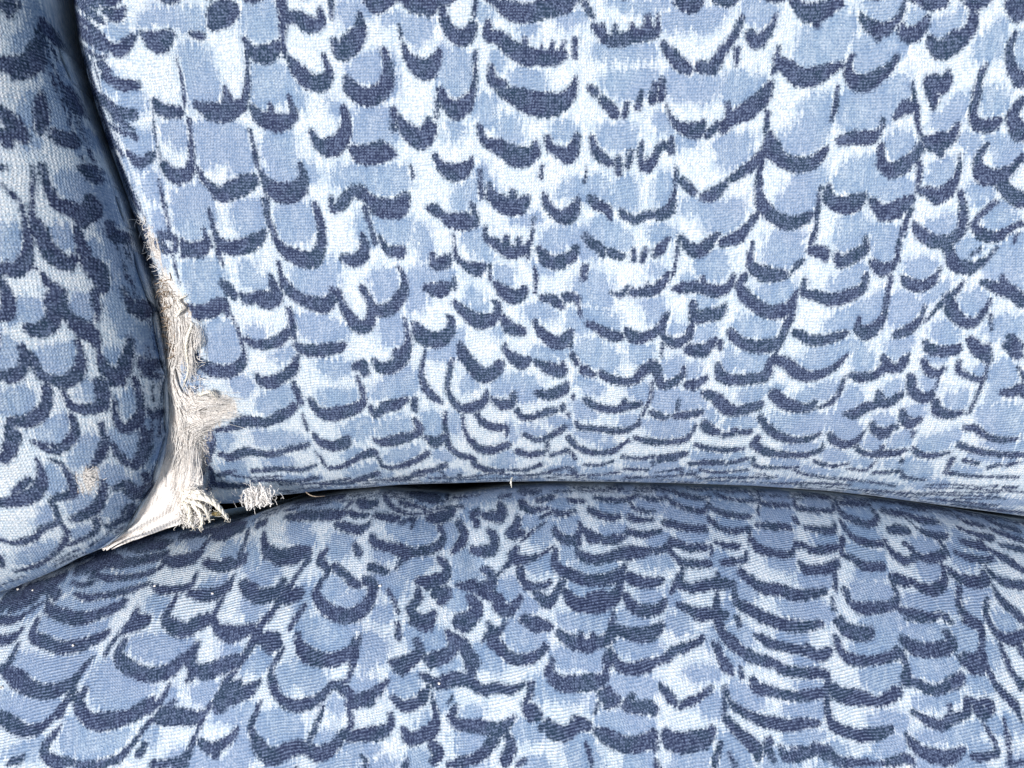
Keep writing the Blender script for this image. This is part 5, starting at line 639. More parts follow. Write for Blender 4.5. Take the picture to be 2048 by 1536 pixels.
    "-562,9.1,776,-567,6.8;D812,-567,6.9,843,-555,9.2;D979,-507,7,980,-520,7;B704,-270,756,-267,774,-276,759,-288,729,-283;B837,-266,909,-272,912,-284,866,"
    "-278;B875,-299,914,-304,913,-313,875,-310;B822,-324,871,-325,875,-342,832,-345;B829,-362,864,-367,861,-386,832,-392,822,-379;B780,-421,857,-409,879,-4"
    "18,870,-443,795,-438,768,-429;B905,-338,929,-343,956,-369,902,-368;B756,-471,811,-467,839,-476,842,-493,803,-496,762,-483;B866,-468,899,-477,893,-512,"
    "860,-518;B890,-444,921,-429,919,-461,903,-456;B948,-453,980,-458,981,-474,950,-474;B691,-453,755,-446,752,-466,714,-479;B761,-521,846,-522,841,-542,79"
    "0,-554,756,-546;B654,-545,733,-529,737,-558,681,-566;B884,-406,909,-398,956,-409,932,-428,900,-419;B908,-494,935,-513,926,-533,899,-527;B691,-508,743,"
    "-483,741,-504,702,-514;B1056,-318,1096,-321,1091,-325;B955,-348,994,-353,983,-361;B936,-314,959,-323,935,-335,918,-330;D-981,-639,10.9,-954,-647,14.4,"
    "-925,-657,12.6,-899,-654,10.8,-879,-640,7.2,-864,-621,5.4,-853,-601,5.4,-842,-585,7.3;D-854,-646,3.6,-864,-662,7.1,-878,-682,8.9,-871,-698,10.6,-847,-"
    "707,12.4,-819,-706,7.1;D-778,-504,7.5;D-818,-588,7.3,-829,-605,9,-817,-623,12.6,-794,-638,14.3,-767,-640,14.3,-741,-635,12.5,-713,-623,14.3,-693,-610,"
    "12.6,-683,-597,7.2;D-772,-657,5.3;D-653,-573,3.6,-662,-590,5.4,-674,-606,5.4;D-640,-602,5.4,-653,-615,8.9,-670,-629,7.1,-687,-642,5.3,-703,-665,5.3,-7"
    "19,-683,7.1,-735,-698,8.8,-771,-708,8.8,-809,-709,7.1;D-661,-632,10.7,-636,-631,12.5,-610,-627,12.5;D-686,-674,7.1,-695,-690,8.8;D-942,-710,7.1,-923,-"
    "704,8.9,-917,-696,3.6;D-664,-706,8.8,-633,-702,7,-607,-689,5.3,-591,-659,5.3;B-994,-602,-959,-611,-907,-608,-865,-602,-864,-622,-883,-639,-914,-642,-9"
    "39,-627,-962,-635,-985,-628;B-838,-633,-820,-642,-802,-657,-783,-660,-770,-666,-738,-656,-714,-651,-742,-679,-774,-692,-815,-693,-843,-686,-845,-654;B"
    "-687,-645,-667,-650,-674,-674,-684,-666;B-597,-689,-582,-675,-578,-707,-595,-708;B-964,-698,-909,-680,-883,-666,-887,-692,-924,-699;B-658,-590,-643,-5"
    "86,-641,-600,-654,-609;D-629,-528,11,-605,-549,12.7,-579,-550,14.5,-555,-537,14.5,-533,-526,9.1,-514,-519,5.4,-498,-497,5.5,-486,-479,5.5;D-616,-511,5"
    ".5,-615,-535,9.1;D-621,-568,3.6,-616,-560,5.4;D-526,-547,5.4,-543,-566,9,-553,-586,5.4,-568,-606,5.3,-581,-629,6.2,-589,-652,5.3,-595,-669,7.1,-600,-6"
    "92,5.3;D-541,-579,8.9,-524,-588,10.7,-503,-577,10.7,-481,-567,7.2,-475,-560,3.6;D-634,-628,12.5,-605,-630,12.5,-585,-623,10.7;D-580,-668,8.8,-560,-677"
    ",12.3,-539,-670,10.5,-521,-656,8.8,-512,-640,3.5;D-548,-686,8.8,-556,-680,7;D-439,-508,3.6,-452,-527,5.4,-457,-547,7.2,-451,-566,10.7,-440,-586,8.9,-4"
    "21,-599,10.6,-396,-602,12.4,-371,-595,10.6,-354,-583,8.9,-337,-566,8.9,-314,-575,10.7,-294,-591,12.4,-265,-591,12.4;D-301,-489,4.5,-303,-512,7.2;D-295"
    ",-518,5.4,-301,-538,5.4,-311,-558,6.2,-326,-566,7.1;D-390,-589,5.3;D-471,-596,3.6,-480,-616,5.3,-486,-636,6.2,-480,-655,8.8,-468,-671,14,-445,-687,15."
    "7,-420,-680,15.7,-395,-670,14,-373,-676,12.2,-347,-679,14,-326,-666,12.2,-313,-647,8.8,-289,-653,10.5,-262,-647,10.5;D-353,-602,3.5,-358,-621,5.3,-368"
    ",-644,6.1,-377,-664,7;D-351,-686,8.7,-359,-689,8.7;D-304,-607,5.3,-299,-630,6.2,-308,-647,7;D-625,-705,8.8,-607,-702,8.8;D-271,-685,3.5,-267,-701,3.5;"
    "D-412,-496,7.3,-405,-507,9.1,-389,-520,12.6,-362,-527,12.6,-340,-523,10.8,-316,-516,9,-304,-502,7.2;D-484,-492,10.9,-460,-495,9.1,-449,-491,5.5;D-474,"
    "-505,7.3,-462,-511,7.3;B-560,-508,-537,-504,-519,-513,-534,-520,-553,-524;B-499,-522,-477,-508,-465,-518,-469,-541,-495,-546,-511,-538;B-546,-598,-513"
    ",-600,-517,-617,-535,-629,-559,-622;B-503,-607,-481,-606,-490,-633,-508,-633,-496,-653,-507,-669,-517,-661,-508,-637;B-440,-537,-399,-533,-376,-537,-3"
    "51,-553,-355,-570,-376,-579,-400,-556,-418,-563,-428,-579,-440,-566;B-476,-623,-443,-616,-401,-615,-390,-643,-392,-664,-421,-664,-458,-655,-471,-639;B"
    "-338,-595,-316,-591,-319,-608,-337,-610;B-367,-657,-326,-647,-320,-658,-352,-666;B-594,-679,-576,-671,-566,-695,-541,-699,-550,-707,-602,-710;B-503,-6"
    "56,-483,-668,-473,-692,-509,-701,-518,-685;B-303,-565,-259,-561,-258,-578,-293,-581;B-298,-505,-262,-515,-268,-535,-294,-526;B-310,-469,-299,-472,-304"
    ",-494,-318,-494;B-306,-666,-254,-666,-254,-682,-296,-685;B-419,-463,-370,-455,-311,-466,-305,-486,-322,-506,-355,-510,-385,-491,-408,-488;D-303,-598,1"
    "0.6,-285,-591,14.2,-263,-584,12.4,-246,-571,8.9,-235,-558,4.5;D-300,-653,10.5,-278,-650,12.3,-249,-647,14,-228,-637,10.5,-226,-615,5.3;D-230,-526,5.4,"
    "-210,-542,10.7,-193,-529,10.8,-175,-516,9,-175,-503,7.2,-183,-490,5.5;D-160,-523,9,-141,-527,10.8,-123,-517,10.8,-114,-500,10.9,-118,-484,7.3,-126,-47"
    "7,3.7;D-97,-490,5.5,-86,-506,9,-85,-526,9,-77,-545,10.7,-88,-558,12.5,-107,-556,14.3,-125,-563,10.7,-131,-553,7.2;D-170,-549,5.4,-155,-559,8.9,-136,-5"
    "66,10.7;D-77,-561,10.7,-55,-574,10.7,-29,-570,10.6,-2,-573,8.9,22,-563,5.3;D-166,-585,12.4,-158,-572,7.1;D-223,-588,7.1,-204,-601,10.6,-186,-598,12.4,"
    "-168,-592,10.6;D-150,-582,3.6,-146,-602,5.3,-142,-622,8.8,-148,-641,14.1,-166,-651,14,-188,-657,12.3,-203,-641,7;D-148,-664,8.8,-137,-680,12.2,-143,-6"
    "92,8.7;D-120,-599,3.5,-112,-585,4.4;D-106,-605,7.1,-113,-621,8.8,-98,-634,10.6,-74,-634,12.3,-50,-636,14,-29,-642,14,-11,-632,10.5,4,-619,5.3;D-32,-65"
    "5,10.5,-47,-673,12.2,-68,-688,10.4,-97,-695,10.4,-115,-698,7;D-7,-652,8.7,-3,-668,12.2,-11,-689,12.2;D40,-559,5.3,33,-579,7.1,26,-596,7.1,36,-609,15.8"
    ",51,-615,8.8;D54,-635,7,67,-628,8.8;D-45,-463,5.5,-39,-477,10.9,-30,-495,12.7,-15,-511,10.8,4,-521,10.8,26,-520,9,48,-514,7.2,63,-497,5.4;D-58,-494,3."
    "6,-48,-482,7.3;D-223,-462,3.7,-219,-486,4.5;D-257,-499,10.9;D-280,-682,1.7,-269,-690,5.2,-267,-701,5.2;D-194,-691,5.2,-195,-702,7;D11,-696,5.2,22,-690"
    ",5.2;D66,-536,8.9;D-193,-460,7.3,-166,-467,12.8,-159,-462,9.2;D-109,-461,9.2,-90,-470,11,-79,-460,9.2;D19,-455,7.3,45,-465,10.9,71,-467,7.3;D-303,-489"
    ",7.3,-297,-510,7.2,-301,-535,5.4;B-306,-548,-272,-561,-250,-565,-263,-578,-294,-581,-304,-575;B-228,-552,-195,-546,-177,-556,-183,-582,-208,-585,-227,"
    "-578;B-141,-536,-104,-523,-107,-543,-131,-550;B-143,-576,-112,-579,-113,-602,-135,-602;B-74,-506,-48,-509,-15,-524,-29,-534,-70,-532;B-105,-650,-65,-6"
    "46,-43,-657,-64,-678,-97,-676;B7,-629,44,-628,47,-648,22,-655,7,-645;B-80,-604,-56,-609,-69,-624,-87,-618;B-284,-669,-245,-666,-262,-685,-289,-682;B-1"
    "5,-469,17,-465,54,-481,45,-497,17,-501,-7,-482;B-199,-477,-152,-479,-127,-490,-132,-504,-160,-507,-176,-490,-194,-503;B-290,-505,-262,-512,-252,-522,-"
    "285,-528;B-169,-683,-151,-686,-154,-702,-172,-702;B44,-566,70,-552,69,-582,44,-586;B-156,-615,-163,-625,-174,-638,-152,-631;D88,-477,7.2,107,-490,10.8"
    ",129,-496,10.8,155,-493,10.8,173,-486,9,189,-473,7.2;D133,-480,5.4;D151,-480,5.4;D190,-457,5.5,197,-470,9.1,220,-476,10.8,240,-483,10.8,263,-476,10.8,"
    "283,-466,7.2,287,-457,3.6;D62,-500,5.4,51,-510,7.2,32,-520,7.2;D76,-523,7.2,70,-543,10.7,87,-559,14.2,108,-562,16,134,-559,16,156,-558,16,174,-548,8.9"
    ",179,-525,7.1,187,-506,7.2;D131,-542,5.3;D145,-540,5.3;D190,-516,8.9,204,-532,10.7,230,-535,12.5,254,-529,12.5,275,-522,7.1;D181,-572,8.8,170,-582,12."
    "4,191,-588,12.3,177,-598,8.8;D159,-595,5.3,154,-611,3.5;D224,-581,7.1,213,-598,10.6,238,-601,14.1,260,-601,12.3,263,-611,7;D32,-563,5.3,32,-583,5.3;D2"
    "8,-599,7.1,39,-612,15.8;D64,-628,8.8,78,-641,15.7,100,-644,14,121,-631,12.3,140,-631,10.5,115,-618,5.3;D154,-641,7,172,-647,14,196,-660,15.7,221,-663,"
    "15.7,250,-657,15.7,262,-644,7,264,-673,5.2;D135,-660,3.5,142,-679,5.2,145,-698,5.2;D263,-689,5.2,266,-699,5.2;D280,-565,7.1,293,-581,10.6,302,-595,7;D"
    "311,-601,5.3,329,-592,8.8,348,-585,7.1,363,-575,7.1,371,-569,7.1;D283,-640,8.7,293,-657,17.4,320,-660,19.2,348,-654,17.4,370,-641,8.7,367,-632,3.5;D33"
    "4,-644,7;D383,-661,5.2,375,-680,5.2,370,-699,5.2;D291,-522,3.6,305,-509,5.4,313,-499,5.4,324,-506,5.4,343,-496,5.4,367,-485,4.5;D394,-451,9.1,399,-467"
    ",10.9,405,-483,9;D384,-500,5.4,394,-516,9,400,-533,8.9;D354,-452,5.5,372,-454,3.6;D397,-569,5.3,393,-622,5.3;B25,-485,53,-478,71,-487,62,-500,25,-504;"
    "B80,-506,172,-512,179,-524,162,-535,126,-529,98,-526;B119,-454,184,-457,182,-470,148,-473,122,-464;B195,-489,281,-489,265,-506,227,-512,202,-499;B43,-"
    "550,65,-556,88,-579,133,-582,115,-592,79,-582,50,-576;B174,-552,207,-548,253,-552,270,-568,251,-585,206,-578,185,-565;B158,-615,202,-611,250,-618,262,"
    "-631,231,-644,200,-644,168,-631;B24,-625,49,-631,60,-648,42,-656,24,-651;B110,-650,136,-647,146,-663,140,-698,104,-699,104,-671;B327,-540,383,-533,387"
    ",-546,345,-552;B302,-670,365,-661,360,-683,319,-688;B351,-595,396,-586,394,-612,365,-615;B389,-470,401,-516,377,-496,369,-483;B155,-578,151,-601,140,-"
    "595;D395,-457,7.3,401,-474,9.1,411,-483,9,424,-497,12.6,438,-507,9;D437,-454,4.6,438,-464,3.6;D383,-493,5.4,393,-513,7.2,406,-533,10.7,412,-543,7.1;D4"
    "67,-481,7.2,482,-487,9,503,-497,9,528,-504,7.2,551,-505,5.4;D563,-501,7.2,580,-515,10.8,603,-509,9;D475,-454,5.5,497,-458,7.3,527,-462,9.1,553,-465,10"
    ".9,576,-466,9.1,596,-463,7.3;D634,-457,7.3,645,-470,11,665,-480,14.6,685,-480,12.8;D619,-483,3.6,624,-499,7.2,627,-516,7.2;D636,-519,7.2,653,-529,8.1,"
    "681,-527,7.2,710,-523,6.3,738,-513,7.2;D449,-507,7.2,466,-524,9,494,-527,8.9,516,-540,10.7,545,-544,10.7,575,-544,10.7,593,-551,8.9,596,-561,5.3;D431,"
    "-536,5.4,434,-550,6.2;D452,-556,8.9,462,-570,12.4,489,-577,10.6,516,-583,10.6,541,-583,10.6,571,-580,10.6,590,-574,8.9;D399,-566,4.4,405,-589,4.4,415,"
    "-602,8.8,436,-613,8.8,458,-623,10.5,484,-629,12.3,515,-633,12.3,544,-629,10.5,566,-630,7;D606,-568,7.1,601,-581,7.1,626,-588,12.4,653,-588,14.2,680,-5"
    "94,8.9,703,-588,10.6,720,-575,8.9;D673,-578,7.1;D588,-597,7.1,588,-617,7,595,-633,10.5,616,-643,10.5,640,-649,12.3,670,-646,10.5,700,-640,8.8;D399,-62"
    "2,8.8,413,-638,10.5,433,-655,12.2,450,-671,13.9,452,-687,6.9;D473,-658,8.7,471,-674,8.7,481,-689,6.9;D494,-668,5.2,503,-684,10.4,525,-681,12.2,547,-67"
    "8,10.4,562,-671,12.2,579,-681,10.4,599,-691,10.4,622,-697,8.7;D570,-659,7;D515,-671,5.2,533,-671,5.2;D366,-635,5.3,368,-651,7,353,-664,10.5;D382,-664,"
    "5.2,373,-688,6.9,370,-699,5.2;D399,-680,5.2,408,-696,6.9;D641,-691,5.2,653,-697,5.2,696,-694,7;B510,-475,563,-479,560,-492,535,-494,508,-488;B648,-503"
    ",687,-493,744,-487,739,-510,692,-519,659,-516;B680,-536,735,-530,730,-561,711,-572,674,-572,663,-555;B415,-553,432,-566,468,-587,459,-603,432,-599,413"
    ",-579;B514,-597,573,-594,577,-613,540,-620,513,-613;B506,-646,573,-646,559,-662,526,-662,505,-655;B387,-645,404,-651,426,-677,434,-693,408,-680,385,-6"
    "72;B667,-620,722,-614,718,-637,674,-640;B672,-658,716,-650,712,-685,678,-682;B354,-592,391,-582,395,-602,376,-612,353,-608;B577,-665,615,-675,605,-684"
    ";B541,-521,575,-521,573,-531,549,-531;B436,-464,445,-477,440,-490,422,-480;B673,-473,724,-461,752,-455,747,-474,709,-484;B401,-506,430,-517,432,-533,4"
    "10,-526;B536,-564,588,-564,583,-574,544,-577;D629,-460,9.2,643,-470,11,664,-477,12.8,687,-477,10.9;D617,-483,3.6,622,-499,6.3,627,-516,7.2;D633,-522,7"
    ".2,651,-529,7.2,677,-529,7.2,708,-523,5.4,737,-513,6.3,742,-523,5.4,746,-539,5.4,740,-553,7.2;D747,-559,8.9,768,-566,10.7,792,-576,10.7,819,-569,10.7,"
    "847,-560,8.9,850,-547,5.4;D600,-571,10.7,625,-581,12.4,654,-584,12.4,682,-595,8.9,705,-591,8.9,725,-579,10.7;D594,-548,7.1,590,-581,7.1,589,-604,7.1,5"
    "94,-627,8.8,614,-643,10.5,642,-649,10.5,671,-650,10.5,701,-643,7;D753,-491,7.3,770,-501,10.9,795,-507,12.7,825,-508,12.7,844,-495,9.1,834,-477,4.6;D85"
    "3,-521,5.4,868,-534,10.8,890,-541,12.6,901,-525,9,904,-502,5.5,906,-483,5.5;D881,-463,5.5,899,-470,7.4,912,-477,5.5;D929,-461,5.5,938,-480,5.5,951,-49"
    "0,7.3,975,-491,9.2;D943,-503,3.6,944,-526,5.4,952,-552,6.3,961,-574,7.2;D903,-548,5.4,913,-567,7.2,928,-587,8.9,943,-603,8.9,950,-626,5.3;D852,-592,7."
    "1,870,-596,7.1,888,-596,8.9,894,-605,10.6,881,-615,12.4,871,-608,12.4;D746,-611,5.3,759,-618,7.1,776,-628,10.6,797,-634,10.6,825,-621,10.6,848,-615,8."
    "8,851,-599,8.9;D817,-602,5.3,819,-615,5.3;D875,-628,3.5,886,-648,4.4,894,-667,6.1,892,-683,7,862,-686,8.7,844,-686,5.2;D916,-625,3.5,918,-648,5.3,919,"
    "-671,5.3,916,-693,5.2;D730,-647,3.5,738,-663,8.7,754,-676,12.2,778,-685,13.9,807,-686,13.9,831,-673,7;D698,-694,8.7,720,-688,10.4,734,-694,8.7;D581,-6"
    "72,8.7,594,-688,10.4,626,-694,8.7,655,-694,6.9;D915,-700,7,937,-697,7;D979,-507,5.5,982,-517,5.5;D766,-457,3.7,796,-459,5.5;D843,-461,7.4;B765,-474,82"
    "3,-469,828,-485,810,-495,768,-491;B859,-473,897,-480,896,-502,858,-515,853,-492;B770,-533,840,-524,844,-540,821,-550,774,-549,753,-543;B863,-557,895,-"
    "551,905,-570,881,-576,865,-566;B752,-592,805,-585,842,-586,812,-598,766,-602;B755,-650,815,-641,851,-638,845,-657,811,-663,771,-660;B882,-618,911,-632"
    ",913,-645,892,-638;B910,-503,939,-503,932,-525,909,-525;B690,-617,737,-624,726,-643,706,-637;B673,-663,717,-656,718,-679,677,-685;B922,-612,951,-639,9"
    "49,-648,925,-638;B683,-496,744,-497,730,-507,687,-516;B675,-542,732,-536,728,-562,688,-568,669,-555;B847,-667,874,-667,874,-676,849,-678;B862,-563,886"
    ",-570,877,-579;B852,-631,873,-638,849,-654;B697,-467,753,-458,745,-474,710,-477;D-872,-365,10.5,-890,-378,10.4;D-849,-353,8,-823,-345,8,-782,-342,5.3;"
    "D-928,-397,10.4,-900,-389,12.9,-873,-389,10.3;D-957,-412,10.3,-979,-426,12.8,-945,-439,10.1;D-1036,-443,15.5,-996,-432,15.4,-970,-421,10.3;D-1079,-471"
    ",12.8,-1065,-458,15.4,-1034,-451,12.8;D-1063,-443,10.4,-1084,-457,10.4;D-994,-447,7.6,-1022,-462,7.6,-1048,-472,7.6;D-923,-417,5.1,-894,-418,5,-873,-4"
    "13,5;B-962,-409,-865,-380,-830,-407,-910,-424,-975,-430;B-1089,-465,-1005,-436,-958,-448,-1013,-465,-1068,-482;B-876,-359,-769,-338,-733,-354,-827,-37"
    "1;D-1362,-768,2.8,-1330,-776,12.3,-1299,-781,15.3,-1271,-773,10.7,-1251,-765,2.8;B-1343,-760,-1346,-728,-1296,-722,-1270,-758,-1304,-771;D-1276,-750,2"
    ".8,-1244,-762,9,-1215,-768,11.3,-1187,-759,7.9,-1170,-745,2.8;B-1257,-742,-1258,-715,-1211,-709,-1188,-741,-1219,-758;D-1147,-736,2.8,-1124,-753,11.6,"
    "-1107,-761,14.5,-1087,-749,10.2,-1081,-723,2.8;B-1136,-727,-1136,-707,-1106,-702,-1091,-726,-1107,-751;D-1049,-753,2.7,-1022,-764,9.4,-996,-769,11.8,-"
    "969,-760,8.2,-953,-748,2.7;B-1032,-744,-1029,-715,-985,-709,-968,-743,-999,-760;D-937,-735,2.7,-916,-750,7.5,-899,-756,9.4,-875,-746,6.6,-865,-724,2.7"
    ";D-820,-738,2.7,-803,-747,8.4,-782,-752,10.5,-769,-745,7.4,-757,-742,2.7;B-809,-730,-808,-697,-781,-692,-769,-730,-788,-743;D-759,-718,2.7,-731,-735,1"
    "3.1,-701,-743,16.4,-675,-732,11.5,-657,-717,2.7;D-648,-729,2.7,-631,-739,11.8,-615,-744,14.7,-596,-737,10.3,-585,-725,2.7;B-636,-721,-634,-689,-606,-6"
    "84,-595,-721,-616,-735;D-557,-730,2.7,-532,-746,12.9,-508,-753,16.1,-483,-743,11.3,-467,-723,2.7;B-539,-721,-532,-699,-492,-693,-480,-720,-510,-744;D-"
    "464,-713,2.7,-445,-727,7.9,-431,-733,9.8,-407,-724,6.9,-395,-702,2.7;B-450,-705,-446,-678,-414,-673,-405,-706,-428,-724;D-371,-717,2.7,-346,-734,10.8,"
    "-324,-742,13.5,-296,-731,9.5,-279,-708,2.7;B-353,-708,-345,-687,-303,-682,-292,-709,-323,-732;D-289,-732,2.7,-266,-744,8,-248,-750,10,-217,-743,7,-200"
    ",-722,2.7;B-271,-724,-264,-695,-223,-691,-213,-726,-244,-740;D-209,-722,2.7,-191,-732,11.3,-173,-738,14.1,-154,-731,9.9,-141,-721,2.7;B-195,-714,-190,"
    "-683,-159,-679,-151,-716,-175,-729;D-102,-729,2.7,-86,-744,11.5,-68,-751,14.4,-52,-742,10.1,-39,-727,2.7;B-90,-720,-84,-696,-55,-692,-49,-721,-71,-742"
    ";D11,-729,2.6,27,-739,10,42,-745,12.5,60,-738,8.7,73,-727,2.6;B24,-721,30,-689,58,-685,64,-722,42,-735;D96,-712,2.7,115,-731,9,135,-739,11.2,159,-729,"
    "7.8,175,-708,2.7;B112,-703,120,-683,156,-679,163,-705,135,-730;D193,-711,2.7,212,-728,11.1,227,-735,13.9,254,-726,9.8,271,-701,2.7;B209,-703,217,-679,"
    "252,-675,259,-705,231,-725;D275,-718,2.6,298,-726,10.2,320,-732,12.8,351,-725,9,371,-713,2.7;B294,-710,306,-675,349,-671,357,-712,323,-722;D359,-724,2"
    ".6,382,-733,9.3,407,-739,11.6,435,-732,8.1,454,-725,2.6;B379,-716,391,-682,434,-679,440,-718,406,-729;D439,-715,2.7,461,-729,8.7,484,-736,10.9,514,-72"
    "8,7.6,534,-712,2.7;B459,-707,471,-680,514,-676,520,-709,485,-726;D538,-724,2.7,555,-739,11.9,578,-746,14.9,598,-737,10.5,615,-728,2.7;B554,-716,564,-6"
    "91,600,-687,604,-718,575,-737;D616,-720,2.7,632,-738,9.4,650,-745,11.7,671,-736,8.2,688,-718,2.7;B631,-712,641,-690,674,-686,678,-714,650,-736;D715,-7"
    "21,2.7,734,-739,8.5,756,-747,10.6,783,-737,7.5,803,-719,2.7;B734,-713,745,-691,786,-687,790,-715,757,-737;D796,-714,2.7,813,-729,11.7,834,-737,14.6,85"
    "7,-728,10.2,875,-715,2.7;B813,-706,825,-681,861,-677,864,-708,833,-727;D885,-726,2.7,908,-739,11.6,936,-746,14.5,963,-739,10.2,985,-732,2.7;B906,-719,"
    "921,-690,967,-686,971,-721,933,-736;D999,-718,2.7,1018,-739,8,1040,-747,10,1070,-737,7,1093,-715,2.7;B1019,-711,1032,-691,1076,-688,1080,-713,1042,-73"
    "8;D1103,-741,2.7,1125,-750,9.8,1151,-756,12.3,1177,-750,8.6,1197,-747,2.7;D1202,-731,2.7,1219,-749,11.2,1241,-757,14,1265,-748,9.8,1285,-734,2.7;B1220"
    ",-723,1234,-700,1273,-697,1274,-726,1240,-747;D-1290,-813,2.7,-1262,-828,7.6,-1233,-834,9.4,-1213,-824,6.6,-1197,-814,2.7;B-1273,-805,-1272,-780,-1231"
    ",-775,-1213,-804,-1240,-825;D-1207,-809,2.7,-1179,-819,9.2,-1149,-825,11.4,-1122,-816,8,-1103,-807,2.7;B-1188,-800,-1186,-771,-1141,-765,-1121,-799,-1"
    "154,-815;D-1076,-819,2.7,-1053,-830,8.8,-1032,-835,11,-1007,-826,7.7,-994,-809,2.7;B-1061,-810,-1059,-781,-1022,-775,-1006,-809,-1032,-825;D-1011,-791"
    ",2.7,-982,-811,9.4,-959,-818,11.8,-931,-806,8.2,-917,-778,2.7;B-993,-783,-987,-764,-945,-759,-931,-782,-959,-809;D-893,-794,2.7,-871,-804,8,-846,-810,"
    "10,-826,-802,7,-811,-793,2.7;B-878,-785,-875,-755,-839,-751,-825,-785,-851,-800;D-799,-800,2.7,-774,-811,13.1,-753,-817,16.3,-721,-808,11.5,-705,-788,"
    "2.7;D-729,-785,2.7,-701,-802,11.8,-673,-809,14.7,-647,-799,10.3,-629,-783,2.7;B-710,-777,-703,-755,-658,-750,-645,-777,-677,-800;D-626,-807,2.6,-601,-"
    "816,13.3,-575,-820,16.6,-547,-812,11.6,-529,-801,2.6;B-608,-799,-602,-767,-558,-761,-544,-797,-577,-811;D-537,-792,2.6,-517,-803,13,-497,-808,16.2,-47"
    "5,-800,11.4,-460,-786,2.6;B-523,-783,-518,-755,-483,-750,-472,-784,-498,-799;D-433,-788,2.6,-416,-799,13.3,-399,-804,16.6,-382,-797,11.6,-370,-786,2.6"
    ";B-421,-780,-417,-750,-389,-746,-380,-781,-401,-795;D-331,-790,2.6,-313,-799,7.2,-298,-804,8.9,-273,-798,6.3,-260,-782,2.6;B-317,-782,-312,-751,-279,-"
    "747,-270,-784,-295,-795;D-253,-783,2.6,-236,-795,10.1,-221,-802,12.6,-199,-794,8.8,-186,-776,2.6;D-189,-774,2.6,-165,-789,8.8,-140,-797,11,-114,-788,7"
    ".7,-96,-773,2.6;B-171,-766,-162,-742,-120,-738,-110,-768,-142,-787;D-50,-789,2.6,-35,-802,12.2,-19,-808,15.3,-2,-800,10.7,10,-786,2.6;B-38,-780,-32,-7"
    "54,-5,-749,1,-781,-20,-799;D11,-784,2.6,27,-798,12.6,47,-804,15.7,63,-796,11,76,-787,2.6;B24,-776,31,-750,60,-746,66,-778,44,-795;D99,-792,2.6,121,-80"
    "7,12.5,142,-813,15.6,172,-805,10.9,191,-786,2.6;D200,-786,2.6,223,-804,7.4,244,-811,9.3,275,-801,6.5,295,-778,2.6;B219,-778,230,-756,273,-753,281,-780"
    ",247,-802;D310,-775,2.6,328,-787,8.1,343,-794,10.1,367,-786,7.1,383,-768,2.6;B325,-767,334,-739,367,-735,372,-769,346,-784;D377,-779,2.6,399,-795,11.7"
    ",426,-802,14.6,452,-793,10.2,472,-782,2.6;B396,-771,408,-748,451,-744,458,-773,423,-793;D480,-772,2.6,500,-790,10.8,521,-797,13.5,548,-787,9.5,568,-76"
    "7,2.6;B499,-764,509,-743,549,-739,555,-766,522,-788;D583,-785,2.6,597,-793,13,616,-798,16.2,632,-792,11.3,645,-790,2.6;B596,-777,606,-744,635,-740,637"
    ",-779,614,-789;D664,-795,2.6,682,-805,12.5,705,-811,15.6,725,-804,11,741,-800,2.6;B681,-788,693,-757,728,-753,731,-789,702,-801;D757,-791,2.6,773,-802"
    ",8.9,791,-809,11.1,813,-801,7.8,830,-790,2.6;B773,-783,784,-754,817,-750,820,-785,792,-799;D848,-786,2.6,870,-800,12,897,-807,15,924,-799,10.5,945,-79"
    "1,2.6;B868,-778,883,-752,928,-749,932,-781,895,-797;D961,-793,2.6,975,-807,8,986,-814,10,1012,-806,7,1030,-784,2.6;B976,-786,987,-759,1019,-756,1019,-"
    "788,992,-804;D1045,-775,2.6,1056,-793,9.3,1069,-800,11.6,1090,-791,8.2,1107,-771,2.7;B1058,-768,1069,-745,1097,-742,1098,-770,1072,-791;D1139,-790,2.6"
    ",1162,-800,10.7,1188,-807,13.4,1219,-801,9.4,1241,-792,2.7;B1161,-782,1179,-752,1226,-749,1227,-786,1188,-797;D1263,-792,2.7,1274,-812,8.9,1290,-820,1"
    "1.1,1311,-810,7.8,1330,-791,2.7;B1278,-785,1290,-765,1320,-762,1320,-787,1291,-810;D-1330,-873,2.7,-1299,-889,10.2,-1271,-895,12.7,-1243,-885,8.9,-122"
    "7,-867,2.7;B-1311,-864,-1307,-841,-1261,-836,-1243,-864,-1274,-886;D-1237,-866,2.7,-1211,-881,13.5,-1187,-888,16.8,-1164,-878,11.8,-1150,-861,2.7;D-11"
    "07,-872,2.7,-1084,-884,12,-1061,-889,14.9,-1039,-879,10.4,-1025,-866,2.7;B-1093,-863,-1091,-836,-1054,-830,-1038,-862,-1064,-879;D-994,-869,2.7,-970,-"
    "884,10.7,-951,-890,13.3,-923,-879,9.3,-911,-855,2.6;B-978,-861,-975,-837,-937,-832,-923,-860,-949,-880;D-902,-849,2.6,-875,-865,11.9,-852,-872,14.8,-8"
    "25,-862,10.4,-810,-840,2.6;B-884,-840,-879,-819,-837,-814,-824,-840,-852,-863;D-797,-866,2.6,-773,-876,7,-750,-881,8.7,-726,-874,6.1,-710,-862,2.6;D-6"
    "87,-851,2.6,-663,-864,10.6,-642,-869,13.3,-615,-861,9.3,-599,-842,2.6;B-670,-843,-665,-817,-625,-812,-612,-843,-641,-860;D-596,-862,2.6,-574,-875,11,-"
    "551,-880,13.7,-528,-870,9.6,-513,-856,2.6;B-580,-853,-575,-828,-537,-823,-525,-852,-553,-871;D-498,-852,2.6,-482,-861,9.2,-465,-866,11.4,-449,-859,8,-"
    "438,-851,2.6;B-487,-844,-484,-814,-457,-809,-448,-844,-468,-857;D-411,-839,2.6,-392,-856,11.1,-374,-863,13.9,-353,-853,9.7,-340,-832,2.6;D-350,-858,2."
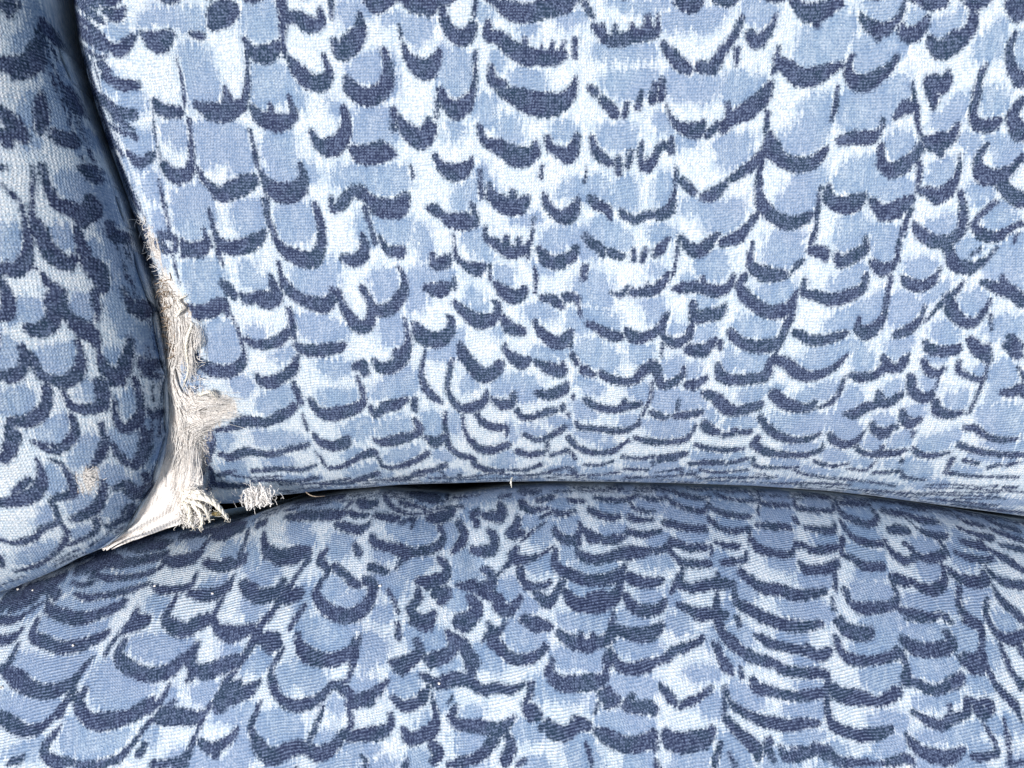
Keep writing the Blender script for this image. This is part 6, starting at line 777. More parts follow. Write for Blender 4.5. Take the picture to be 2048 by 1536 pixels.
    "6,-326,-868,11.9,-303,-873,14.8,-276,-866,10.4,-258,-856,2.6;D-265,-850,2.6,-240,-863,9.3,-220,-869,11.6,-188,-862,8.2,-170,-843,2.6;B-246,-843,-238,-"
    "816,-195,-813,-184,-846,-217,-860;D-169,-831,2.6,-153,-852,10,-134,-860,12.5,-117,-849,8.8,-105,-830,2.6;B-157,-824,-151,-807,-122,-803,-115,-825,-137"
    ",-851;D-97,-850,2.6,-80,-870,12.4,-63,-877,15.4,-45,-867,10.8,-32,-847,2.6;B-84,-842,-78,-824,-49,-820,-42,-843,-64,-868;D11,-845,2.6,27,-861,12.8,44,"
    "-868,16,63,-859,11.2,77,-842,2.6;B24,-838,31,-815,61,-811,67,-839,44,-859;D90,-837,2.6,105,-850,8.5,119,-856,10.6,136,-848,7.4,148,-834,2.6;B102,-829,"
    "108,-802,134,-798,139,-831,119,-847;D172,-840,2.6,191,-855,11.8,212,-862,14.7,235,-853,10.3,252,-838,2.6;B188,-833,197,-808,233,-804,240,-834,211,-852"
    ";D277,-830,2.6,291,-849,12.1,301,-856,15.1,325,-846,10.6,339,-817,2.6;D364,-855,2.6,381,-864,11.6,400,-869,14.5,420,-862,10.2,435,-856,2.6;B379,-847,3"
    "88,-817,421,-813,425,-849,399,-860;D434,-858,2.6,452,-868,13,474,-874,16.2,493,-867,11.4,508,-863,2.6;B450,-851,460,-822,494,-818,498,-853,471,-865;D5"
    "24,-839,2.6,541,-855,8.6,560,-862,10.7,583,-853,7.5,600,-837,2.6;B540,-831,550,-810,585,-806,589,-833,560,-853;D592,-849,2.6,614,-858,12.6,635,-864,15"
    ".7,665,-858,11,686,-844,2.6;B612,-842,625,-811,667,-808,672,-844,638,-855;D676,-850,2.6,692,-869,12.9,710,-877,16.1,732,-867,11.3,749,-849,2.6;B692,-8"
    "43,702,-824,735,-820,738,-845,710,-867;D763,-847,2.6,779,-857,11.1,797,-862,13.9,819,-856,9.8,835,-846,2.6;B778,-839,790,-809,823,-805,825,-841,798,-8"
    "53;D845,-846,2.6,862,-855,10.2,878,-861,12.7,904,-855,8.9,921,-842,2.6;D932,-863,2.6,955,-874,12.7,977,-880,15.9,1007,-874,11.1,1029,-862,2.6;D1024,-8"
    "48,2.6,1043,-861,12.5,1067,-868,15.6,1093,-860,10.9,1113,-850,2.6;B1043,-841,1058,-814,1099,-811,1101,-844,1067,-858;D1104,-850,2.6,1119,-865,7,1136,-"
    "872,8.7,1160,-864,6.1,1179,-846,2.6;D1217,-851,2.6,1232,-872,11.9,1251,-880,14.9,1279,-870,10.5,1302,-846,2.6;B1235,-843,1248,-827,1287,-824,1290,-846"
    ",1253,-871;D-1248,-939,2.7,-1226,-955,10.2,-1202,-961,12.7,-1186,-951,8.9,-1174,-939,2.6;D-1123,-928,2.6,-1104,-939,12.3,-1086,-944,15.3,-1068,-935,10"
    ".7,-1058,-922,2.6;B-1111,-919,-1111,-892,-1082,-886,-1068,-918,-1088,-935;D-1056,-919,2.6,-1035,-935,8.2,-1020,-941,10.3,-998,-930,7.2,-990,-905,2.6;B"
    "-1044,-910,-1042,-890,-1012,-884,-1000,-909,-1019,-932;D-971,-925,2.6,-943,-941,11.5,-919,-947,14.4,-890,-936,10.1,-875,-913,2.6;B-953,-917,-947,-896,"
    "-904,-890,-889,-915,-919,-938;D-879,-925,2.6,-857,-942,10.8,-840,-949,13.5,-815,-939,9.5,-805,-912,2.6;B-865,-917,-861,-898,-827,-893,-815,-917,-838,-"
    "940;D-773,-915,2.6,-754,-927,9.8,-737,-932,12.2,-717,-924,8.5,-705,-909,2.6;D-693,-919,2.6,-672,-928,9.3,-656,-933,11.6,-630,-925,8.2,-616,-908,2.6;B-"
    "678,-911,-675,-881,-640,-876,-627,-911,-653,-924;D-574,-914,2.6,-554,-927,10.3,-537,-932,12.8,-514,-923,9,-501,-902,2.6;B-560,-905,-555,-882,-522,-876"
    ",-512,-904,-536,-923;D-507,-906,2.6,-483,-921,8.9,-462,-927,11,-433,-917,7.7,-417,-895,2.6;B-490,-898,-483,-876,-442,-871,-431,-897,-460,-918;D-404,-9"
    "03,2.6,-385,-918,12.2,-367,-925,15.2,-345,-916,10.7,-332,-897,2.6;B-390,-896,-385,-874,-352,-870,-343,-897,-367,-916;D-302,-892,2.6,-285,-912,7.7,-266"
    ",-920,9.6,-249,-910,6.7,-237,-891,2.6;B-290,-885,-284,-868,-255,-865,-247,-887,-269,-911;D-217,-893,2.6,-201,-913,7.1,-188,-921,8.8,-166,-911,6.2,-154"
    ",-884,2.6;B-205,-886,-199,-869,-171,-866,-164,-888,-185,-912;D-152,-917,2.6,-129,-928,11.1,-106,-933,13.9,-77,-926,9.8,-58,-913,2.6;D-30,-911,2.6,-14,"
    "-923,11.1,-2,-929,13.9,20,-921,9.7,32,-902,2.6;B-17,-903,-11,-878,17,-874,23,-904,1,-921;D76,-905,2.6,90,-921,12.9,107,-928,16.1,123,-919,11.3,135,-90"
    "5,2.6;B88,-898,94,-877,121,-873,126,-899,105,-919;D148,-921,2.6,166,-929,7.7,189,-934,9.6,208,-928,6.7,223,-925,2.5;B163,-913,172,-883,206,-879,212,-9"
    "15,185,-925;D237,-898,2.6,257,-910,9.7,275,-916,12,302,-908,8.4,320,-890,2.6;D349,-904,2.6,367,-916,9.6,384,-922,12,408,-915,8.4,425,-898,2.6;B365,-89"
    "7,374,-871,409,-867,413,-898,386,-913;D451,-891,2.6,470,-909,8.9,493,-917,11.1,516,-907,7.8,534,-893,2.6;D527,-901,2.6,544,-915,12.1,563,-922,15.1,585"
    ",-914,10.6,602,-900,2.6;D618,-898,2.6,632,-916,10.4,644,-923,12.9,667,-914,9.1,683,-890,2.6;D700,-916,2.6,715,-930,10.1,730,-937,12.7,754,-929,8.9,771"
    ",-910,2.6;B715,-908,725,-885,757,-882,760,-911,733,-928;D800,-901,2.6,819,-917,9.1,841,-924,11.4,866,-916,8,885,-901,2.6;B818,-894,830,-872,869,-868,8"
    "73,-896,841,-915;D897,-922,2.6,913,-931,8.9,926,-937,11.1,951,-931,7.8,968,-915,2.6;D997,-900,2.6,1016,-919,8.4,1036,-927,10.5,1069,-918,7.3,1092,-895"
    ",2.6;B1017,-893,1030,-875,1074,-872,1078,-896,1040,-918;D1085,-917,2.6,1099,-926,10.6,1111,-932,13.3,1133,-926,9.3,1149,-913,2.6;D1190,-913,2.6,1209,-"
    "925,12.3,1229,-932,15.4,1259,-925,10.8,1280,-911,2.6;B1210,-906,1225,-880,1266,-876,1267,-909,1232,-923;D-1271,-1014,2.6,-1250,-1022,9.3,-1226,-1027,1"
    "1.6,-1209,-1020,8.1,-1195,-1015,2.6;B-1258,-1006,-1257,-975,-1225,-970,-1209,-1005,-1232,-1018;D-1204,-1004,2.6,-1177,-1013,7.6,-1157,-1017,9.5,-1124,"
    "-1009,6.7,-1108,-990,2.6;B-1186,-996,-1183,-966,-1140,-960,-1122,-994,-1154,-1008;D-1089,-999,2.6,-1065,-1010,9.5,-1048,-1014,11.8,-1020,-1005,8.3,-10"
    "08,-984,2.6;D-1000,-982,2.6,-974,-994,11.5,-947,-998,14.4,-923,-989,10.1,-907,-976,2.6;B-983,-973,-979,-949,-937,-943,-922,-971,-951,-990;D-893,-969,2"
    ".6,-868,-986,8.7,-846,-993,10.9,-820,-982,7.6,-806,-960,2.6;B-877,-961,-871,-942,-832,-937,-819,-961,-846,-984;D-788,-982,2.6,-769,-1001,12.3,-748,-10"
    "08,15.3,-735,-997,10.7,-724,-982,2.6;B-776,-974,-773,-957,-745,-953,-735,-974,-754,-999;D-723,-969,2.6,-698,-982,12,-673,-988,15,-646,-979,10.5,-630,-"
    "963,2.6;B-705,-961,-699,-938,-657,-933,-644,-961,-674,-979;D-624,-967,2.6,-599,-981,11.6,-571,-985,14.4,-549,-976,10.1,-531,-965,2.5;D-502,-971,2.5,-4"
    "85,-982,12.4,-467,-987,15.4,-449,-979,10.8,-437,-967,2.5;B-490,-964,-486,-937,-457,-933,-447,-964,-469,-978;D-409,-968,2.5,-389,-980,10.5,-369,-986,13"
    ".2,-348,-978,9.2,-334,-965,2.5;B-394,-960,-389,-936,-355,-932,-345,-961,-370,-977;D-315,-965,2.5,-293,-981,7.9,-272,-988,9.9,-248,-980,6.9,-232,-962,2"
    ".5;B-299,-958,-292,-938,-254,-935,-245,-960,-273,-980;D-237,-953,2.5,-215,-971,9.2,-197,-979,11.5,-168,-970,8.1,-151,-944,2.5;B-220,-946,-213,-928,-17"
    "3,-925,-164,-949,-193,-971;D-146,-969,2.5,-126,-977,10.7,-104,-982,13.4,-83,-976,9.4,-67,-970,2.5;D-53,-957,2.5,-36,-969,7.2,-23,-975,9,0,-967,6.3,13,"
    "-947,2.5;D29,-966,2.5,51,-981,9.3,72,-987,11.6,100,-979,8.1,118,-960,2.5;D126,-972,2.5,145,-983,10.9,163,-989,13.6,189,-982,9.5,206,-966,2.5;B142,-965"
    ",151,-939,187,-936,194,-966,165,-980;D220,-947,2.5,242,-966,11.3,262,-973,14.2,291,-963,9.9,311,-938,2.5;B239,-940,248,-924,289,-919,297,-940,264,-965"
    ";D303,-962,2.5,321,-973,7.1,338,-978,8.9,361,-971,6.3,377,-959,2.5;B318,-955,327,-929,361,-925,366,-957,339,-970;D386,-947,2.5,399,-966,7.1,416,-974,8"
    ".8,430,-964,6.2,443,-948,2.5;B398,-940,405,-924,431,-920,435,-941,413,-965;D463,-962,2.5,476,-976,6.8,488,-982,8.4,508,-974,5.9,522,-956,2.5;B475,-955"
    ",483,-932,510,-929,513,-956,491,-974;D539,-964,2.5,561,-975,7.4,581,-981,9.3,612,-975,6.5,632,-959,2.5;D638,-978,2.5,657,-988,9.6,674,-994,12,701,-988"
    ",8.4,719,-975,2.5;B655,-971,666,-943,703,-940,707,-974,677,-985;D741,-965,2.5,757,-983,9.8,773,-991,12.3,800,-982,8.6,819,-958,2.5;B757,-958,768,-940,"
    "803,-937,807,-961,777,-982;D807,-973,2.5,825,-981,9,847,-986,11.2,866,-981,7.8,881,-979,2.5;B823,-966,836,-935,871,-932,872,-968,844,-977;D897,-975,2."
    "5,914,-987,10.3,930,-993,12.9,956,-986,9,974,-969,2.5;B913,-968,926,-943,961,-940,963,-970,933,-985;D987,-972,2.5,1006,-982,9.7,1025,-988,12.2,1052,-9"
    "82,8.5,1071,-972,2.6;B1005,-965,1020,-937,1058,-934,1059,-968,1027,-979;D1058,-972,2.6,1077,-990,11.7,1101,-998,14.6,1126,-989,10.3,1147,-976,2.6;B107"
    "8,-965,1091,-947,1132,-944,1136,-968,1099,-989;D1142,-983,2.6,1155,-994,7.6,1174,-1000,9.5,1191,-993,6.7,1206,-987,2.6;B1156,-976,1169,-949,1200,-946,"
    "1198,-978,1172,-991;D1084,-348,3,1089,-365,11.9,1103,-373,14.8,1132,-365,10.4,1164,-348,3.1;B1107,-341,1147,-318,1196,-317,1156,-344,1110,-363;D1200,-"
    "366,3,1215,-375,11.5,1227,-381,14.4,1266,-375,10.1,1304,-359,3.1;B1227,-358,1295,-329,1350,-327,1286,-362,1242,-371;D1321,-357,3.1,1328,-375,10.6,1350"
    ",-384,13.2,1393,-375,9.4,1442,-361,3.2;B1358,-351,1417,-332,1465,-327,1436,-355,1359,-374;D1443,-362,3.1,1452,-373,14.5,1469,-379,18.1,1514,-373,12.8,"
    "1567,-365,3.2;B1484,-357,1525,-321,1569,-315,1561,-362,1485,-370;D1068,-427,2.9,1085,-439,13.3,1109,-446,16.6,1136,-439,11.7,1158,-434,2.9;B1091,-419,"
    "1121,-389,1167,-386,1151,-423,1110,-436;D1169,-416,2.9,1183,-430,9.5,1205,-437,11.9,1234,-429,8.4,1260,-420,3;B1193,-408,1226,-380,1274,-377,1252,-412"
    ",1208,-427;D1286,-418,3,1296,-438,10.9,1312,-446,13.6,1354,-437,9.6,1397,-412,3;B1313,-411,1344,-390,1396,-388,1379,-415,1323,-437;D1412,-427,3,1423,-"
    "447,10.9,1445,-456,13.6,1487,-446,9.6,1530,-425,3;D984,-489,2.8,1004,-502,9.3,1024,-509,11.6,1058,-502,8.1,1086,-485,2.8;B1007,-482,1029,-452,1077,-44"
    "9,1070,-485,1030,-499;D1112,-491,2.8,1126,-512,8.5,1145,-521,10.6,1175,-511,7.4,1204,-490,2.9;D1207,-485,2.9,1215,-504,10.4,1231,-512,13,1253,-503,9.1"
    ",1275,-488,2.9;D1286,-503,2.9,1301,-512,9.3,1317,-518,11.7,1345,-512,8.2,1368,-501,2.9;B1307,-496,1336,-462,1376,-459,1357,-499,1324,-508;D1036,-552,2"
    ".8,1047,-573,9.3,1062,-582,11.6,1086,-571,8.1,1108,-549,2.8;B1053,-544,1066,-525,1100,-522,1098,-547,1065,-572;D1143,-574,2.8,1156,-588,12,1172,-595,1"
    "5,1194,-587,10.5,1213,-574,2.8;B1160,-567,1178,-539,1211,-535,1204,-569,1174,-585;D1206,-572,2.8,1226,-586,10.5,1245,-593,13.1,1281,-585,9.2,1311,-566"
    ",2.8;B1229,-564,1251,-537,1300,-534,1294,-567,1252,-583;D1318,-588,2.8,1334,-598,11.7,1353,-604,14.6,1377,-597,10.2,1395,-592,2.8;B1337,-581,1361,-548"
    ",1398,-544,1387,-583,1355,-594;D961,-648,2.7,978,-658,9.1,998,-664,11.3,1022,-658,7.9,1040,-649,2.7;D1074,-644,2.7,1087,-657,9.6,1097,-664,12,1123,-65"
    "6,8.4,1141,-635,2.7;B1088,-636,1102,-607,1133,-603,1130,-638,1104,-654;D1188,-628,2.7,1198,-651,8.4,1210,-660,10.4,1235,-649,7.3,1257,-621,2.7;B1203,-"
    "620,1216,-603,1247,-600,1246,-623,1215,-650;D1235,-653,2.7,1257,-663,10.5,1275,-669,13.1,1310,-663,9.2,1333,-647,2.7;D997,-712,2.7,1011,-731,7.6,1028,"
    "-739,9.4,1047,-729,6.6,1064,-714,2.7;B1012,-705,1023,-683,1054,-679,1055,-707,1028,-729;D1082,-727,2.7,1100,-739,10.3,1119,-745,12.8,1145,-739,9,1165,"
    "-725,2.7;B1100,-720,1115,-689,1153,-686,1153,-723,1121,-736;D1191,-722,2.7,1206,-739,8.4,1223,-747,10.5,1247,-738,7.4,1267,-720,2.7;B1207,-714,1221,-6"
    "90,1256,-687,1256,-717,1225,-737;D-1664,-502,3.3,-1646,-518,12.9,-1630,-527,16.2,-1604,-516,11.3,-1589,-491,3.3;B-1649,-490,-1642,-450,-1608,-444,-160"
    "0,-493,-1627,-514;D-1541,-486,3.3,-1518,-513,14.5,-1491,-525,18.2,-1468,-510,12.7,-1450,-488,3.3;B-1523,-475,-1514,-447,-1473,-442,-1463,-477,-1495,-5"
    "11;D-1436,-481,3.3,-1410,-508,15.9,-1349,-508,19.4,-1341,-501,13.8,-1331,-482,3.3;B-1415,-470,-1404,-442,-1357,-437,-1346,-472,-1383,-506;D-1295,-491,"
    "3.2,-1225,-500,12.1,-1196,-505,15,-1177,-494,10.6,-1205,-472,3.2;D-1544,-573,3.1,-1495,-585,14.5,-1461,-590,18,-1435,-579,12.7,-1437,-560,3.1;B-1532,-"
    "565,-1568,-550,-1515,-541,-1453,-561,-1469,-581;D-1406,-568,3,-1369,-576,8.9,-1342,-580,11.1,-1315,-571,7.8,-1310,-555,3;B-1393,-560,-1424,-534,-1379,"
    "-527,-1324,-557,-1347,-571;D-1258,-552,3,-1217,-568,10.2,-1187,-574,12.7,-1162,-563,8.9,-1159,-540,3;D-1142,-543,3,-1110,-556,13.4,-1082,-561,16.7,-10"
    "68,-551,11.7,-1059,-539,2.9;B-1132,-535,-1145,-512,-1109,-505,-1077,-532,-1092,-552;D-1534,-632,3,-1490,-648,11,-1456,-653,13.6,-1433,-642,9.6,-1427,-"
    "623,2.9;D-1423,-632,2.9,-1386,-641,11.6,-1353,-645,14.4,-1324,-636,10.1,-1309,-624,2.9;B-1406,-624,-1420,-596,-1369,-589,-1329,-621,-1360,-636;D-1280,"
    "-627,2.9,-1252,-635,14.3,-1230,-639,17.8,-1203,-631,12.5,-1195,-615,2.9;B-1267,-618,-1280,-588,-1240,-582,-1207,-617,-1232,-630;D-1197,-593,2.9,-1165,"
    "-612,9.4,-1139,-618,11.7,-1123,-606,8.2,-1118,-586,2.9;B-1186,-584,-1190,-567,-1156,-561,-1133,-583,-1147,-610;D-1125,-599,2.9,-1087,-610,9.3,-1059,-6"
    "14,11.6,-1023,-604,8.1,-1010,-580,2.9;B-1105,-589,-1108,-564,-1054,-555,-1025,-585,-1058,-605;D-1431,-687,2.9,-1398,-697,11.4,-1372,-702,14.2,-1342,-6"
    "93,10,-1332,-674,2.9;B-1415,-679,-1424,-652,-1379,-646,-1347,-677,-1374,-693;D-1311,-690,2.8,-1281,-702,10.2,-1252,-708,12.7,-1230,-699,8.9,-1217,-686"
    ",2.8;B-1296,-681,-1301,-656,-1260,-650,-1234,-680,-1259,-699;D-1216,-679,2.8,-1186,-688,9.8,-1162,-692,12.2,-1132,-684,8.5,-1118,-668,2.8;B-1199,-671,"
    "-1205,-640,-1160,-634,-1133,-669,-1163,-683;D-1086,-667,2.8,-1060,-686,10.5,-1038,-693,13.1,-1023,-681,9.2,-1015,-661,2.8;B-1074,-658,-1074,-640,-1043"
    ",-634,-1028,-656,-1043,-683;D-1414,-746,2.8,-1390,-758,12.6,-1367,-763,15.7,-1352,-754,11,-1343,-744,2.8;B-1404,-738,-1411,-711,-1381,-706,-1357,-737,"
    "-1374,-754;D-1316,-733,2.8,-1291,-752,12.8,-1271,-759,16,-1254,-748,11.2,-1249,-725,2.8;B-1305,-725,-1307,-707,-1277,-701,-1259,-725,-1274,-750;D-1222"
    ",-727,2.8,-1190,-746,12.6,-1163,-753,15.7,-1137,-741,11,-1125,-718,2.8;B-1205,-718,-1202,-700,-1159,-694,-1141,-717,-1166,-744;D-1088,-735,2.7,-1060,-"
    "753,13,-1037,-761,16.2,-1014,-749,11.3,-1002,-725,2.7;B-1072,-726,-1069,-707,-1030,-701,-1015,-724,-1039,-751"
)
PRINT_LEFT = (
    "D-800,604,1.0,-797,589,1.6,-792,575,2.0,-788,560,1.0;B-785,548,-773,488,-773,494,-785,554;D-772,489,1.0,-765,467,2.0,-758,445,1.5,-751,423,1.0;D-749,4"
    "19,1.0,-747,407,2.2,-744,396,2.0,-741,384,1.0;B-736,372,-725,328,-725,334,-736,378;B-722,323,-715,288,-715,294,-722,329;D-715,285,1.0,-708,263,2.6,-70"
    "4,240,1.9,-699,218,1.0;B-698,212,-685,161,-685,167,-698,218;D-683,153,1.0,-681,143,2.1,-679,134,1.9,-679,123,1.0;D-677,119,1.0,-675,100,1.7,-671,82,2."
    "6,-671,62,1.0;B-672,48,-671,9,-671,15,-672,54;D-670,9,1.0,-671,-13,1.5,-673,-36,1.5,-675,-59,1.0;D-677,-67,1.0,-678,-79,2.1,-680,-91,2.4,-683,-102,1.0"
    ";B-684,-109,-690,-140,-690,-134,-684,-103;D-695,-150,1.0,-699,-159,1.4,-704,-170,2.6,-708,-180,1.0;D-710,-184,1.0,-720,-200,2.3,-729,-216,1.5,-739,-23"
    "3,1.0;D-742,-236,1.0,-751,-250,1.4,-761,-264,1.7,-772,-276,1.0;D-775,-283,1.0,-780,-289,2.5,-788,-295,2.6,-794,-302,1.0;B-802,-310,-849,-338,-849,-332"
    ",-802,-304;D-858,-339,1.0,-880,-347,2.6,-901,-357,1.5,-921,-367,1.0;B-929,-374,-981,-397,-981,-391,-929,-368;B-987,-400,-1039,-420,-1039,-414,-987,-39"
    "4;B-807,599,-794,548,-794,554,-807,605;D-792,537,1.0,-786,516,2.4,-781,495,1.5,-775,474,1.0;D-772,463,1.0,-769,455,2.1,-766,446,2.5,-764,438,1.0;B-762"
    ",431,-755,406,-755,412,-762,437;D-754,399,1.0,-748,384,2.4,-744,370,2.5,-738,356,1.0;B-735,341,-726,301,-726,307,-735,347;D-725,292,1.0,-720,274,1.7,-"
    "715,255,1.9,-711,236,1.0;D-708,227,1.0,-705,211,1.4,-701,196,2.4,-696,182,1.0;D-696,180,1.0,-692,161,1.9,-690,143,1.4,-686,124,1.0;B-684,109,-680,76,-"
    "680,82,-684,115;D-680,69,1.0,-679,48,1.4,-678,28,2.0,-678,8,1.0;D-678,-1,1.0,-679,-12,2.3,-680,-23,1.9,-680,-34,1.0;D-680,-44,1.0,-685,-66,2.2,-688,-8"
    "8,2.5,-691,-108,1.0;B-694,-117,-707,-163,-707,-157,-694,-111;B-710,-166,-736,-216,-736,-210,-710,-160;B-744,-228,-784,-282,-784,-276,-744,-222;D-785,-"
    "283,1.0,-792,-289,2.4,-800,-295,1.5,-807,-301,1.0;D-813,-307,1.0,-823,-312,2.3,-832,-318,2.4,-842,-323,1.0;D-850,-326,1.0,-872,-334,1.7,-892,-345,2.3,"
    "-913,-355,1.0;B-922,-361,-964,-383,-964,-377,-922,-355;D-976,-384,1.0,-987,-388,2.0,-997,-393,2.0,-1008,-397,1.0;D-1016,-400,1.0,-1024,-403,2.0,-1032,"
    "-407,2.2,-1041,-409,1.0;D-842,623,8.5,-834,622,9.9,-829,633,8.5;D-833,616,5.7,-833,608,4.3;D-846,530,11.4,-830,530,17.2,-814,539,15.9,-806,560,11.7,-8"
    "03,584,7.3,-805,600,4.4;D-830,510,5.7,-816,518,5.8;D-849,456,7.1,-841,445,12.9,-830,423,14.4,-821,413,8.7;D-846,416,11.5,-842,400,8.6;D-800,495,4.4,-8"
    "01,473,8.8,-801,454,11.7,-803,428,7.3;D-801,622,4.4,-798,614,7.4,-796,602,8.9,-769,571,5.9;D-777,517,6,-770,494,9,-765,479,7.6;D-786,438,4.4,-779,426,"
    "13.3,-768,421,12,-765,435,6;D-792,551,2.2,-786,532,2.2,-779,511,3,-773,485,2.2,-769,456,2.2;B-818,641,-804,650,-803,613,-806,577,-819,555,-828,562,-82"
    "6,584,-814,595,-814,621;B-799,555,-789,535,-774,481,-769,448,-779,435,-790,448,-794,489,-799,530;B-819,481,-803,494,-805,452,-817,434,-824,456;B-815,4"
    "26,-808,419,-811,399,-816,398;B-760,453,-744,439,-746,422,-752,416;D-802,373,5.8,-797,354,5.9,-793,333,7.4,-784,313,10.4,-767,304,14.9,-749,299,16.6,-"
    "742,314,12.1,-743,328,7.6;D-753,281,9,-749,296,10.6;D-746,378,12.1,-740,362,9.1;D-811,371,2.9,-812,338,4.4,-816,306,4.4,-818,282,5.9,-812,271,11.8,-80"
    "6,250,13.3,-799,230,14.8,-785,214,14.9,-774,208,10.5,-766,221,7.5;D-761,272,6,-757,247,7.5,-753,231,10.6;D-854,334,2.9,-842,319,4.3,-830,305,4.4,-829,"
    "281,4.4,-826,257,8.8,-828,232,8.8,-835,208,13.2,-850,194,13.2,-866,198,10.2;D-820,200,3,-810,188,4.5,-803,173,7.5,-793,164,10.5,-799,143,15,-790,130,1"
    "3.5,-784,161,6;D-871,174,7.3,-865,150,11.8,-867,128,11.8;D-754,217,7.6,-743,210,15.2,-735,190,13.8,-731,168,7.7,-740,164,7.6,-743,138,4.6;D-723,288,6."
    "2,-719,271,9.3,-712,263,9.4,-709,275,6.3;D-706,176,3.1,-702,159,4.7,-692,142,9.5,-683,149,9.6;D-854,361,5.7,-847,361,4.3;B-778,361,-752,367,-744,343,-"
    "748,319,-758,311,-771,328,-780,343;B-738,350,-728,364,-717,309,-723,291,-716,254,-686,245,-685,172,-691,155,-704,176,-725,235,-731,286,-735,319;B-863,"
    "270,-836,264,-837,227,-849,207,-869,209;B-790,273,-769,271,-762,250,-773,237,-788,247;B-754,239,-738,258,-732,225,-743,218;B-852,133,-837,145,-818,134"
    ",-822,123,-854,122;B-775,148,-748,163,-746,126,-773,124;B-725,168,-711,184,-702,132,-724,130;D-880,119,11.8,-868,119,10.4,-861,136,7.4;D-799,138,15,-8"
    "02,113,13.5,-818,96,15,-833,92,12,-842,98,9;D-782,127,7.5,-773,110,12.1,-758,94,16.8,-749,84,10.8,-745,67,6.2;D-743,115,6.1,-736,141,4.6;D-856,65,6,-8"
    "52,48,9,-861,24,10.6,-877,14,13.6,-892,14,10.5;D-771,76,4.6,-770,49,7.7,-777,21,12.3,-796,4,12.3,-815,7,10.7,-833,17,9.1,-840,41,7.6,-846,53,6;D-828,-"
    "7,9.2,-832,-33,10.8,-848,-56,13.9,-873,-68,12.3,-892,-68,9.2,-901,-95,9.2,-908,-112,9.3;D-807,-7,4.6,-801,-25,6.2,-793,-42,9.3,-772,-46,10.9,-751,-39,"
    "12.6,-745,-16,12.5,-748,2,9.4,-757,7,4.7;D-745,60,4.6,-740,35,9.3,-728,18,14.1,-715,22,12.6,-706,50,9.5,-701,74,6.3,-704,89,3.1;D-740,2,9.4,-717,2,7.9"
    ";D-688,47,6.4,-683,33,11.2,-672,39,9.7;D-686,18,6.4,-673,15,6.5;D-699,11,4.8,-697,-16,6.4,-697,-48,6.5,-706,-72,11.3,-720,-84,9.6,-730,-73,8,-733,-52,"
    "6.3,-731,-34,4.7;D-799,-57,6.2,-796,-78,7.8,-804,-105,7.9,-827,-114,6.3,-845,-110,4.7,-864,-104,4.7;D-755,-72,4.7,-756,-98,6.4,-760,-120,6.4;D-700,-81"
    ",6.5,-697,-100,8.2,-704,-123,6.6;D-688,-48,3.3,-683,-60,8.2,-674,-53,6.6;D-690,137,12.6,-680,142,11.2,-685,123,6.4;B-851,145,-817,146,-823,116,-839,10"
    "4,-852,112,-865,103;B-771,148,-741,149,-743,119,-760,114,-777,131;B-713,152,-697,118,-676,103,-653,56,-682,51,-693,65,-698,83,-711,85,-717,117;B-885,7"
    "8,-860,75,-858,44,-871,24,-894,20;B-838,53,-800,66,-777,71,-777,42,-791,21,-821,17,-834,28;B-901,-21,-854,-7,-850,-24,-859,-51,-885,-56,-905,-45;B-767"
    ",7,-754,2,-754,-21,-767,-34,-775,-16;B-734,64,-721,64,-725,43,-736,42;B-711,-7,-702,-16,-703,-48,-715,-58,-720,-34;B-833,-60,-804,-51,-807,-87,-825,-1"
    "05,-856,-104,-840,-81;B-692,-59,-674,-68,-686,-122,-695,-120,-695,-91;B-795,-106,-761,-94,-766,-120,-798,-118;B-747,-94,-704,-85,-714,-123,-752,-120;D"
    "-892,-91,12.3,-903,-118,10.9,-919,-136,10.9;D-866,-104,4.7,-851,-116,6.2,-829,-123,7.9,-810,-105,9.4,-800,-89,6.3;D-754,-103,8,-765,-131,9.6,-780,-151"
    ",6.4,-794,-162,4.8;D-698,-97,8.2,-704,-126,9.9,-716,-148,9.9,-723,-159,6.6,-734,-147,8.2,-742,-131,8.1,-746,-113,4.8;D-866,-137,4.7,-865,-160,7.9,-870"
    ",-184,12.7,-886,-203,14.3,-911,-216,14.4,-936,-219,11.2,-949,-219,8;D-888,-178,7.9,-917,-197,7.9;D-844,-138,3.9,-828,-149,4.7,-821,-173,8,-821,-196,8,"
    "-829,-209,9.7,-848,-212,8,-861,-221,6.4,-860,-238,6.5,-862,-258,6.5,-874,-270,6.6,-891,-274,6.5,-909,-290,6.6,-929,-300,8.2,-952,-305,6.6,-974,-295,4."
    "9;D-775,-183,4.9,-779,-209,8.2,-794,-234,9.9,-809,-247,11.5,-829,-256,9.9,-840,-260,6.6;D-803,-258,6.6,-805,-273,6.7;D-759,-200,6.6,-740,-192,8.3,-737"
    ",-216,13.4,-724,-210,10.2,-713,-197,5.1;D-713,-177,6.7,-714,-190,6.7;D-751,-241,8.5,-764,-266,6.8,-775,-272,6.8,-790,-278,5.1,-798,-274,3.3;D-861,-265"
    ",4.9,-858,-287,5.8,-871,-308,6.7,-894,-330,5.1,-926,-352,5.1,-956,-364,5.1,-984,-371,3.4;D-808,-280,5,-827,-297,5,-849,-308,5,-868,-316,4.2;D-986,-334"
    ",5,-997,-357,5;B-861,-86,-809,-84,-813,-105,-835,-116,-856,-105;B-794,-98,-764,-94,-774,-131,-793,-155,-819,-154,-799,-124;B-747,-94,-703,-102,-717,-1"
    "40,-733,-139,-742,-113;B-695,-87,-660,-88,-672,-135,-703,-156,-704,-136;B-850,-153,-833,-161,-832,-195,-858,-204,-864,-184;B-769,-160,-740,-158,-741,-"
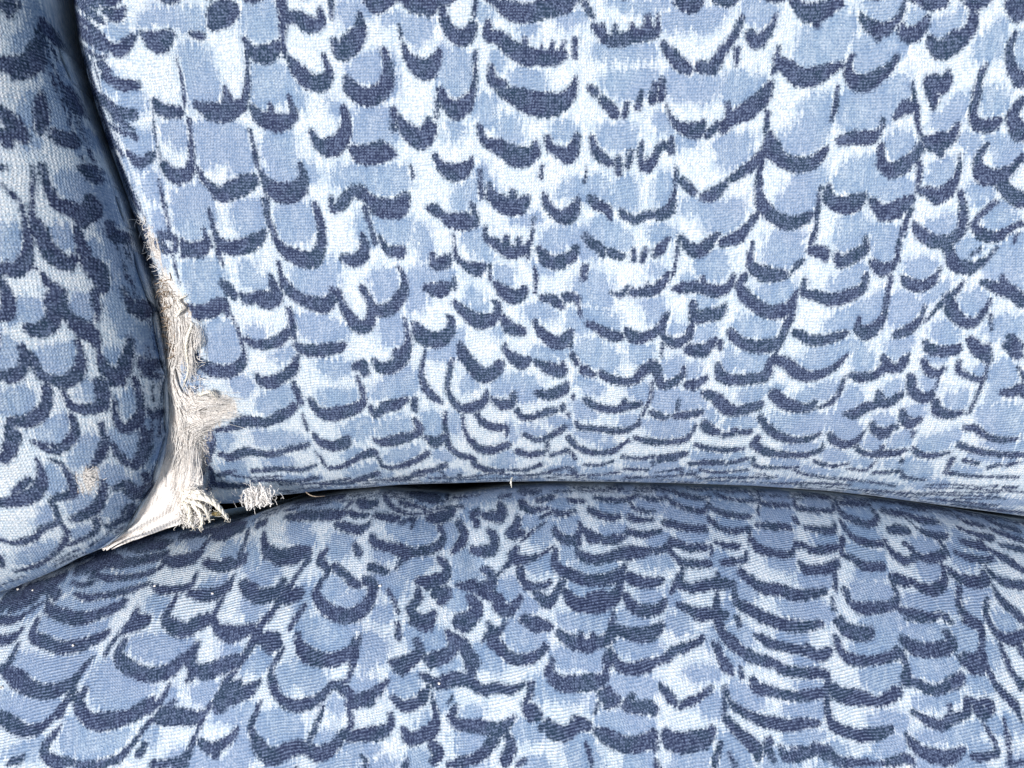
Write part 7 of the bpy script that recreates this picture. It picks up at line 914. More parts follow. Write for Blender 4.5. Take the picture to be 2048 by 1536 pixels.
    "182,-761,-190,-773,-179;B-826,-215,-791,-214,-800,-238,-829,-245,-831,-231;B-769,-220,-747,-214,-764,-253,-787,-260,-788,-243;B-889,-242,-863,-233,-87"
    "0,-258,-895,-269;B-853,-287,-821,-274,-819,-288,-849,-299;B-957,-336,-886,-300,-886,-319,-931,-346,-964,-355;B-732,-183,-718,-189,-729,-204;W-804,-154"
    ",-775,-156,-776,-175,-793,-201,-809,-206,-807,-181;D-1117,807,1.9,-1107,798,8,-1093,796,10.1,-1079,805,7.1,-1067,817,1.9;D-1049,826,1.9,-1040,813,9.7,"
    "-1030,809,12.2,-1014,820,8.5,-1003,839,1.9;D-1003,820,2,-988,816,5.8,-971,816,7.3,-954,825,5.1,-941,830,2;B-990,829,-979,858,-951,868,-949,836,-972,82"
    "3;D-926,844,2,-917,836,9,-906,834,11.3,-894,844,7.9,-885,857,2;B-917,853,-909,878,-891,887,-890,860,-906,842;D-874,873,2,-866,861,10,-855,859,12.6,-84"
    "3,873,8.9,-832,892,2.1;B-865,883,-858,901,-837,911,-838,893,-855,867;D-1097,759,1.9,-1085,749,7.7,-1073,745,9.6,-1054,757,6.8,-1039,776,2;D-1044,773,1"
    ".9,-1038,758,6.1,-1029,753,7.7,-1016,764,5.4,-1005,785,2;B-1036,781,-1029,797,-1011,804,-1011,784,-1028,761;D-983,794,2,-972,779,6,-962,774,7.6,-943,7"
    "87,5.3,-928,813,2;B-971,803,-964,818,-939,827,-937,809,-959,783;D-948,774,2,-933,770,9.4,-918,770,11.8,-899,780,8.3,-885,791,2;B-934,783,-924,813,-895"
    ",824,-894,793,-917,778;D-874,809,2.1,-863,799,6.7,-853,797,8.4,-835,813,5.9,-823,841,2.1;B-863,820,-855,842,-833,856,-831,834,-850,806;D-1123,703,1.9,"
    "-1116,690,9.7,-1108,685,12.2,-1095,695,8.6,-1085,715,1.9;B-1114,711,-1107,729,-1090,736,-1090,714,-1106,693;D-1064,720,2,-1056,709,7.3,-1047,706,9.2,-"
    "1034,715,6.5,-1024,730,2;B-1055,728,-1048,750,-1029,757,-1030,732,-1046,714;D-1011,720,2,-998,716,9.8,-982,715,12.3,-965,723,8.6,-953,729,2;B-999,729,"
    "-988,759,-961,767,-961,735,-983,722;D-961,730,2,-947,720,10.2,-932,717,12.8,-911,729,9,-896,749,2.1;D-876,749,2.1,-865,746,10.3,-856,745,13,-839,758,9"
    ".2,-828,777,2.1;B-865,760,-857,791,-836,805,-835,771,-852,755;D-1116,649,2,-1106,645,7.1,-1096,642,8.9,-1082,650,6.3,-1071,660,2;B-1106,658,-1097,687,"
    "-1076,694,-1077,661,-1094,650;D-1042,662,2,-1034,650,8.7,-1022,646,10.9,-1008,656,7.7,-997,669,2;B-1032,670,-1024,691,-1004,698,-1003,674,-1022,653;D-"
    "997,677,2,-983,668,8.9,-971,665,11.1,-948,676,7.8,-932,697,2;D-918,700,2.1,-906,684,6.1,-895,680,7.6,-873,696,5.4,-859,728,2.1;B-905,710,-897,726,-871"
    ",738,-868,719,-891,689;D-1158,588,2,-1147,578,5.9,-1135,574,7.4,-1117,584,5.2,-1104,600,2;B-1146,597,-1137,620,-1113,627,-1112,601,-1133,582;D-1087,60"
    "3,2,-1079,591,8.2,-1067,587,10.3,-1056,597,7.2,-1046,608,2;D-1030,621,2,-1022,607,5.8,-1010,602,7.3,-998,613,5.1,-987,627,2;B-1020,629,-1013,648,-993,"
    "655,-993,633,-1011,610;D-962,622,2.1,-949,609,8.3,-934,605,10.4,-916,617,7.3,-902,636,2.1;B-949,631,-939,653,-912,661,-910,637,-933,614;D-904,645,2.1,"
    "-894,630,7.6,-881,626,9.5,-866,639,6.7,-855,660,2.1;D-1135,544,2,-1125,532,5.7,-1115,527,7.2,-1098,537,5.1,-1085,559,2;B-1124,553,-1116,574,-1094,581,"
    "-1093,556,-1112,536;D-1064,557,2,-1052,546,8.1,-1041,542,10.1,-1022,552,7.1,-1009,572,2.1;B-1052,566,-1044,590,-1019,598,-1017,570,-1038,551;D-984,581"
    ",2.1,-975,564,7.7,-964,558,9.7,-951,570,6.8,-940,590,2.1;B-974,589,-967,607,-947,614,-946,592,-964,567;D-929,579,2.1,-914,571,6,-900,568,7.6,-880,580,"
    "5.3,-867,598,2.1;B-916,589,-906,618,-879,628,-876,596,-898,578;D-1162,475,2,-1154,465,8.1,-1144,460,10.2,-1130,469,7.1,-1120,482,2;B-1153,483,-1145,50"
    "8,-1126,514,-1126,485,-1143,469;D-1118,479,2,-1105,473,9.4,-1093,470,11.8,-1072,479,8.3,-1058,496,2;B-1105,488,-1095,519,-1068,526,-1067,492,-1089,479"
    ";D-1042,512,2.1,-1032,498,8.1,-1020,493,10.2,-1006,504,7.2,-996,517,2.1;B-1032,521,-1025,543,-1004,549,-1002,523,-1020,502;D-976,513,2.1,-966,506,6.4,"
    "-958,502,8,-940,511,5.6,-929,529,2.1;D-913,516,2.1,-900,508,10.5,-889,504,13.2,-871,514,9.3,-859,534,2.2;D-1148,442,2,-1135,429,8.2,-1120,424,10.3,-10"
    "99,435,7.3,-1084,453,2;B-1134,451,-1125,472,-1096,480,-1093,454,-1119,433;D-1068,432,2.1,-1060,419,9,-1052,414,11.3,-1035,424,7.9,-1024,445,2.1;D-1018"
    ",457,2.1,-1006,440,10.6,-993,434,13.3,-972,446,9.4,-957,472,2.1;D-941,453,2.1,-931,447,7.9,-923,443,9.9,-906,450,7,-895,466,2.2;B-931,462,-923,495,-90"
    "3,501,-902,464,-919,452;D-1185,385,2,-1177,367,7.5,-1167,360,9.4,-1152,372,6.6,-1140,393,2;B-1175,393,-1168,409,-1147,415,-1146,395,-1166,369;D-1116,3"
    "73,2.1,-1103,358,9.9,-1090,352,12.4,-1068,363,8.7,-1052,386,2.1;B-1103,382,-1093,402,-1064,409,-1062,384,-1087,361;D-1057,384,2.1,-1041,376,7.3,-1023,"
    "372,9.2,-1003,380,6.5,-988,390,2.1;B-1042,393,-1032,422,-1000,429,-998,396,-1024,381;D-1001,381,2.1,-991,368,10,-979,362,12.5,-964,372,8.8,-952,390,2."
    "1;B-990,390,-983,415,-961,421,-959,391,-978,372;D-935,391,2.2,-921,380,9.5,-906,375,11.9,-886,384,8.3,-872,402,2.2;B-922,400,-913,428,-885,435,-881,40"
    "3,-905,384;D-1165,311,2.1,-1155,296,10.2,-1142,290,12.7,-1125,300,8.9,-1112,317,2.1;D-1108,317,2.1,-1096,302,6.4,-1086,296,8.1,-1064,307,5.7,-1050,332"
    ",2.1;B-1095,325,-1086,348,-1061,354,-1059,326,-1081,306;D-1040,330,2.1,-1028,311,9.4,-1016,304,11.8,-998,316,8.3,-984,341,2.1;B-1028,338,-1020,357,-99"
    "5,363,-992,339,-1015,314;D-977,338,2.1,-961,325,6.5,-941,319,8.2,-922,329,5.8,-907,340,2.2;B-962,347,-953,372,-921,379,-917,349,-944,328;D-1211,268,2,"
    "-1199,250,9.9,-1184,243,12.5,-1165,254,8.7,-1150,274,2.1;B-1197,276,-1188,294,-1161,300,-1158,277,-1183,252;D-1146,254,2.1,-1132,247,7.2,-1118,243,9,-"
    "1100,249,6.3,-1087,259,2.1;B-1133,262,-1123,295,-1096,300,-1095,263,-1117,252;D-1091,269,2.1,-1078,257,6.2,-1065,252,7.8,-1045,261,5.5,-1031,278,2.1;B"
    "-1078,277,-1069,305,-1042,311,-1040,278,-1063,262;D-1019,275,2.1,-1006,260,8.2,-988,254,10.4,-972,264,7.3,-958,276,2.2;B-1006,284,-998,308,-969,314,-9"
    "66,285,-990,264;D-952,272,2.2,-941,262,6.8,-931,257,8.5,-913,265,5.9,-901,284,2.2;D-1185,200,2.1,-1177,182,9.3,-1166,174,11.7,-1150,185,8.2,-1136,208,"
    "2.1;B-1174,208,-1166,227,-1144,232,-1143,208,-1164,184;D-1138,192,2.1,-1129,179,8.3,-1121,172,10.4,-1106,181,7.3,-1094,199,2.1;B-1128,200,-1119,226,-1"
    "100,231,-1101,200,-1118,182;D-1053,204,2.2,-1042,183,9.4,-1030,175,11.8,-1009,187,8.3,-993,216,2.2;B-1041,212,-1032,230,-1005,235,-1003,212,-1027,185;"
    "D-1009,201,2.2,-995,191,6.3,-982,185,7.9,-961,193,5.5,-946,209,2.2;B-996,209,-985,240,-957,246,-956,209,-979,195;D-912,206,2.2,-902,187,7.5,-889,179,9"
    ".4,-872,190,6.6,-858,212,2.2;B-901,215,-893,235,-869,241,-866,215,-888,189;D-1232,133,2.1,-1218,123,9.6,-1206,118,12,-1183,125,8.4,-1168,143,2.1;B-121"
    "8,142,-1206,171,-1178,176,-1177,141,-1202,127;D-1157,132,2.1,-1147,118,7.4,-1135,111,9.3,-1120,120,6.5,-1108,135,2.2;B-1146,140,-1137,166,-1114,170,-1"
    "114,140,-1134,121;D-1093,144,2.2,-1083,132,7.5,-1072,126,9.4,-1057,134,6.6,-1046,148,2.2;B-1082,152,-1074,181,-1052,186,-1052,152,-1071,136;D-1039,128"
    ",2.2,-1029,118,6.4,-1017,112,8.1,-1002,120,5.7,-990,132,2.2;B-1029,136,-1019,168,-997,173,-997,136,-1016,122;D-986,131,2.2,-970,117,6.6,-954,110,8.3,-"
    "929,120,5.8,-912,142,2.2;B-970,140,-959,167,-926,172,-923,140,-951,120;D-1211,60,2.1,-1204,51,7,-1195,45,8.8,-1177,52,6.1,-1163,64,2.2;D-1141,78,2.2,-"
    "1129,67,7.3,-1112,62,9.2,-1096,69,6.4,-1083,74,2.2;B-1128,86,-1117,117,-1090,122,-1090,85,-1113,71;D-1067,65,2.2,-1059,48,9.4,-1051,41,11.8,-1033,51,8"
    ".3,-1019,76,2.2;B-1056,73,-1048,98,-1027,102,-1027,72,-1047,51;D-1020,72,2.2,-1004,55,8.3,-983,47,10.4,-962,57,7.3,-945,69,2.3;D-934,77,2.3,-924,60,9."
    "9,-913,52,12.5,-897,62,8.7,-884,83,2.3;B-923,86,-914,110,-892,115,-891,85,-912,62;D-1289,7,2.2,-1279,-12,8.3,-1259,-20,10.5,-1233,-10,7.3,-1210,4,2.2;"
    "D-1209,17,2.2,-1197,0,10,-1182,-8,12.6,-1153,2,8.8,-1127,24,2.2;B-1189,26,-1170,49,-1136,53,-1139,24,-1176,2;D-1142,22,2.2,-1137,2,8.8,-1125,-7,11,-11"
    "06,4,7.7,-1090,21,2.2;D-1075,-2,2.2,-1068,-18,10.6,-1060,-25,13.2,-1039,-16,9.3,-1024,8,2.2;B-1063,6,-1053,33,-1030,37,-1032,5,-1053,-15;D-1011,-1,2.3"
    ",-997,-17,10.3,-983,-25,13,-958,-15,9.1,-939,10,2.3;D-1294,-77,2.3,-1282,-87,9.9,-1271,-93,12.4,-1244,-86,8.7,-1221,-67,2.3;B-1276,-69,-1251,-32,-1219"
    ",-28,-1233,-71,-1262,-82;D-1214,-56,2.3,-1203,-75,8,-1190,-83,10,-1160,-73,7,-1134,-47,2.3;D-1149,-76,2.3,-1134,-85,6.6,-1117,-91,8.3,-1093,-84,5.8,-1"
    "075,-77,2.3;D-1046,-58,2.3,-1038,-82,7.5,-1028,-91,9.4,-1001,-79,6.6,-979,-46,2.3;B-1029,-49,-1017,-30,-989,-26,-989,-51,-1021,-80;D-984,-61,2.3,-976,"
    "-79,8.8,-963,-88,11.1,-945,-77,7.8,-930,-61,2.3;D-1348,-118,2.3,-1340,-138,7.3,-1327,-147,9.1,-1298,-136,6.4,-1271,-112,2.3;B-1329,-109,-1308,-84,-127"
    "4,-80,-1282,-112,-1320,-136;D-1282,-121,2.3,-1275,-143,11.7,-1259,-152,14.7,-1236,-141,10.3,-1214,-123,2.3;D-1172,-132,2.3,-1168,-153,11,-1159,-162,13"
    ".8,-1137,-150,9.6,-1116,-124,2.3;B-1158,-123,-1142,-98,-1117,-94,-1124,-125,-1153,-151;D-1102,-138,2.4,-1090,-151,11.2,-1071,-158,14.1,-1051,-150,9.9,"
    "-1035,-144,2.4;B-1085,-129,-1065,-94,-1033,-89,-1041,-131,-1071,-147;D-1033,-133,2.4,-1022,-156,6.5,-1006,-166,8.1,-979,-154,5.7,-956,-128,2.4;D-1347,"
    "-209,2.4,-1339,-224,11.9,-1331,-231,15,-1306,-222,10.5,-1284,-200,2.4;B-1331,-199,-1309,-164,-1280,-160,-1293,-201,-1323,-219;D-1263,-193,2.4,-1252,-2"
    "13,6.6,-1234,-222,8.3,-1209,-211,5.8,-1186,-195,2.4;D-1171,-210,2.4,-1165,-238,9.7,-1150,-249,12.2,-1129,-235,8.5,-1108,-213,2.4;B-1154,-201,-1140,-18"
    "1,-1110,-176,-1114,-203,-1149,-237;D-1064,-199,2.4,-1057,-226,12.3,-1046,-236,15.4,-1019,-223,10.8,-994,-186,2.4;D-1424,-272,2.4,-1421,-297,7,-1408,-3"
    "07,8.8,-1387,-294,6.1,-1366,-273,2.4;D-1338,-306,2.5,-1328,-318,11.7,-1319,-325,14.6,-1294,-317,10.2,-1273,-296,2.5;B-1321,-296,-1297,-254,-1269,-250,"
    "-1283,-298,-1310,-313;D-1232,-284,2.5,-1218,-306,12.5,-1196,-316,15.7,-1165,-304,10.9,-1140,-284,2.5;B-1209,-274,-1189,-245,-1147,-240,-1151,-277,-119"
    "3,-303;D-1136,-293,2.5,-1128,-317,8.3,-1117,-327,10.4,-1093,-314,7.3,-1071,-288,2.5;B-1119,-283,-1103,-255,-1074,-250,-1080,-286,-1112,-314;D-1077,-29"
    "0,2.5,-1065,-316,12.2,-1047,-328,15.3,-1019,-314,10.7,-994,-290,2.5;B-1057,-280,-1041,-255,-1002,-251,-1004,-283,-1044,-315;D-1406,-349,2.5,-1403,-377"
    ",7.8,-1391,-389,9.7,-1370,-374,6.8,-1349,-351,2.5;D-1324,-351,2.5,-1321,-378,10.5,-1313,-389,13.2,-1286,-375,9.2,-1259,-340,2.5;B-1308,-340,-1291,-315"
    ",-1262,-310,-1269,-343,-1305,-376;D-1244,-359,2.5,-1242,-386,8.7,-1236,-398,11,-1208,-384,7.7,-1179,-347,2.5;B-1228,-349,-1211,-322,-1182,-317,-1190,-"
    "352,-1226,-385;D-1183,-381,2.6,-1173,-398,10,-1156,-409,12.6,-1131,-398,8.8,-1111,-391,2.6;B-1162,-370,-1136,-329,-1099,-324,-1114,-374,-1151,-394;D-1"
    "091,-375,2.6,-1089,-401,12.8,-1084,-415,16.2,-1052,-401,11.3,-1018,-365,2.6;B-1071,-364,-1050,-331,-1017,-327,-1030,-369,-1070,-399"
)


def decode(s):
    out = []
    for rec in s.split(";"):
        if rec:
            out.append((rec[0], np.array([float(v) for v in rec[1:].split(",")])))
    return out

def chaikin(p, n=1):
    for _ in range(n):
        q = np.roll(p, -1, axis=0)
        p = np.stack([0.75 * p + 0.25 * q, 0.25 * p + 0.75 * q], 1).reshape(-1, 2)
    return p

def print_fields(x, y, recs):
    dark = np.full(x.shape, 30.0); blue = np.full(x.shape, 30.0); worn = np.full(x.shape, 60.0)
    order = np.argsort(y); ys = y[order]
    for kind, v in recs:
        if kind == 'D':
            p = v.reshape(-1, 3)
            c = smooth(p, 5) if len(p) > 2 else p
            m = 14 + c[:, 2].max()
        else:
            c = chaikin(v.reshape(-1, 2)); m = 22
        i0, i1 = np.searchsorted(ys, [c[:, 1].min() - m, c[:, 1].max() + m])
        idx = order[i0:i1]
        idx = idx[(x[idx] > c[:, 0].min() - m) & (x[idx] < c[:, 0].max() + m)]
        if not len(idx): continue
        px, py = x[idx], y[idx]
        best = np.full(px.shape, 60.0)
        if kind == 'D':
            for a, b in zip(c[:-1], c[1:]):
                e = b - a
                t = np.clip(((px - a[0]) * e[0] + (py - a[1]) * e[1]) / (e[0] ** 2 + e[1] ** 2 + 1e-9), 0, 1)
                d = np.hypot(px - a[0] - t * e[0], py - a[1] - t * e[1]) - (a[2] + t * e[2])
                best = np.minimum(best, d)
            dark[idx] = np.minimum(dark[idx], best)
        else:
            inside = np.zeros(px.shape, bool)
            for a, b in zip(c, np.roll(c, -1, axis=0)):
                e = b - a
                t = np.clip(((px - a[0]) * e[0] + (py - a[1]) * e[1]) / (e @ e + 1e-9), 0, 1)
                best = np.minimum(best, np.hypot(px - a[0] - t * e[0], py - a[1] - t * e[1]))
                cr = (a[1] > py) != (b[1] > py)
                xi = a[0] + (py - a[1]) * e[0] / (e[1] if abs(e[1]) > 1e-9 else 1e-9)
                inside ^= cr & (px < xi)
            best = np.where(inside, -best, best)
            if kind == 'B': blue[idx] = np.minimum(blue[idx], best)
            else: worn[idx] = np.minimum(worn[idx], best)
    return dark, blue, worn

# ------------------------------------------------------------------ materials
class NT:
    def __init__(self, name):
        self.m = bpy.data.materials.new(name); self.m.use_nodes = True
        self.t = self.m.node_tree; self.t.nodes.clear()
    def n(self, typ, **kw):
        nd = self.t.nodes.new(typ)
        for k, v in kw.items(): setattr(nd, k, v)
        return nd
    def put(self, sock, v):
        if isinstance(v, bpy.types.NodeSocket): self.t.links.new(v, sock)
        elif v is not None: sock.default_value = v
    def math(self, op, a, b=None, c=None, clamp=False):
        nd = self.n("ShaderNodeMath", operation=op); nd.use_clamp = clamp
        self.put(nd.inputs[0], a); self.put(nd.inputs[1], b)
        if c is not None: self.put(nd.inputs[2], c)
        return nd.outputs[0]
    def mix(self, f, a, b):
        nd = self.n("ShaderNodeMix", data_type='RGBA')
        self.put(nd.inputs[0], f); self.put(nd.inputs[6], a); self.put(nd.inputs[7], b)
        return nd.outputs[2]
    def rng(self, v, a, b, c=0.0, d=1.0, smoothstep=True):
        nd = self.n("ShaderNodeMapRange")
        if smoothstep: nd.interpolation_type = 'SMOOTHSTEP'
        self.put(nd.inputs[0], v)
        for i, q in enumerate((a, b, c, d)): self.put(nd.inputs[i + 1], q)
        return nd.outputs[0]
    def attr(self, name):
        return self.n("ShaderNodeAttribute", attribute_name=name)
    def noise(self, vec, scale, detail=1.0, rough=0.5):
        nd = self.n("ShaderNodeTexNoise"); self.put(nd.inputs["Vector"], vec)
        nd.inputs["Scale"].default_value = scale; nd.inputs["Detail"].default_value = detail
        nd.inputs["Roughness"].default_value = rough
        return nd.outputs["Fac"]
    def scalevec(self, vec, s):
        nd = self.n("ShaderNodeVectorMath", operation='MULTIPLY'); self.put(nd.inputs[0], vec); nd.inputs[1].default_value = s
        return nd.outputs[0]

def c4(r, g, b): return (r, g, b, 1.0)

def cloth_material(name, pitch_u, pitch_v, twist, line_mix, light, mid, ink, grow=5.5):
    """printed plain-weave cloth: threads, ink that stops on thread crossings, fine relief"""
    T = NT(name)
    uv = T.attr("cloth").outputs["Vector"]
    sep = T.n("ShaderNodeSeparateXYZ"); T.put(sep.inputs[0], uv)
    # threads wander a little
    wob = T.noise(uv, 0.012, 2.0)
    u0 = T.math('ADD', sep.outputs[0], T.math('MULTIPLY', T.math('SUBTRACT', wob, 0.5), 26.0))
    v0 = T.math('ADD', sep.outputs[1], T.math('MULTIPLY', T.math('SUBTRACT', T.noise(T.scalevec(uv, (1, 1, 1)), 0.009, 2.0), 0.5), 26.0))
    ct, st = math.cos(twist), math.sin(twist)
    u = T.math('ADD', T.math('MULTIPLY', u0, ct), T.math('MULTIPLY', v0, st))
    v = T.math('SUBTRACT', T.math('MULTIPLY', v0, ct), T.math('MULTIPLY', u0, st))
    cu = T.math('COSINE', T.math('MULTIPLY', u, 2 * math.pi / pitch_u))
    cv = T.math('COSINE', T.math('MULTIPLY', v, 2 * math.pi / pitch_v))
    dots = T.math('MULTIPLY_ADD', T.math('ADD', cu, cv), 0.25, 0.5)
    lines = T.math('MULTIPLY_ADD', cv, 0.5, 0.5)
    vary = T.rng(T.noise(uv, 0.006, 2.0), 0.35, 0.65)
    lm = T.math('MULTIPLY', vary, line_mix)
    fine = T.noise(T.scalevec(uv, (0.42, 0.42, 1)), 1.0, 1.0)
    dots = T.math('ADD', T.math('MULTIPLY', dots, 0.46), T.math('MULTIPLY', T.math('MULTIPLY_ADD', T.math('MULTIPLY', cu, cv), 0.5, 0.5), 0.28))
    dots = T.math('ADD', dots, T.math('MULTIPLY', fine, 0.5))
    weave = T.math('ADD', T.math('MULTIPLY', dots, T.math('SUBTRACT', 1.0, lm)), T.math('MULTIPLY', lines, lm))
    # one random value per thread crossing
    cell = T.n("ShaderNodeCombineXYZ")
    T.put(cell.inputs[0], T.math('FLOOR', T.math('DIVIDE', u, pitch_u * 0.6)))
    T.put(cell.inputs[1], T.math('FLOOR', T.math('DIVIDE', v, pitch_v * 0.6)))
    wn_ = T.n("ShaderNodeTexWhiteNoise"); wn_.noise_dimensions = '2D'; T.put(wn_.inputs["Vector"], cell.outputs[0])
    rnd = wn_.outputs["Value"]
    fuzz = T.noise(uv, 0.23, 2.0, 0.7)
    streak = T.noise(T.scalevec(uv, (0.16, 0.028, 1)), 1.0, 2.0, 0.6)
    blot = T.noise(uv, 0.055, 2.0, 0.6)
    jag = T.math('ADD', T.math('MULTIPLY', T.math('SUBTRACT', rnd, 0.5), 3.6),
                 T.math('MULTIPLY', T.math('SUBTRACT', fuzz, 0.5), 6.5))
    jag2 = T.math('ADD', T.math('MULTIPLY', T.math('SUBTRACT', streak, 0.5), 34.0),
                  T.math('MULTIPLY', T.math('SUBTRACT', blot, 0.5), 16.0))
    dk = T.math('ADD', T.math('ADD', T.attr("dark").outputs["Fac"], jag), T.math('MULTIPLY', jag2, 0.30))
    bl = T.math('ADD', T.math('ADD', T.math('SUBTRACT', T.attr("blue").outputs["Fac"], grow), jag), T.math('MULTIPLY', jag2, 1.2))
    dkf = T.rng(T.math('ADD', dk, 0.6), 3.8, -3.4)
    blf = T.rng(bl, 4.0, -4.0)
    wash = T.rng(T.math('ADD', T.math('SUBTRACT', bl, 9.0), T.math('MULTIPLY', jag2, 0.9)), 6.0, -8.0, 0.0, 0.55)
    deep = T.math('MULTIPLY', T.rng(T.math('ADD', T.attr('dark').outputs['Fac'], T.math('MULTIPLY', jag2, 1.2)), 17.0, 3.0), T.rng(T.noise(uv, 0.013, 2.0), 0.42, 0.6, 0.15, 0.75))
    halo = T.rng(T.math('ADD', T.attr("dark").outputs["Fac"], T.math('MULTIPLY', jag2, 1.0)), 9.0, 0.0, 0.0, 0.45)
    # colours
    pale = T.mix(T.rng(T.noise(uv, 0.02, 3.0), 0.35, 0.7), c4(*light), c4(light[0] * 0.93, light[1] * 0.97, light[2] * 1.0))
    blue_c = T.mix(T.rng(T.noise(T.scalevec(uv, (0.07, 0.018, 1)), 1.0, 3.0, 0.65), 0.35, 0.68), c4(*mid), c4(mid[0] * 1.7, mid[1] * 1.45, mid[2] * 1.25))
    ink_c = T.mix(T.rng(streak, 0.5, 0.72, 0.0, 0.6), T.mix(T.rng(T.noise(uv, 0.018, 3.0), 0.42, 0.62), c4(*ink), c4(ink[0] * 0.8, ink[1] * 1.25, ink[2] * 0.95)), c4(ink[0] * 2.6, ink[1] * 2.4, ink[2] * 2.0))
    blue_c = T.mix(deep, blue_c, c4(mid[0] * 0.66, mid[1] * 0.74, mid[2] * 0.86))
    blue_c = T.mix(T.rng(T.noise(uv, 0.0045, 2.0), 0.4, 0.62, 0.0, 0.5), blue_c, c4(mid[0] * 1.14, mid[1] * 0.97, mid[2] * 1.02))
    base = T.mix(T.math('MAXIMUM', T.math('MAXIMUM', T.math('MULTIPLY', blf, 0.92), wash), halo), pale, blue_c)
    thr = T.math('SUBTRACT', T.math('ADD', T.math('MULTIPLY', weave, 1.05), T.math('MULTIPLY', rnd, 0.75)), 0.45, clamp=True)
    base = T.mix(T.math('MULTIPLY', T.math('SUBTRACT', 1.0, thr, clamp=True), 0.85), base,
                 T.mix(blf, c4(mid[0] * 1.25, mid[1] * 1.2, mid[2] * 1.1), c4(mid[0] * 0.50, mid[1] * 0.58, mid[2] * 0.72)))
    inkw = T.mix(T.math('MULTIPLY', T.math('POWER', thr, 2.0), 0.85), ink_c, c4(ink[0] * 3.4 + .085, ink[1] * 3.2 + .11, ink[2] * 2.2 + .17))
    colr = T.mix(dkf, base, inkw)
    # worn, bleached threads
    wr = T.math('ADD', T.attr("worn").outputs["Fac"], T.math('ADD', T.math('MULTIPLY', jag2, 1.3), T.math('MULTIPLY', jag, 1.2)))
    colr = T.mix(T.rng(wr, 4.0, -6.0, 0.0, 0.9), colr, T.mix(T.math('MULTIPLY', thr, 1.0), c4(0.50, 0.45, 0.41), c4(0.86, 0.83, 0.79)))
    bs = T.n("ShaderNodeBsdfPrincipled")
    T.put(bs.inputs["Base Color"], colr)
    bs.inputs["Roughness"].default_value = 0.9
    bs.inputs["Specular IOR Level"].default_value = 0.15
    hgt = T.math('ADD', T.math('MULTIPLY', weave, 1.0), T.math('ADD', T.math('MULTIPLY', rnd, 0.35), T.math('MULTIPLY', fuzz, 0.8)))
    bp = T.n("ShaderNodeBump"); bp.inputs["Strength"].default_value = 0.8; bp.inputs["Distance"].default_value = 2.2 * K
    T.put(bp.inputs["Height"], hgt); T.put(bs.inputs["Normal"], bp.outputs[0])
    out = T.n("ShaderNodeOutputMaterial"); T.put(out.inputs[0], bs.outputs[0])
    return T.m

LIGHT = (0.81, 0.845, 0.88); MID = (0.28, 0.40, 0.56); INK = (0.022, 0.032, 0.080)
M_BACK = cloth_material("printed_cotton_back", 5.0, 5.2, 0.02, 0.25, LIGHT, MID, INK)
M_SEAT = cloth_material("printed_cotton_seat", 5.4, 5.4, 0.20, 0.6, LIGHT, MID, INK, 9.0)
M_LEFT = cloth_material("printed_cotton_arm", 5.8, 5.8, 0.05, 0.2, LIGHT, MID, INK, 7.0)

def fibre_material(name, c1, c2, dirt=None, scale=60.0, woven=False):
    T = NT(name)
    co = T.n("ShaderNodeTexCoord").outputs["Object"]
    f = T.noise(co, scale / K / 1000, 3.0, 0.6)
    colr = T.mix(T.rng(f, 0.35, 0.65), c4(*c1), c4(*c2))
    if dirt:
        g = T.math('ADD', T.attr("stain").outputs["Fac"], T.math('MULTIPLY', T.math('SUBTRACT', T.noise(co, 12 / K / 1000, 4.0, 0.65), 0.5), 1.5))
        colr = T.mix(T.rng(g, 0.35, 0.85), colr, c4(*dirt))
    bs = T.n("ShaderNodeBsdfPrincipled")
    T.put(bs.inputs["Base Color"], colr); bs.inputs["Roughness"].default_value = 0.85
    bs.inputs["Specular IOR Level"].default_value = 0.2
    bp = T.n("ShaderNodeBump"); bp.inputs["Strength"].default_value = 0.7; bp.inputs["Distance"].default_value = 3 * K
    hh = T.noise(co, 200 / K / 1000, 2.0, 0.7)
    if woven:
        wuv = T.n("ShaderNodeSeparateXYZ"); T.put(wuv.inputs[0], T.attr("cloth").outputs["Vector"])
        th = T.math('ADD', T.math('SINE', T.math('MULTIPLY', wuv.outputs[0], 1.25)), T.math('SINE', T.math('MULTIPLY', wuv.outputs[1], 1.25)))
        hh = T.math('ADD', T.math('MULTIPLY', hh, 1.4), T.math('MULTIPLY', th, 0.12))
        colr = T.mix(T.rng(T.math('ADD', th, T.math('MULTIPLY', hh, 1.0)), 1.2, -0.8, 0.0, 0.14), colr, c4(0.50, 0.44, 0.42))
        T.put(bs.inputs["Base Color"], colr)
    T.put(bp.inputs["Height"], hh); T.put(bs.inputs["Normal"], bp.outputs[0])
    out = T.n("ShaderNodeOutputMaterial"); T.put(out.inputs[0], bs.outputs[0])
    return T.m

M_LINING = fibre_material("cream_cotton_lining", (0.84, 0.79, 0.75), (0.92, 0.89, 0.86), (0.20, 0.14, 0.10), woven=True)
M_FIBRE = fibre_material("bleached_cotton_fibre", (0.88, 0.85, 0.82), (0.93, 0.91, 0.89))
M_YARN = fibre_material("cream_cotton_yarn", (0.84, 0.80, 0.70), (0.90, 0.87, 0.80), scale=90)
M_BROWN = fibre_material("brown_seam_thread", (0.26, 0.19, 0.14), (0.45, 0.37, 0.29))
M_FLAKE = fibre_material("yellow_foam", (0.75, 0.52, 0.20), (0.85, 0.66, 0.32))

# ------------------------------------------------------------------ building helpers
def thing(name, label, cat, group=None):
    o = bpy.data.objects.new(name, None)
    o.empty_display_size = 0.02
    col.objects.link(o)
    o.matrix_world = Matrix.Translation(ORIGIN) @ ROT
    o['label'] = label; o['category'] = cat
    if group: o['group'] = group
    return o

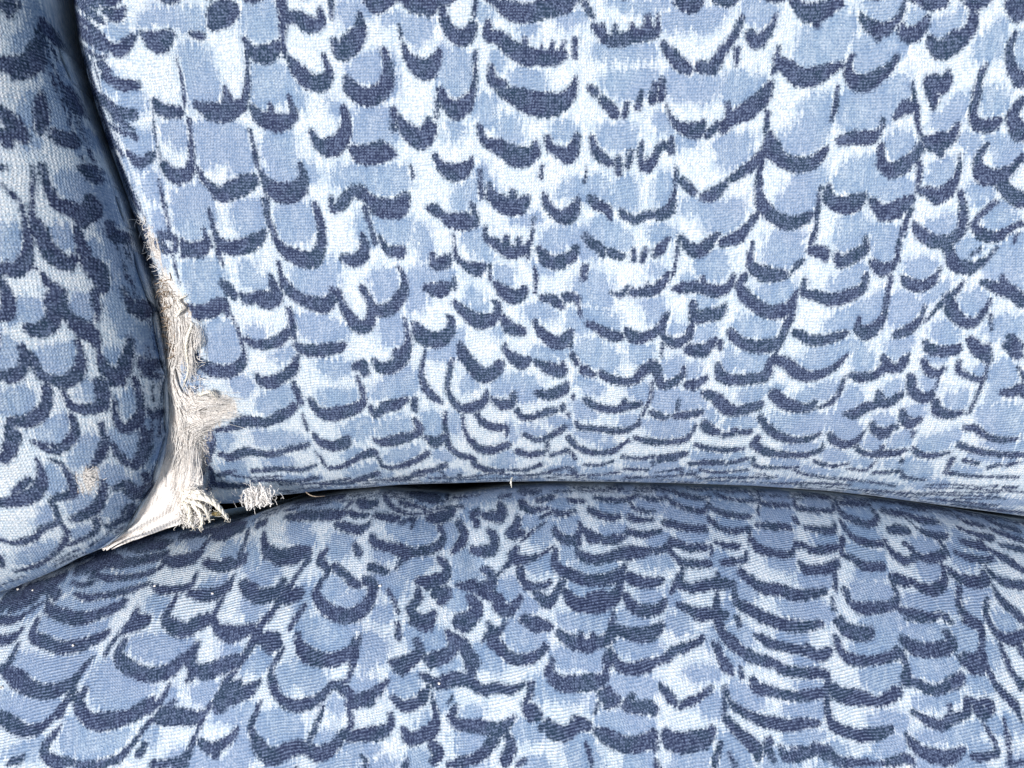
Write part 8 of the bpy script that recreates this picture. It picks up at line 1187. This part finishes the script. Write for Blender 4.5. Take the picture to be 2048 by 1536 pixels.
def mesh_obj(name, co, quads, mat, parent, attrs=None, tris=None):
    me = bpy.data.meshes.new(name)
    me.vertices.add(len(co)); me.vertices.foreach_set("co", np.asarray(co, np.float32).ravel())
    nq = len(quads); nt = 0 if tris is None else len(tris)
    loops = np.asarray(quads, np.int32).ravel()
    if nt: loops = np.concatenate([loops, np.asarray(tris, np.int32).ravel()])
    me.loops.add(len(loops)); me.loops.foreach_set("vertex_index", loops)
    starts = np.concatenate([np.arange(nq) * 4, nq * 4 + np.arange(nt) * 3]).astype(np.int32)
    me.polygons.add(nq + nt); me.polygons.foreach_set("loop_start", starts)
    me.polygons.foreach_set("use_smooth", np.ones(nq + nt, bool))
    me.update(calc_edges=True)
    for k, v in (attrs or {}).items():
        v = np.asarray(v, np.float32)
        if v.ndim == 2:
            a = me.attributes.new(k, 'FLOAT_VECTOR', 'POINT'); a.data.foreach_set("vector", v.ravel())
        else:
            a = me.attributes.new(k, 'FLOAT', 'POINT'); a.data.foreach_set("value", v)
    me.validate()
    me.materials.append(mat)
    o = bpy.data.objects.new(name, me)
    col.objects.link(o)
    if parent: o.parent = parent
    return o

def cushion_cover(X, Y, Z, UV, recs, mat, parent, deep):
    """the visible sheet plus its sides and rear, one closed body"""
    h, w = X.shape
    idx = np.arange(h * w).reshape(h, w)
    q = np.stack([idx[:-1, :-1], idx[:-1, 1:], idx[1:, 1:], idx[1:, :-1]], -1).reshape(-1, 4)
    ring = np.concatenate([idx[0, :-1], idx[:-1, -1], idx[-1, :0:-1], idx[:0:-1, 0]])
    co = np.stack([X.ravel(), Y.ravel(), Z.ravel()], 1)
    uv = np.stack([UV[0].ravel(), UV[1].ravel(), np.zeros(h * w)], 1)
    dark, blue, worn = print_fields(X.ravel(), Y.ravel(), recs)
    A = [dark, blue, worn]
    cen = co.mean(0)
    last = ring; quads = [q]; zmin = co[:, 2].min()
    base = co[ring]; buv = uv[ring]
    out = base - cen; out[:, 2] = 0; out /= (np.linalg.norm(out, axis=1)[:, None] + 1e-9)
    prev = last
    for dz, inset in ((30, 0), (80, 2), (160, 8), (deep - 40, 12), (deep, 50)):
        c = base.copy(); c[:, 2] = base[:, 2] - dz; c[:, :2] -= out[:, :2] * inset
        start = len(co)
        co = np.vstack([co, c])
        u2 = buv.copy(); u2[:, :2] += out[:, :2] * dz; uv = np.vstack([uv, u2])
        for i in range(3): A[i] = np.concatenate([A[i], A[i][ring] + dz * 0.15])
        cur = np.arange(start, start + len(ring))
        quads.append(np.stack([prev, cur, np.roll(cur, -1), np.roll(prev, -1)], -1)); prev = cur
    ci = len(co)
    co = np.vstack([co, [[cen[0], cen[1], zmin - deep]]]); uv = np.vstack([uv, [[0, 0, 0]]])
    for i in range(3): A[i] = np.concatenate([A[i], [30.0]])
    tris = np.stack([prev, np.full(len(prev), ci), np.roll(prev, -1)], -1)
    Q = np.vstack(quads)
    # faces look towards +Z of the sheet
    a, b, c = co[q[0][0]], co[q[0][1]], co[q[0][2]]
    if np.cross(b - a, c - a)[2] < 0: Q = Q[:, ::-1]; tris = tris[:, ::-1]
    return mesh_obj("cover", co * K, Q, mat, parent, {"cloth": uv, "dark": A[0], "blue": A[1], "worn": A[2]}, tris)

def grade(n, p):                          # 0..1, finer near 0
    return np.linspace(0, 1, n) ** p

def tube(points, radii, sides=5, ph=0.0):
    P = np.asarray(points, float); n = len(P)
    T = np.gradient(P, axis=0); T /= np.linalg.norm(T, axis=1)[:, None] + 1e-9
    ref = np.where(np.abs(T[:, 2:3]) > 0.9, np.array([[1.0, 0, 0]]), np.array([[0, 0, 1.0]]))
    Nn = np.cross(T, ref); Nn /= np.linalg.norm(Nn, axis=1)[:, None] + 1e-9
    B = np.cross(T, Nn)
    a = np.arange(sides) / sides * 2 * np.pi + ph
    r = np.broadcast_to(np.asarray(radii, float), (n,))
    V = P[:, None] + r[:, None, None] * (np.cos(a)[None, :, None] * Nn[:, None] + np.sin(a)[None, :, None] * B[:, None])
    V = V.reshape(-1, 3)
    i = np.arange(n - 1)[:, None] * sides; j = np.arange(sides)[None]
    q = np.stack([i + j, i + (j + 1) % sides, i + sides + (j + 1) % sides, i + sides + j], -1).reshape(-1, 4)
    t = [[0, k, k + 1] for k in range(1, sides - 1)]
    m = (n - 1) * sides
    t += [[m, m + k + 1, m + k] for k in range(1, sides - 1)]
    return V, q, np.array(t)

class Bunch:
    def __init__(self): self.v = []; self.q = []; self.t = []; self.n = 0
    def add(self, V, q, t):
        self.v.append(V); self.q.append(q + self.n); self.t.append(np.asarray(t).reshape(-1, 3) + self.n); self.n += len(V)
    def tube(self, pts, r, sides=4, ph=0.0): self.add(*tube(pts, r, sides, ph))
    def build(self, name, mat, parent, stuff=False):
        o = mesh_obj(name, np.vstack(self.v) * K, np.vstack(self.q), mat, parent, None, np.vstack(self.t))
        if stuff: o['kind'] = 'stuff'
        return o

RND = random.Random(7)
NR = np.random.RandomState(7)

def wiggle(n, amp, rs=NR):
    a = np.cumsum(rs.normal(0, 1, (n, 3)), axis=0)
    a -= np.linspace(0, 1, n)[:, None] * a[-1]
    return a * amp / max(n ** 0.5, 1)

def bez(p0, p1, p2, n=9):
    t = np.linspace(0, 1, n)[:, None]
    return (1 - t) ** 2 * np.array(p0, float) + 2 * t * (1 - t) * np.array(p1, float) + t * t * np.array(p2, float)

def at(px, py, z):                        # a spot of the corner, by its place on the reference sheet and its depth
    f = (D - z) / D
    return np.array([(px - 1024) * f, (768 - py) * f, z])

# ------------------------------------------------------------------ back cushion
back = thing("back_cushion", "large pale blue feather-print back cushion with its torn lower left corner showing cream lining", "cushion")
XR, YT = 1300.0, 1020.0
gu, gv = grade(760, 1.35), grade(520, 1.45)
U, Vv = np.meshgrid(gu, gv)
X = 200 + U * 900; Y = -200 + Vv * 900
for _ in range(30):
    xe = back_xe(Y); ye = back_ye(X)
    X = xe + U * (XR - xe); Y = ye + Vv * (YT - ye)
Z = back_z(X, Y)
e1 = arc_extra(Y - back_ye(X), BACK_R, BACK_A); e2 = arc_extra(X - back_xe(Y), SIDE_R, SIDE_A)
cushion_cover(X, Y, Z, (X - e2, Y - e1), decode(PRINT_BACK), M_BACK, back, 700)

# ------------------------------------------------------------------ seat cushion
seat = thing("seat_cushion", "blue and white feather-print seat cushion lying along the bottom under both other cushions", "cushion")
gu = np.linspace(0, 1, 900); gv = grade(300, 1.4)
U, Vv = np.meshgrid(gu, gv)
X = -1350 + U * 2650
Y = seat_ye(X) + Vv * (-1010 - seat_ye(X))
Z = seat_z(X, Y)
e1 = arc_extra(seat_ye(X) - Y, SEAT_R, SEAT_A)
cushion_cover(X, Y, Z, (X, Y + e1), decode(PRINT_SEAT), M_SEAT, seat, 600)

# ------------------------------------------------------------------ left cushion
left = thing("side_cushion", "shaded darker blue feather-print cushion on the left with a rounded lower right corner", "cushion")
E = smooth(LEFT_EDGE, 4)
L = np.concatenate([[0], np.cumsum(np.hypot(*np.diff(E, axis=0).T))])
s = np.linspace(0, 1, 430)
ex = np.interp(s * L[-1], L, E[:, 0]); ey = np.interp(s * L[-1], L, E[:, 1])
qx = np.full(s.shape, -1420.0); qy = 960 + (ey[-1] + 60 - 960) * s
t = grade(230, 1.5)[:, None]
X = ex[None] + t * (qx - ex)[None]; Y = ey[None] + t * (qy - ey)[None]
Z = left_z(X, Y)
d, nx, ny = seg_dist(X, Y, LEFT_EDGE[::2])
e = arc_extra(d, LEFT_R, LEFT_A)
cushion_cover(X, Y, Z, (X - nx * e, Y - ny * e), decode(PRINT_LEFT), M_LEFT, left, 650)

# ------------------------------------------------------------------ the tear: lining, fibres, yarns
def on(px, py, zf, off=0.0):              # a point lying on a cushion surface, lifted by off
    z = -50.0
    for _ in range(30):
        p = at(px, py, z)
        z = 0.5 * z + 0.5 * float(zf(np.array([p[0]]), np.array([p[1]]))[0])
    return at(px, py, z + off)

def path3(rows):                          # rows of (px, py, z) or (px, py, 'b', off)
    out = []
    for r in rows:
        out.append(on(r[0], r[1], back_z, r[3]) if len(r) == 4 else at(*r))
    return np.array(out)

lin_l = smooth(path3([(262, 470, 95), (284, 530, 98), (304, 590, 92), (316, 650, 84), (322, 720, 72), (326, 790, 60), (326, 860, 44), (318, 920, 24),
                      (300, 975, 4), (270, 1025, -16), (236, 1066, -36), (205, 1098, -56)]), 8)
lin_r = smooth(path3([(264, 470, 'b', 1), (296, 530, 'b', 1), (330, 585, 'b', 3), (366, 640, 'b', 4), (360, 694, 'b', 4), (350, 740, 'b', 4), (364, 784, 'b', 5), (400, 818, 'b', 7), (400, 860, 'b', 8),
                      (404, 920, 'b', 8), (408, 985, -25), (392, 1034, -34), (318, 1062, -48), (225, 1096, -62)]), 8)
ns, nt = 100, 46
def resample(c, n):
    L_ = np.concatenate([[0], np.cumsum(np.linalg.norm(np.diff(c, axis=0), axis=1))])
    u_ = np.linspace(0, L_[-1], n)
    return np.stack([np.interp(u_, L_, c[:, i]) for i in range(3)], 1)
lin_l = resample(lin_l, ns); lin_r = resample(lin_r, ns)
tt = np.linspace(0, 1, nt)
G = lin_l[:, None] * (1 - tt)[None, :, None] + lin_r[:, None] * tt[None, :, None]
ss = np.linspace(0, 1, ns)[:, None]
G[..., 2] += 14 * np.sin(np.pi * tt)[None] * (1.6 * ss - 0.7) + (7 + 9 * ss) * vnoise(G[..., 0] / 10 + G[..., 1] / 25, G[..., 1] / 40, 31) + 5 * vnoise(G[..., 0] / 4, G[..., 1] / 8, 32)
G[..., 0] += (3 * vnoise(G[..., 1] / 8, G[..., 0] / 30, 33)) * tt[None] ** 2 * 2
bz = back_z(G[..., 0], G[..., 1]); over = (G[..., 0] > back_xe(G[..., 1]) + 1) & (G[..., 1] > back_ye(G[..., 0]) + 1)
G[..., 2] = np.where(over, np.maximum(G[..., 2], bz + 2.5 + 2 * vnoise(G[..., 0] / 5, G[..., 1] / 14, 34)), G[..., 2])
G[..., 2] += 7 * np.clip(ss * 2.2 - 1.2, 0, 1) * np.sin(tt[None] * 15 + 3 * ss + vnoise(G[..., 0] / 20, G[..., 1] / 20, 35) * 4)
stain = np.clip(1.15 - 4.5 * np.abs(ss - 0.24), 0, 1) * np.clip(1.1 - 1.7 * tt[None], 0, 1) + 0.25 * np.clip(0.5 - tt[None], 0, 1)
idx = np.arange(ns * nt).reshape(ns, nt)
qq = np.stack([idx[:-1, :-1], idx[1:, :-1], idx[1:, 1:], idx[:-1, 1:]], -1).reshape(-1, 4)
lining = mesh_obj("torn_lining", G.reshape(-1, 3) * K, qq, M_LINING, back, {"stain": stain.ravel(), "cloth": np.stack([(G[..., 0] * 0.9 - G[..., 1] * 0.35).ravel(), (G[..., 1] * 0.9 + G[..., 0] * 0.35).ravel(), np.zeros(ns * nt)], 1)})
sol = lining.modifiers.new("thickness", 'SOLIDIFY'); sol.thickness = 3 * K; sol.offset = -1
lining['label'] = "frayed cream lining showing through the torn corner of the cushion"

# fine loose fibres along the torn edge
F = Bunch()
def fib(a, c, b, n, spread, r=(0.45, 0.9), amp=5, keep=1.0, curl=0.0):
    a, c, b = map(np.asarray, (a, c, b))
    for _ in range(n):
        ja = NR.normal(0, 1, 3) * spread[0]; jb = NR.normal(0, 1, 3) * spread[1]
        ja[2] = abs(ja[2]) * 0.4; jb[2] = abs(jb[2]) * 0.5
        jc = (ja + jb) / 2 + NR.normal(0, 1, 3) * spread[1] * 0.35; jc[2] = abs(jc[2]) * 0.6
        p = bez(a + ja, c + jc, b + jb, 11)
        k = max(4, int(11 * RND.uniform(0.55, 1.0)))
        p = p[:k] + wiggle(k, amp)
        F.tube(p, np.linspace(RND.uniform(*r), 0.3, k), 3, RND.random())
B_ = lambda x, y, o=6: on(x, y, back_z, o)
# fibres hanging down over the upper part of the tear
for k in range(16):
    x0 = 334 + k * 2.9; y0 = 575 + k * 6
    fib(B_(x0, y0, 2), B_(x0 + 14, y0 + 60, 14), B_(x0 + 8 + RND.uniform(-12, 12), y0 + 120, 6), 13, (5, 7), (0.6, 1.2), 4)
fib(at(322, 600, 40), B_(350, 590, 12), B_(372, 612, 8), 14, (8, 10), (0.6, 1.1), 5)
fib(at(330, 660, 30), B_(350, 640, 16), B_(366, 600, 8), 14, (7, 10), (0.6, 1.1), 5)
fib(B_(392, 700, 6), B_(400, 640, 14), B_(376, 640, 4), 18, (6, 8), (0.5, 0.9), 4)
fib(B_(384, 690, 6), B_(405, 680, 12), B_(398, 655, 4), 12, (6, 8), (0.5, 0.9), 4)
# the sheaf that sweeps to the right across the print
for k in range(22):
    y0 = 800 + k * 4.6
    xe_ = 455 - abs(k - 7) * 4.5 + RND.uniform(-14, 14)
    ye_ = y0 - 8 - k * 0.6
    fib(B_(352 + k * 0.6, y0 + 6, 4), B_(395, y0 - 8, 16), B_(xe_, ye_, 4), 17, (5, 6), (0.7, 1.3), 4)
fib(B_(380, 812, 6), B_(430, 796, 14), B_(474, 806, 4), 60, (9, 9), (0.5, 0.9), 4)
fib(B_(376, 850, 6), B_(430, 826, 14), B_(486, 828, 4), 90, (10, 8), (0.5, 0.9), 4)
# fibres that run down the lining
for k in range(10):
    s_ = k / 9.0
    x0 = 340 + 42 * s_; x1 = 335 + 60 * s_
    fib(B_(x0 + 6, 860, 4), at(x0 - 2, 930, 10), at(x1 - 25 * (1 - s_), 1010, -20), 4, (4, 7), (0.5, 0.9), 5)
for k in range(14):
    t_ = k / 13.0
    fib(at(350 - 20 * t_, 960 + 30 * t_, -12), at(310 - 10 * t_, 1010 + 20 * t_, -22), at(245 + 30 * t_, 1075 - 5 * t_, -50), 4, (5, 6), (0.5, 0.9), 4)
for k in range(230):                      # matted threads lying over the whole lining
    i = RND.randrange(8, int(ns * 0.62)); j = RND.randrange(2, nt - 1)
    p = G[i, j] + np.array([0, 0, 2.0]); e_ = G[min(ns - 1, i + RND.randrange(3, 12)), max(0, min(nt - 1, j + RND.randrange(-9, 10)))] + np.array([RND.uniform(-6, 8), 0, 3.0])
    F.tube(bez(p, (p + e_) / 2 + NR.normal(0, 4, 3) + np.array([0, 0, 4]), e_, 8) + wiggle(8, 3), RND.uniform(0.5, 1.2), 3)
# short fuzz on the rubbed edge above the tear and all round the hole
for k in range(520):
    s_ = RND.random(); y0 = 430 + 560 * s_
    x0 = np.interp(y0, [430, 520, 600, 700, 800, 990], [280, 308, 340, 382, 392, 410]) + RND.uniform(-14, 12)
    a = RND.uniform(0, 6.28); L_ = RND.uniform(5, 18)
    p = B_(x0, y0, 1); e_ = p + np.array([math.cos(a) * L_, math.sin(a) * L_, RND.uniform(2, 9)])
    F.tube(bez(p, (p + e_) / 2 + NR.normal(0, 3, 3), e_, 5), RND.uniform(0.35, 0.8), 3)
BR = Bunch()                               # brown dust and broken dyed ends caught high in the tear
for k in range(150):
    y0 = RND.uniform(560, 712); x0 = np.interp(y0, [560, 620, 712], [316, 330, 338]) + abs(RND.gauss(0, 9))
    p = B_(x0, y0, RND.uniform(4, 16)); a = RND.uniform(0, 6.28); L_ = RND.uniform(5, 17)
    e_ = p + np.array([math.cos(a) * L_, math.sin(a) * L_, RND.uniform(0, 6)])
    BR.tube(bez(p, (p + e_) / 2 + NR.normal(0, 3, 3), e_, 6), RND.uniform(0.5, 1.2), 3)
BR.build("brown_fibres", M_BROWN, back, stuff=True)
# cotton clumps beside the yarn
for (cx, cy, cz, rr, n) in ((392, 1022, -20, 19, 260), (372, 1032, -22, 15, 160), (404, 1006, -14, 14, 150), (388, 990, -8, 14, 120)):
    for _ in range(n):
        c0 = at(cx, cy, cz + 10) + NR.normal(0, 1, 3) * rr * np.array([0.5, 0.6, 0.35])
        a = RND.uniform(0, 6.28); L_ = RND.uniform(0.5, 1.1) * rr
        dv = np.array([math.cos(a), math.sin(a), RND.uniform(-0.3, 0.7)]) * L_
        F.tube(bez(c0 - dv * 0.5, c0 + NR.normal(0, rr * 0.45, 3), c0 + dv * 0.5, 7), RND.uniform(0.5, 1.1), 3)
# bleached rub on the side cushion gets its own fuzz below
fr = F.build("frayed_fibres", M_FIBRE, back, stuff=True)

def yarn(name, pts, R, parent, twist=0.16, plies=3, label=None, fuzz=40, mat=None, taper=0.3):
    c = smooth(np.array(pts, float), 10)
    n = len(c); b = Bunch()
    Lc = np.concatenate([[0], np.cumsum(np.linalg.norm(np.diff(c, axis=0), axis=1))])
    T_ = np.gradient(c, axis=0); T_ /= np.linalg.norm(T_, axis=1)[:, None]
    N_ = np.cross(T_, [0, 0, 1.0]); N_ /= np.linalg.norm(N_, axis=1)[:, None] + 1e-9
    Bn = np.cross(T_, N_)
    prof = 1 - (1 - taper) * np.linspace(0, 1, n) ** 3
    for k in range(plies):
        a = Lc * twist + k * 2 * math.pi / plies
        off = (np.cos(a)[:, None] * N_ + np.sin(a)[:, None] * Bn) * (R * 0.5 * prof)[:, None]
        b.tube(c + off, R * 0.62 * prof, 7)
    for _ in range(fuzz):
        i = RND.randrange(n); p = c[i] + NR.normal(0, R * 0.5, 3)
        a = RND.uniform(0, 6.28); L_ = RND.uniform(0.8, 2.2) * R
        b.tube(bez(p, p + NR.normal(0, R, 3), p + np.array([math.cos(a) * L_, math.sin(a) * L_, RND.uniform(0, R)]), 5), 0.5, 3)
    o = b.build(name, mat or M_YARN, parent)
    if label: o['label'] = label
    return o

yarn("loose_yarn", [at(376, 992, -6), at(400, 994, 12), at(424, 1003, 12), at(442, 1020, 2), at(456, 1038, -12)], 6.5, back, label="thick cream yarn end curling out to the right above the seat")
yarn("loose_yarn", [at(366, 985, -6), at(392, 984, 6), at(414, 992, 8), at(432, 1004, 6)], 4.5, back)
yarn("loose_yarn", [at(372, 1000, 0), at(396, 1008, 14), at(412, 1022, 8), at(420, 1044, -10)], 4.5, back)
yarn("loose_yarn", [at(366, 1004, -4), at(378, 1020, 8), at(380, 1040, 0), at(386, 1056, -14)], 5.0, back)
yarn("loose_yarn", [at(384, 1008, 6), at(400, 1028, 10), at(404, 1046, -2), at(398, 1056, -14)], 4.0, back)
yarn("loose_yarn", [B_(398, 790, 10), B_(420, 784, 18), B_(436, 800, 8)], 3.0, back, twist=0.3)
yarn("loose_yarn", [B_(346, 640, 6), B_(362, 618, 18), B_(356, 600, 10), B_(372, 592, 4)], 2.6, back, twist=0.3)
yarn("loose_yarn", [B_(384, 646, 4), B_(372, 690, 16), B_(376, 740, 8), B_(366, 775, 2)], 2.6, back, twist=0.3)
yarn("loose_yarn", [at(1024, 956, -60), at(1022, 964, -50), at(1023, 975, -60)], 1.8, back, twist=0.3, fuzz=4, label="tiny white thread end in the seam between back and seat")
yarn("brown_thread", [at(612, 984, -150), at(620, 990, -140), at(632, 993, -140), at(650, 992, -150)], 1.0, back, twist=0.3, fuzz=3, mat=M_BROWN)

# tuft of short looped threads hanging in the seam
tb = Bunch()
for k in range(90):
    cx = RND.choice([500, 508, 524, 532]) + RND.gauss(0, 6); cy = 991 + RND.gauss(0, 5) - 0.12 * (cx - 515)
    top = at(cx, cy - 12, -72 + RND.uniform(-8, 8)); bot = at(cx + RND.uniform(-7, 7), cy + RND.uniform(10, 20), -66 + RND.uniform(-8, 10))
    mid_ = at(cx + RND.uniform(-16, 16), cy + RND.uniform(-8, 8), -42 + RND.uniform(-10, 12))
    tb.tube(bez(top, mid_, bot, 9) + wiggle(9, 4), RND.uniform(0.8, 2.0), 5)
for k in range(110):
    p = at(513 + RND.gauss(0, 22), 995 + RND.gauss(0, 10), -52 + RND.uniform(-6, 10))
    a = RND.uniform(0, 6.28); L_ = RND.uniform(6, 16)
    e_ = p + np.array([math.cos(a) * L_, math.sin(a) * L_, RND.uniform(-2, 6)])
    tb.tube(bez(p, (p + e_) / 2 + NR.normal(0, 3, 3), e_, 6), 0.5, 3)
tuft = tb.build("thread_tuft", M_FIBRE, back)
tuft['label'] = "fluffy cream tuft of cut threads standing in the seam right of the tear"

# welt of the back cushion's side seam, deep in the gap
w = Bunch()
wp = [(104, -120), (112, -40), (122, 40), (134, 90), (144, 150), (152, 200), (164, 250), (176, 300), (196, 350), (222, 420), (250, 480), (286, 545)]
wpts = smooth(np.array([at(x + 34 - y * 0.02, y, -110 + 0.34 * (980 - y) - 40) for x, y in wp]), 8)
w.tube(wpts + wiggle(len(wpts), 6), 7 + 1.5 * np.sin(np.arange(len(wpts)) * 0.9), 8)
for k in range(300):
    i = RND.randrange(len(wpts)); p = wpts[i] + NR.normal(0, 5, 3)
    a = RND.uniform(0, 6.28); L_ = RND.uniform(6, 16)
    e_ = p + np.array([math.cos(a) * L_, math.sin(a) * L_, RND.uniform(0, 6)])
    w.tube(bez(p, (p + e_) / 2 + NR.normal(0, 3, 3), e_, 5), 0.6, 3)
w.build("seam_welt", M_BROWN, back)

# rubbed threads on the side cushion
g = Bunch()
L3 = lambda x, y, o=2: on(x, y, left_z, o)
for k in range(34):
    x0 = 176 + RND.gauss(0, 13); y0 = 958 + RND.gauss(0, 15)
    p = L3(x0, y0, 1); a = RND.choice([0.35, 2.0, -0.9]) + RND.gauss(0, 0.3); L_ = RND.uniform(5, 12)
    e_ = p + np.array([math.cos(a) * L_, math.sin(a) * L_, RND.uniform(-1, 1)])
    g.tube(bez(p, (p + e_) / 2 + np.array([0, 0, 1.0]), e_, 5), RND.uniform(0.4, 0.8), 3)
gg = g.build("rubbed_threads", M_FIBRE, left, stuff=True)

# crumb of foam in the dark corner of the tear
fl = Bunch()
ang = np.linspace(0, 2 * np.pi, 9)[:-1]
ringA = np.array([at(431 + 9 * math.cos(a) * (1 + 0.25 * math.sin(3 * a)), 1027 + 5 * math.sin(a), -30) for a in ang])
ringB = ringA + np.array([1.5, -1, -6])
V = np.vstack([ringA, ringB, [ringA.mean(0) + [0, 0, 3]], [ringB.mean(0)]])
q = [[i, 8 + i, 8 + (i + 1) % 8, (i + 1) % 8] for i in range(8)]
t_ = [[i, (i + 1) % 8, 16] for i in range(8)] + [[8 + (i + 1) % 8, 8 + i, 17] for i in range(8)]
o = mesh_obj("foam_crumb", V * K, np.array(q), M_FLAKE, None, None, np.array(t_))
o.matrix_world = Matrix.Translation(ORIGIN) @ ROT
o['label'] = "small yellow crumb lying under the curled yarn in the torn corner"; o['category'] = "crumb"

# bits of lint lying on the cloth
def lint(px, py, zf, r, label):
    b = Bunch(); c0 = on(px, py, zf, 1.5)
    for _ in range(7):
        a = RND.uniform(0, 6.28); dv = np.array([math.cos(a), math.sin(a), RND.uniform(-0.2, 0.4)]) * r * 0.75
        b.tube(bez(-dv, NR.normal(0, r * 0.5, 3), dv, 5) , r * 0.3, 4)
    o = b.build("lint", M_FIBRE, None)
    o.matrix_world = Matrix.Translation(ORIGIN) @ ROT @ Matrix.Translation(Vector(c0 * K))
    o['label'] = label; o['category'] = "lint"; o['group'] = "white specks of lint on the cushions"
lint(36, 1179, seat_z, 3.4, "white lint speck on the seat just under the side cushion's lower edge")
lint(65, 1181, seat_z, 2.6, "smaller lint speck a little right of the one under the side cushion")
lint(3, 1375, seat_z, 4.0, "white lint speck on the seat at the very left edge of the photo")
lint(146, 1291, seat_z, 2.8, "white lint speck on a dark print stroke at the left of the seat")
lint(309, 1172, seat_z, 2.8, "white lint speck on the seat below the torn corner")
lint(425, 1187, seat_z, 2.4, "white lint speck on a dark feather tip left of the seat's middle")
lint(878, 1367, seat_z, 2.6, "white lint speck on dark strokes low in the middle of the seat")
lint(760, 1172, seat_z, 3.2, "white lint speck on the upper middle of the seat beside a curved stroke")
lint(1684, 391, back_z, 2.6, "white lint speck on a dark feather tip at the right of the back cushion")
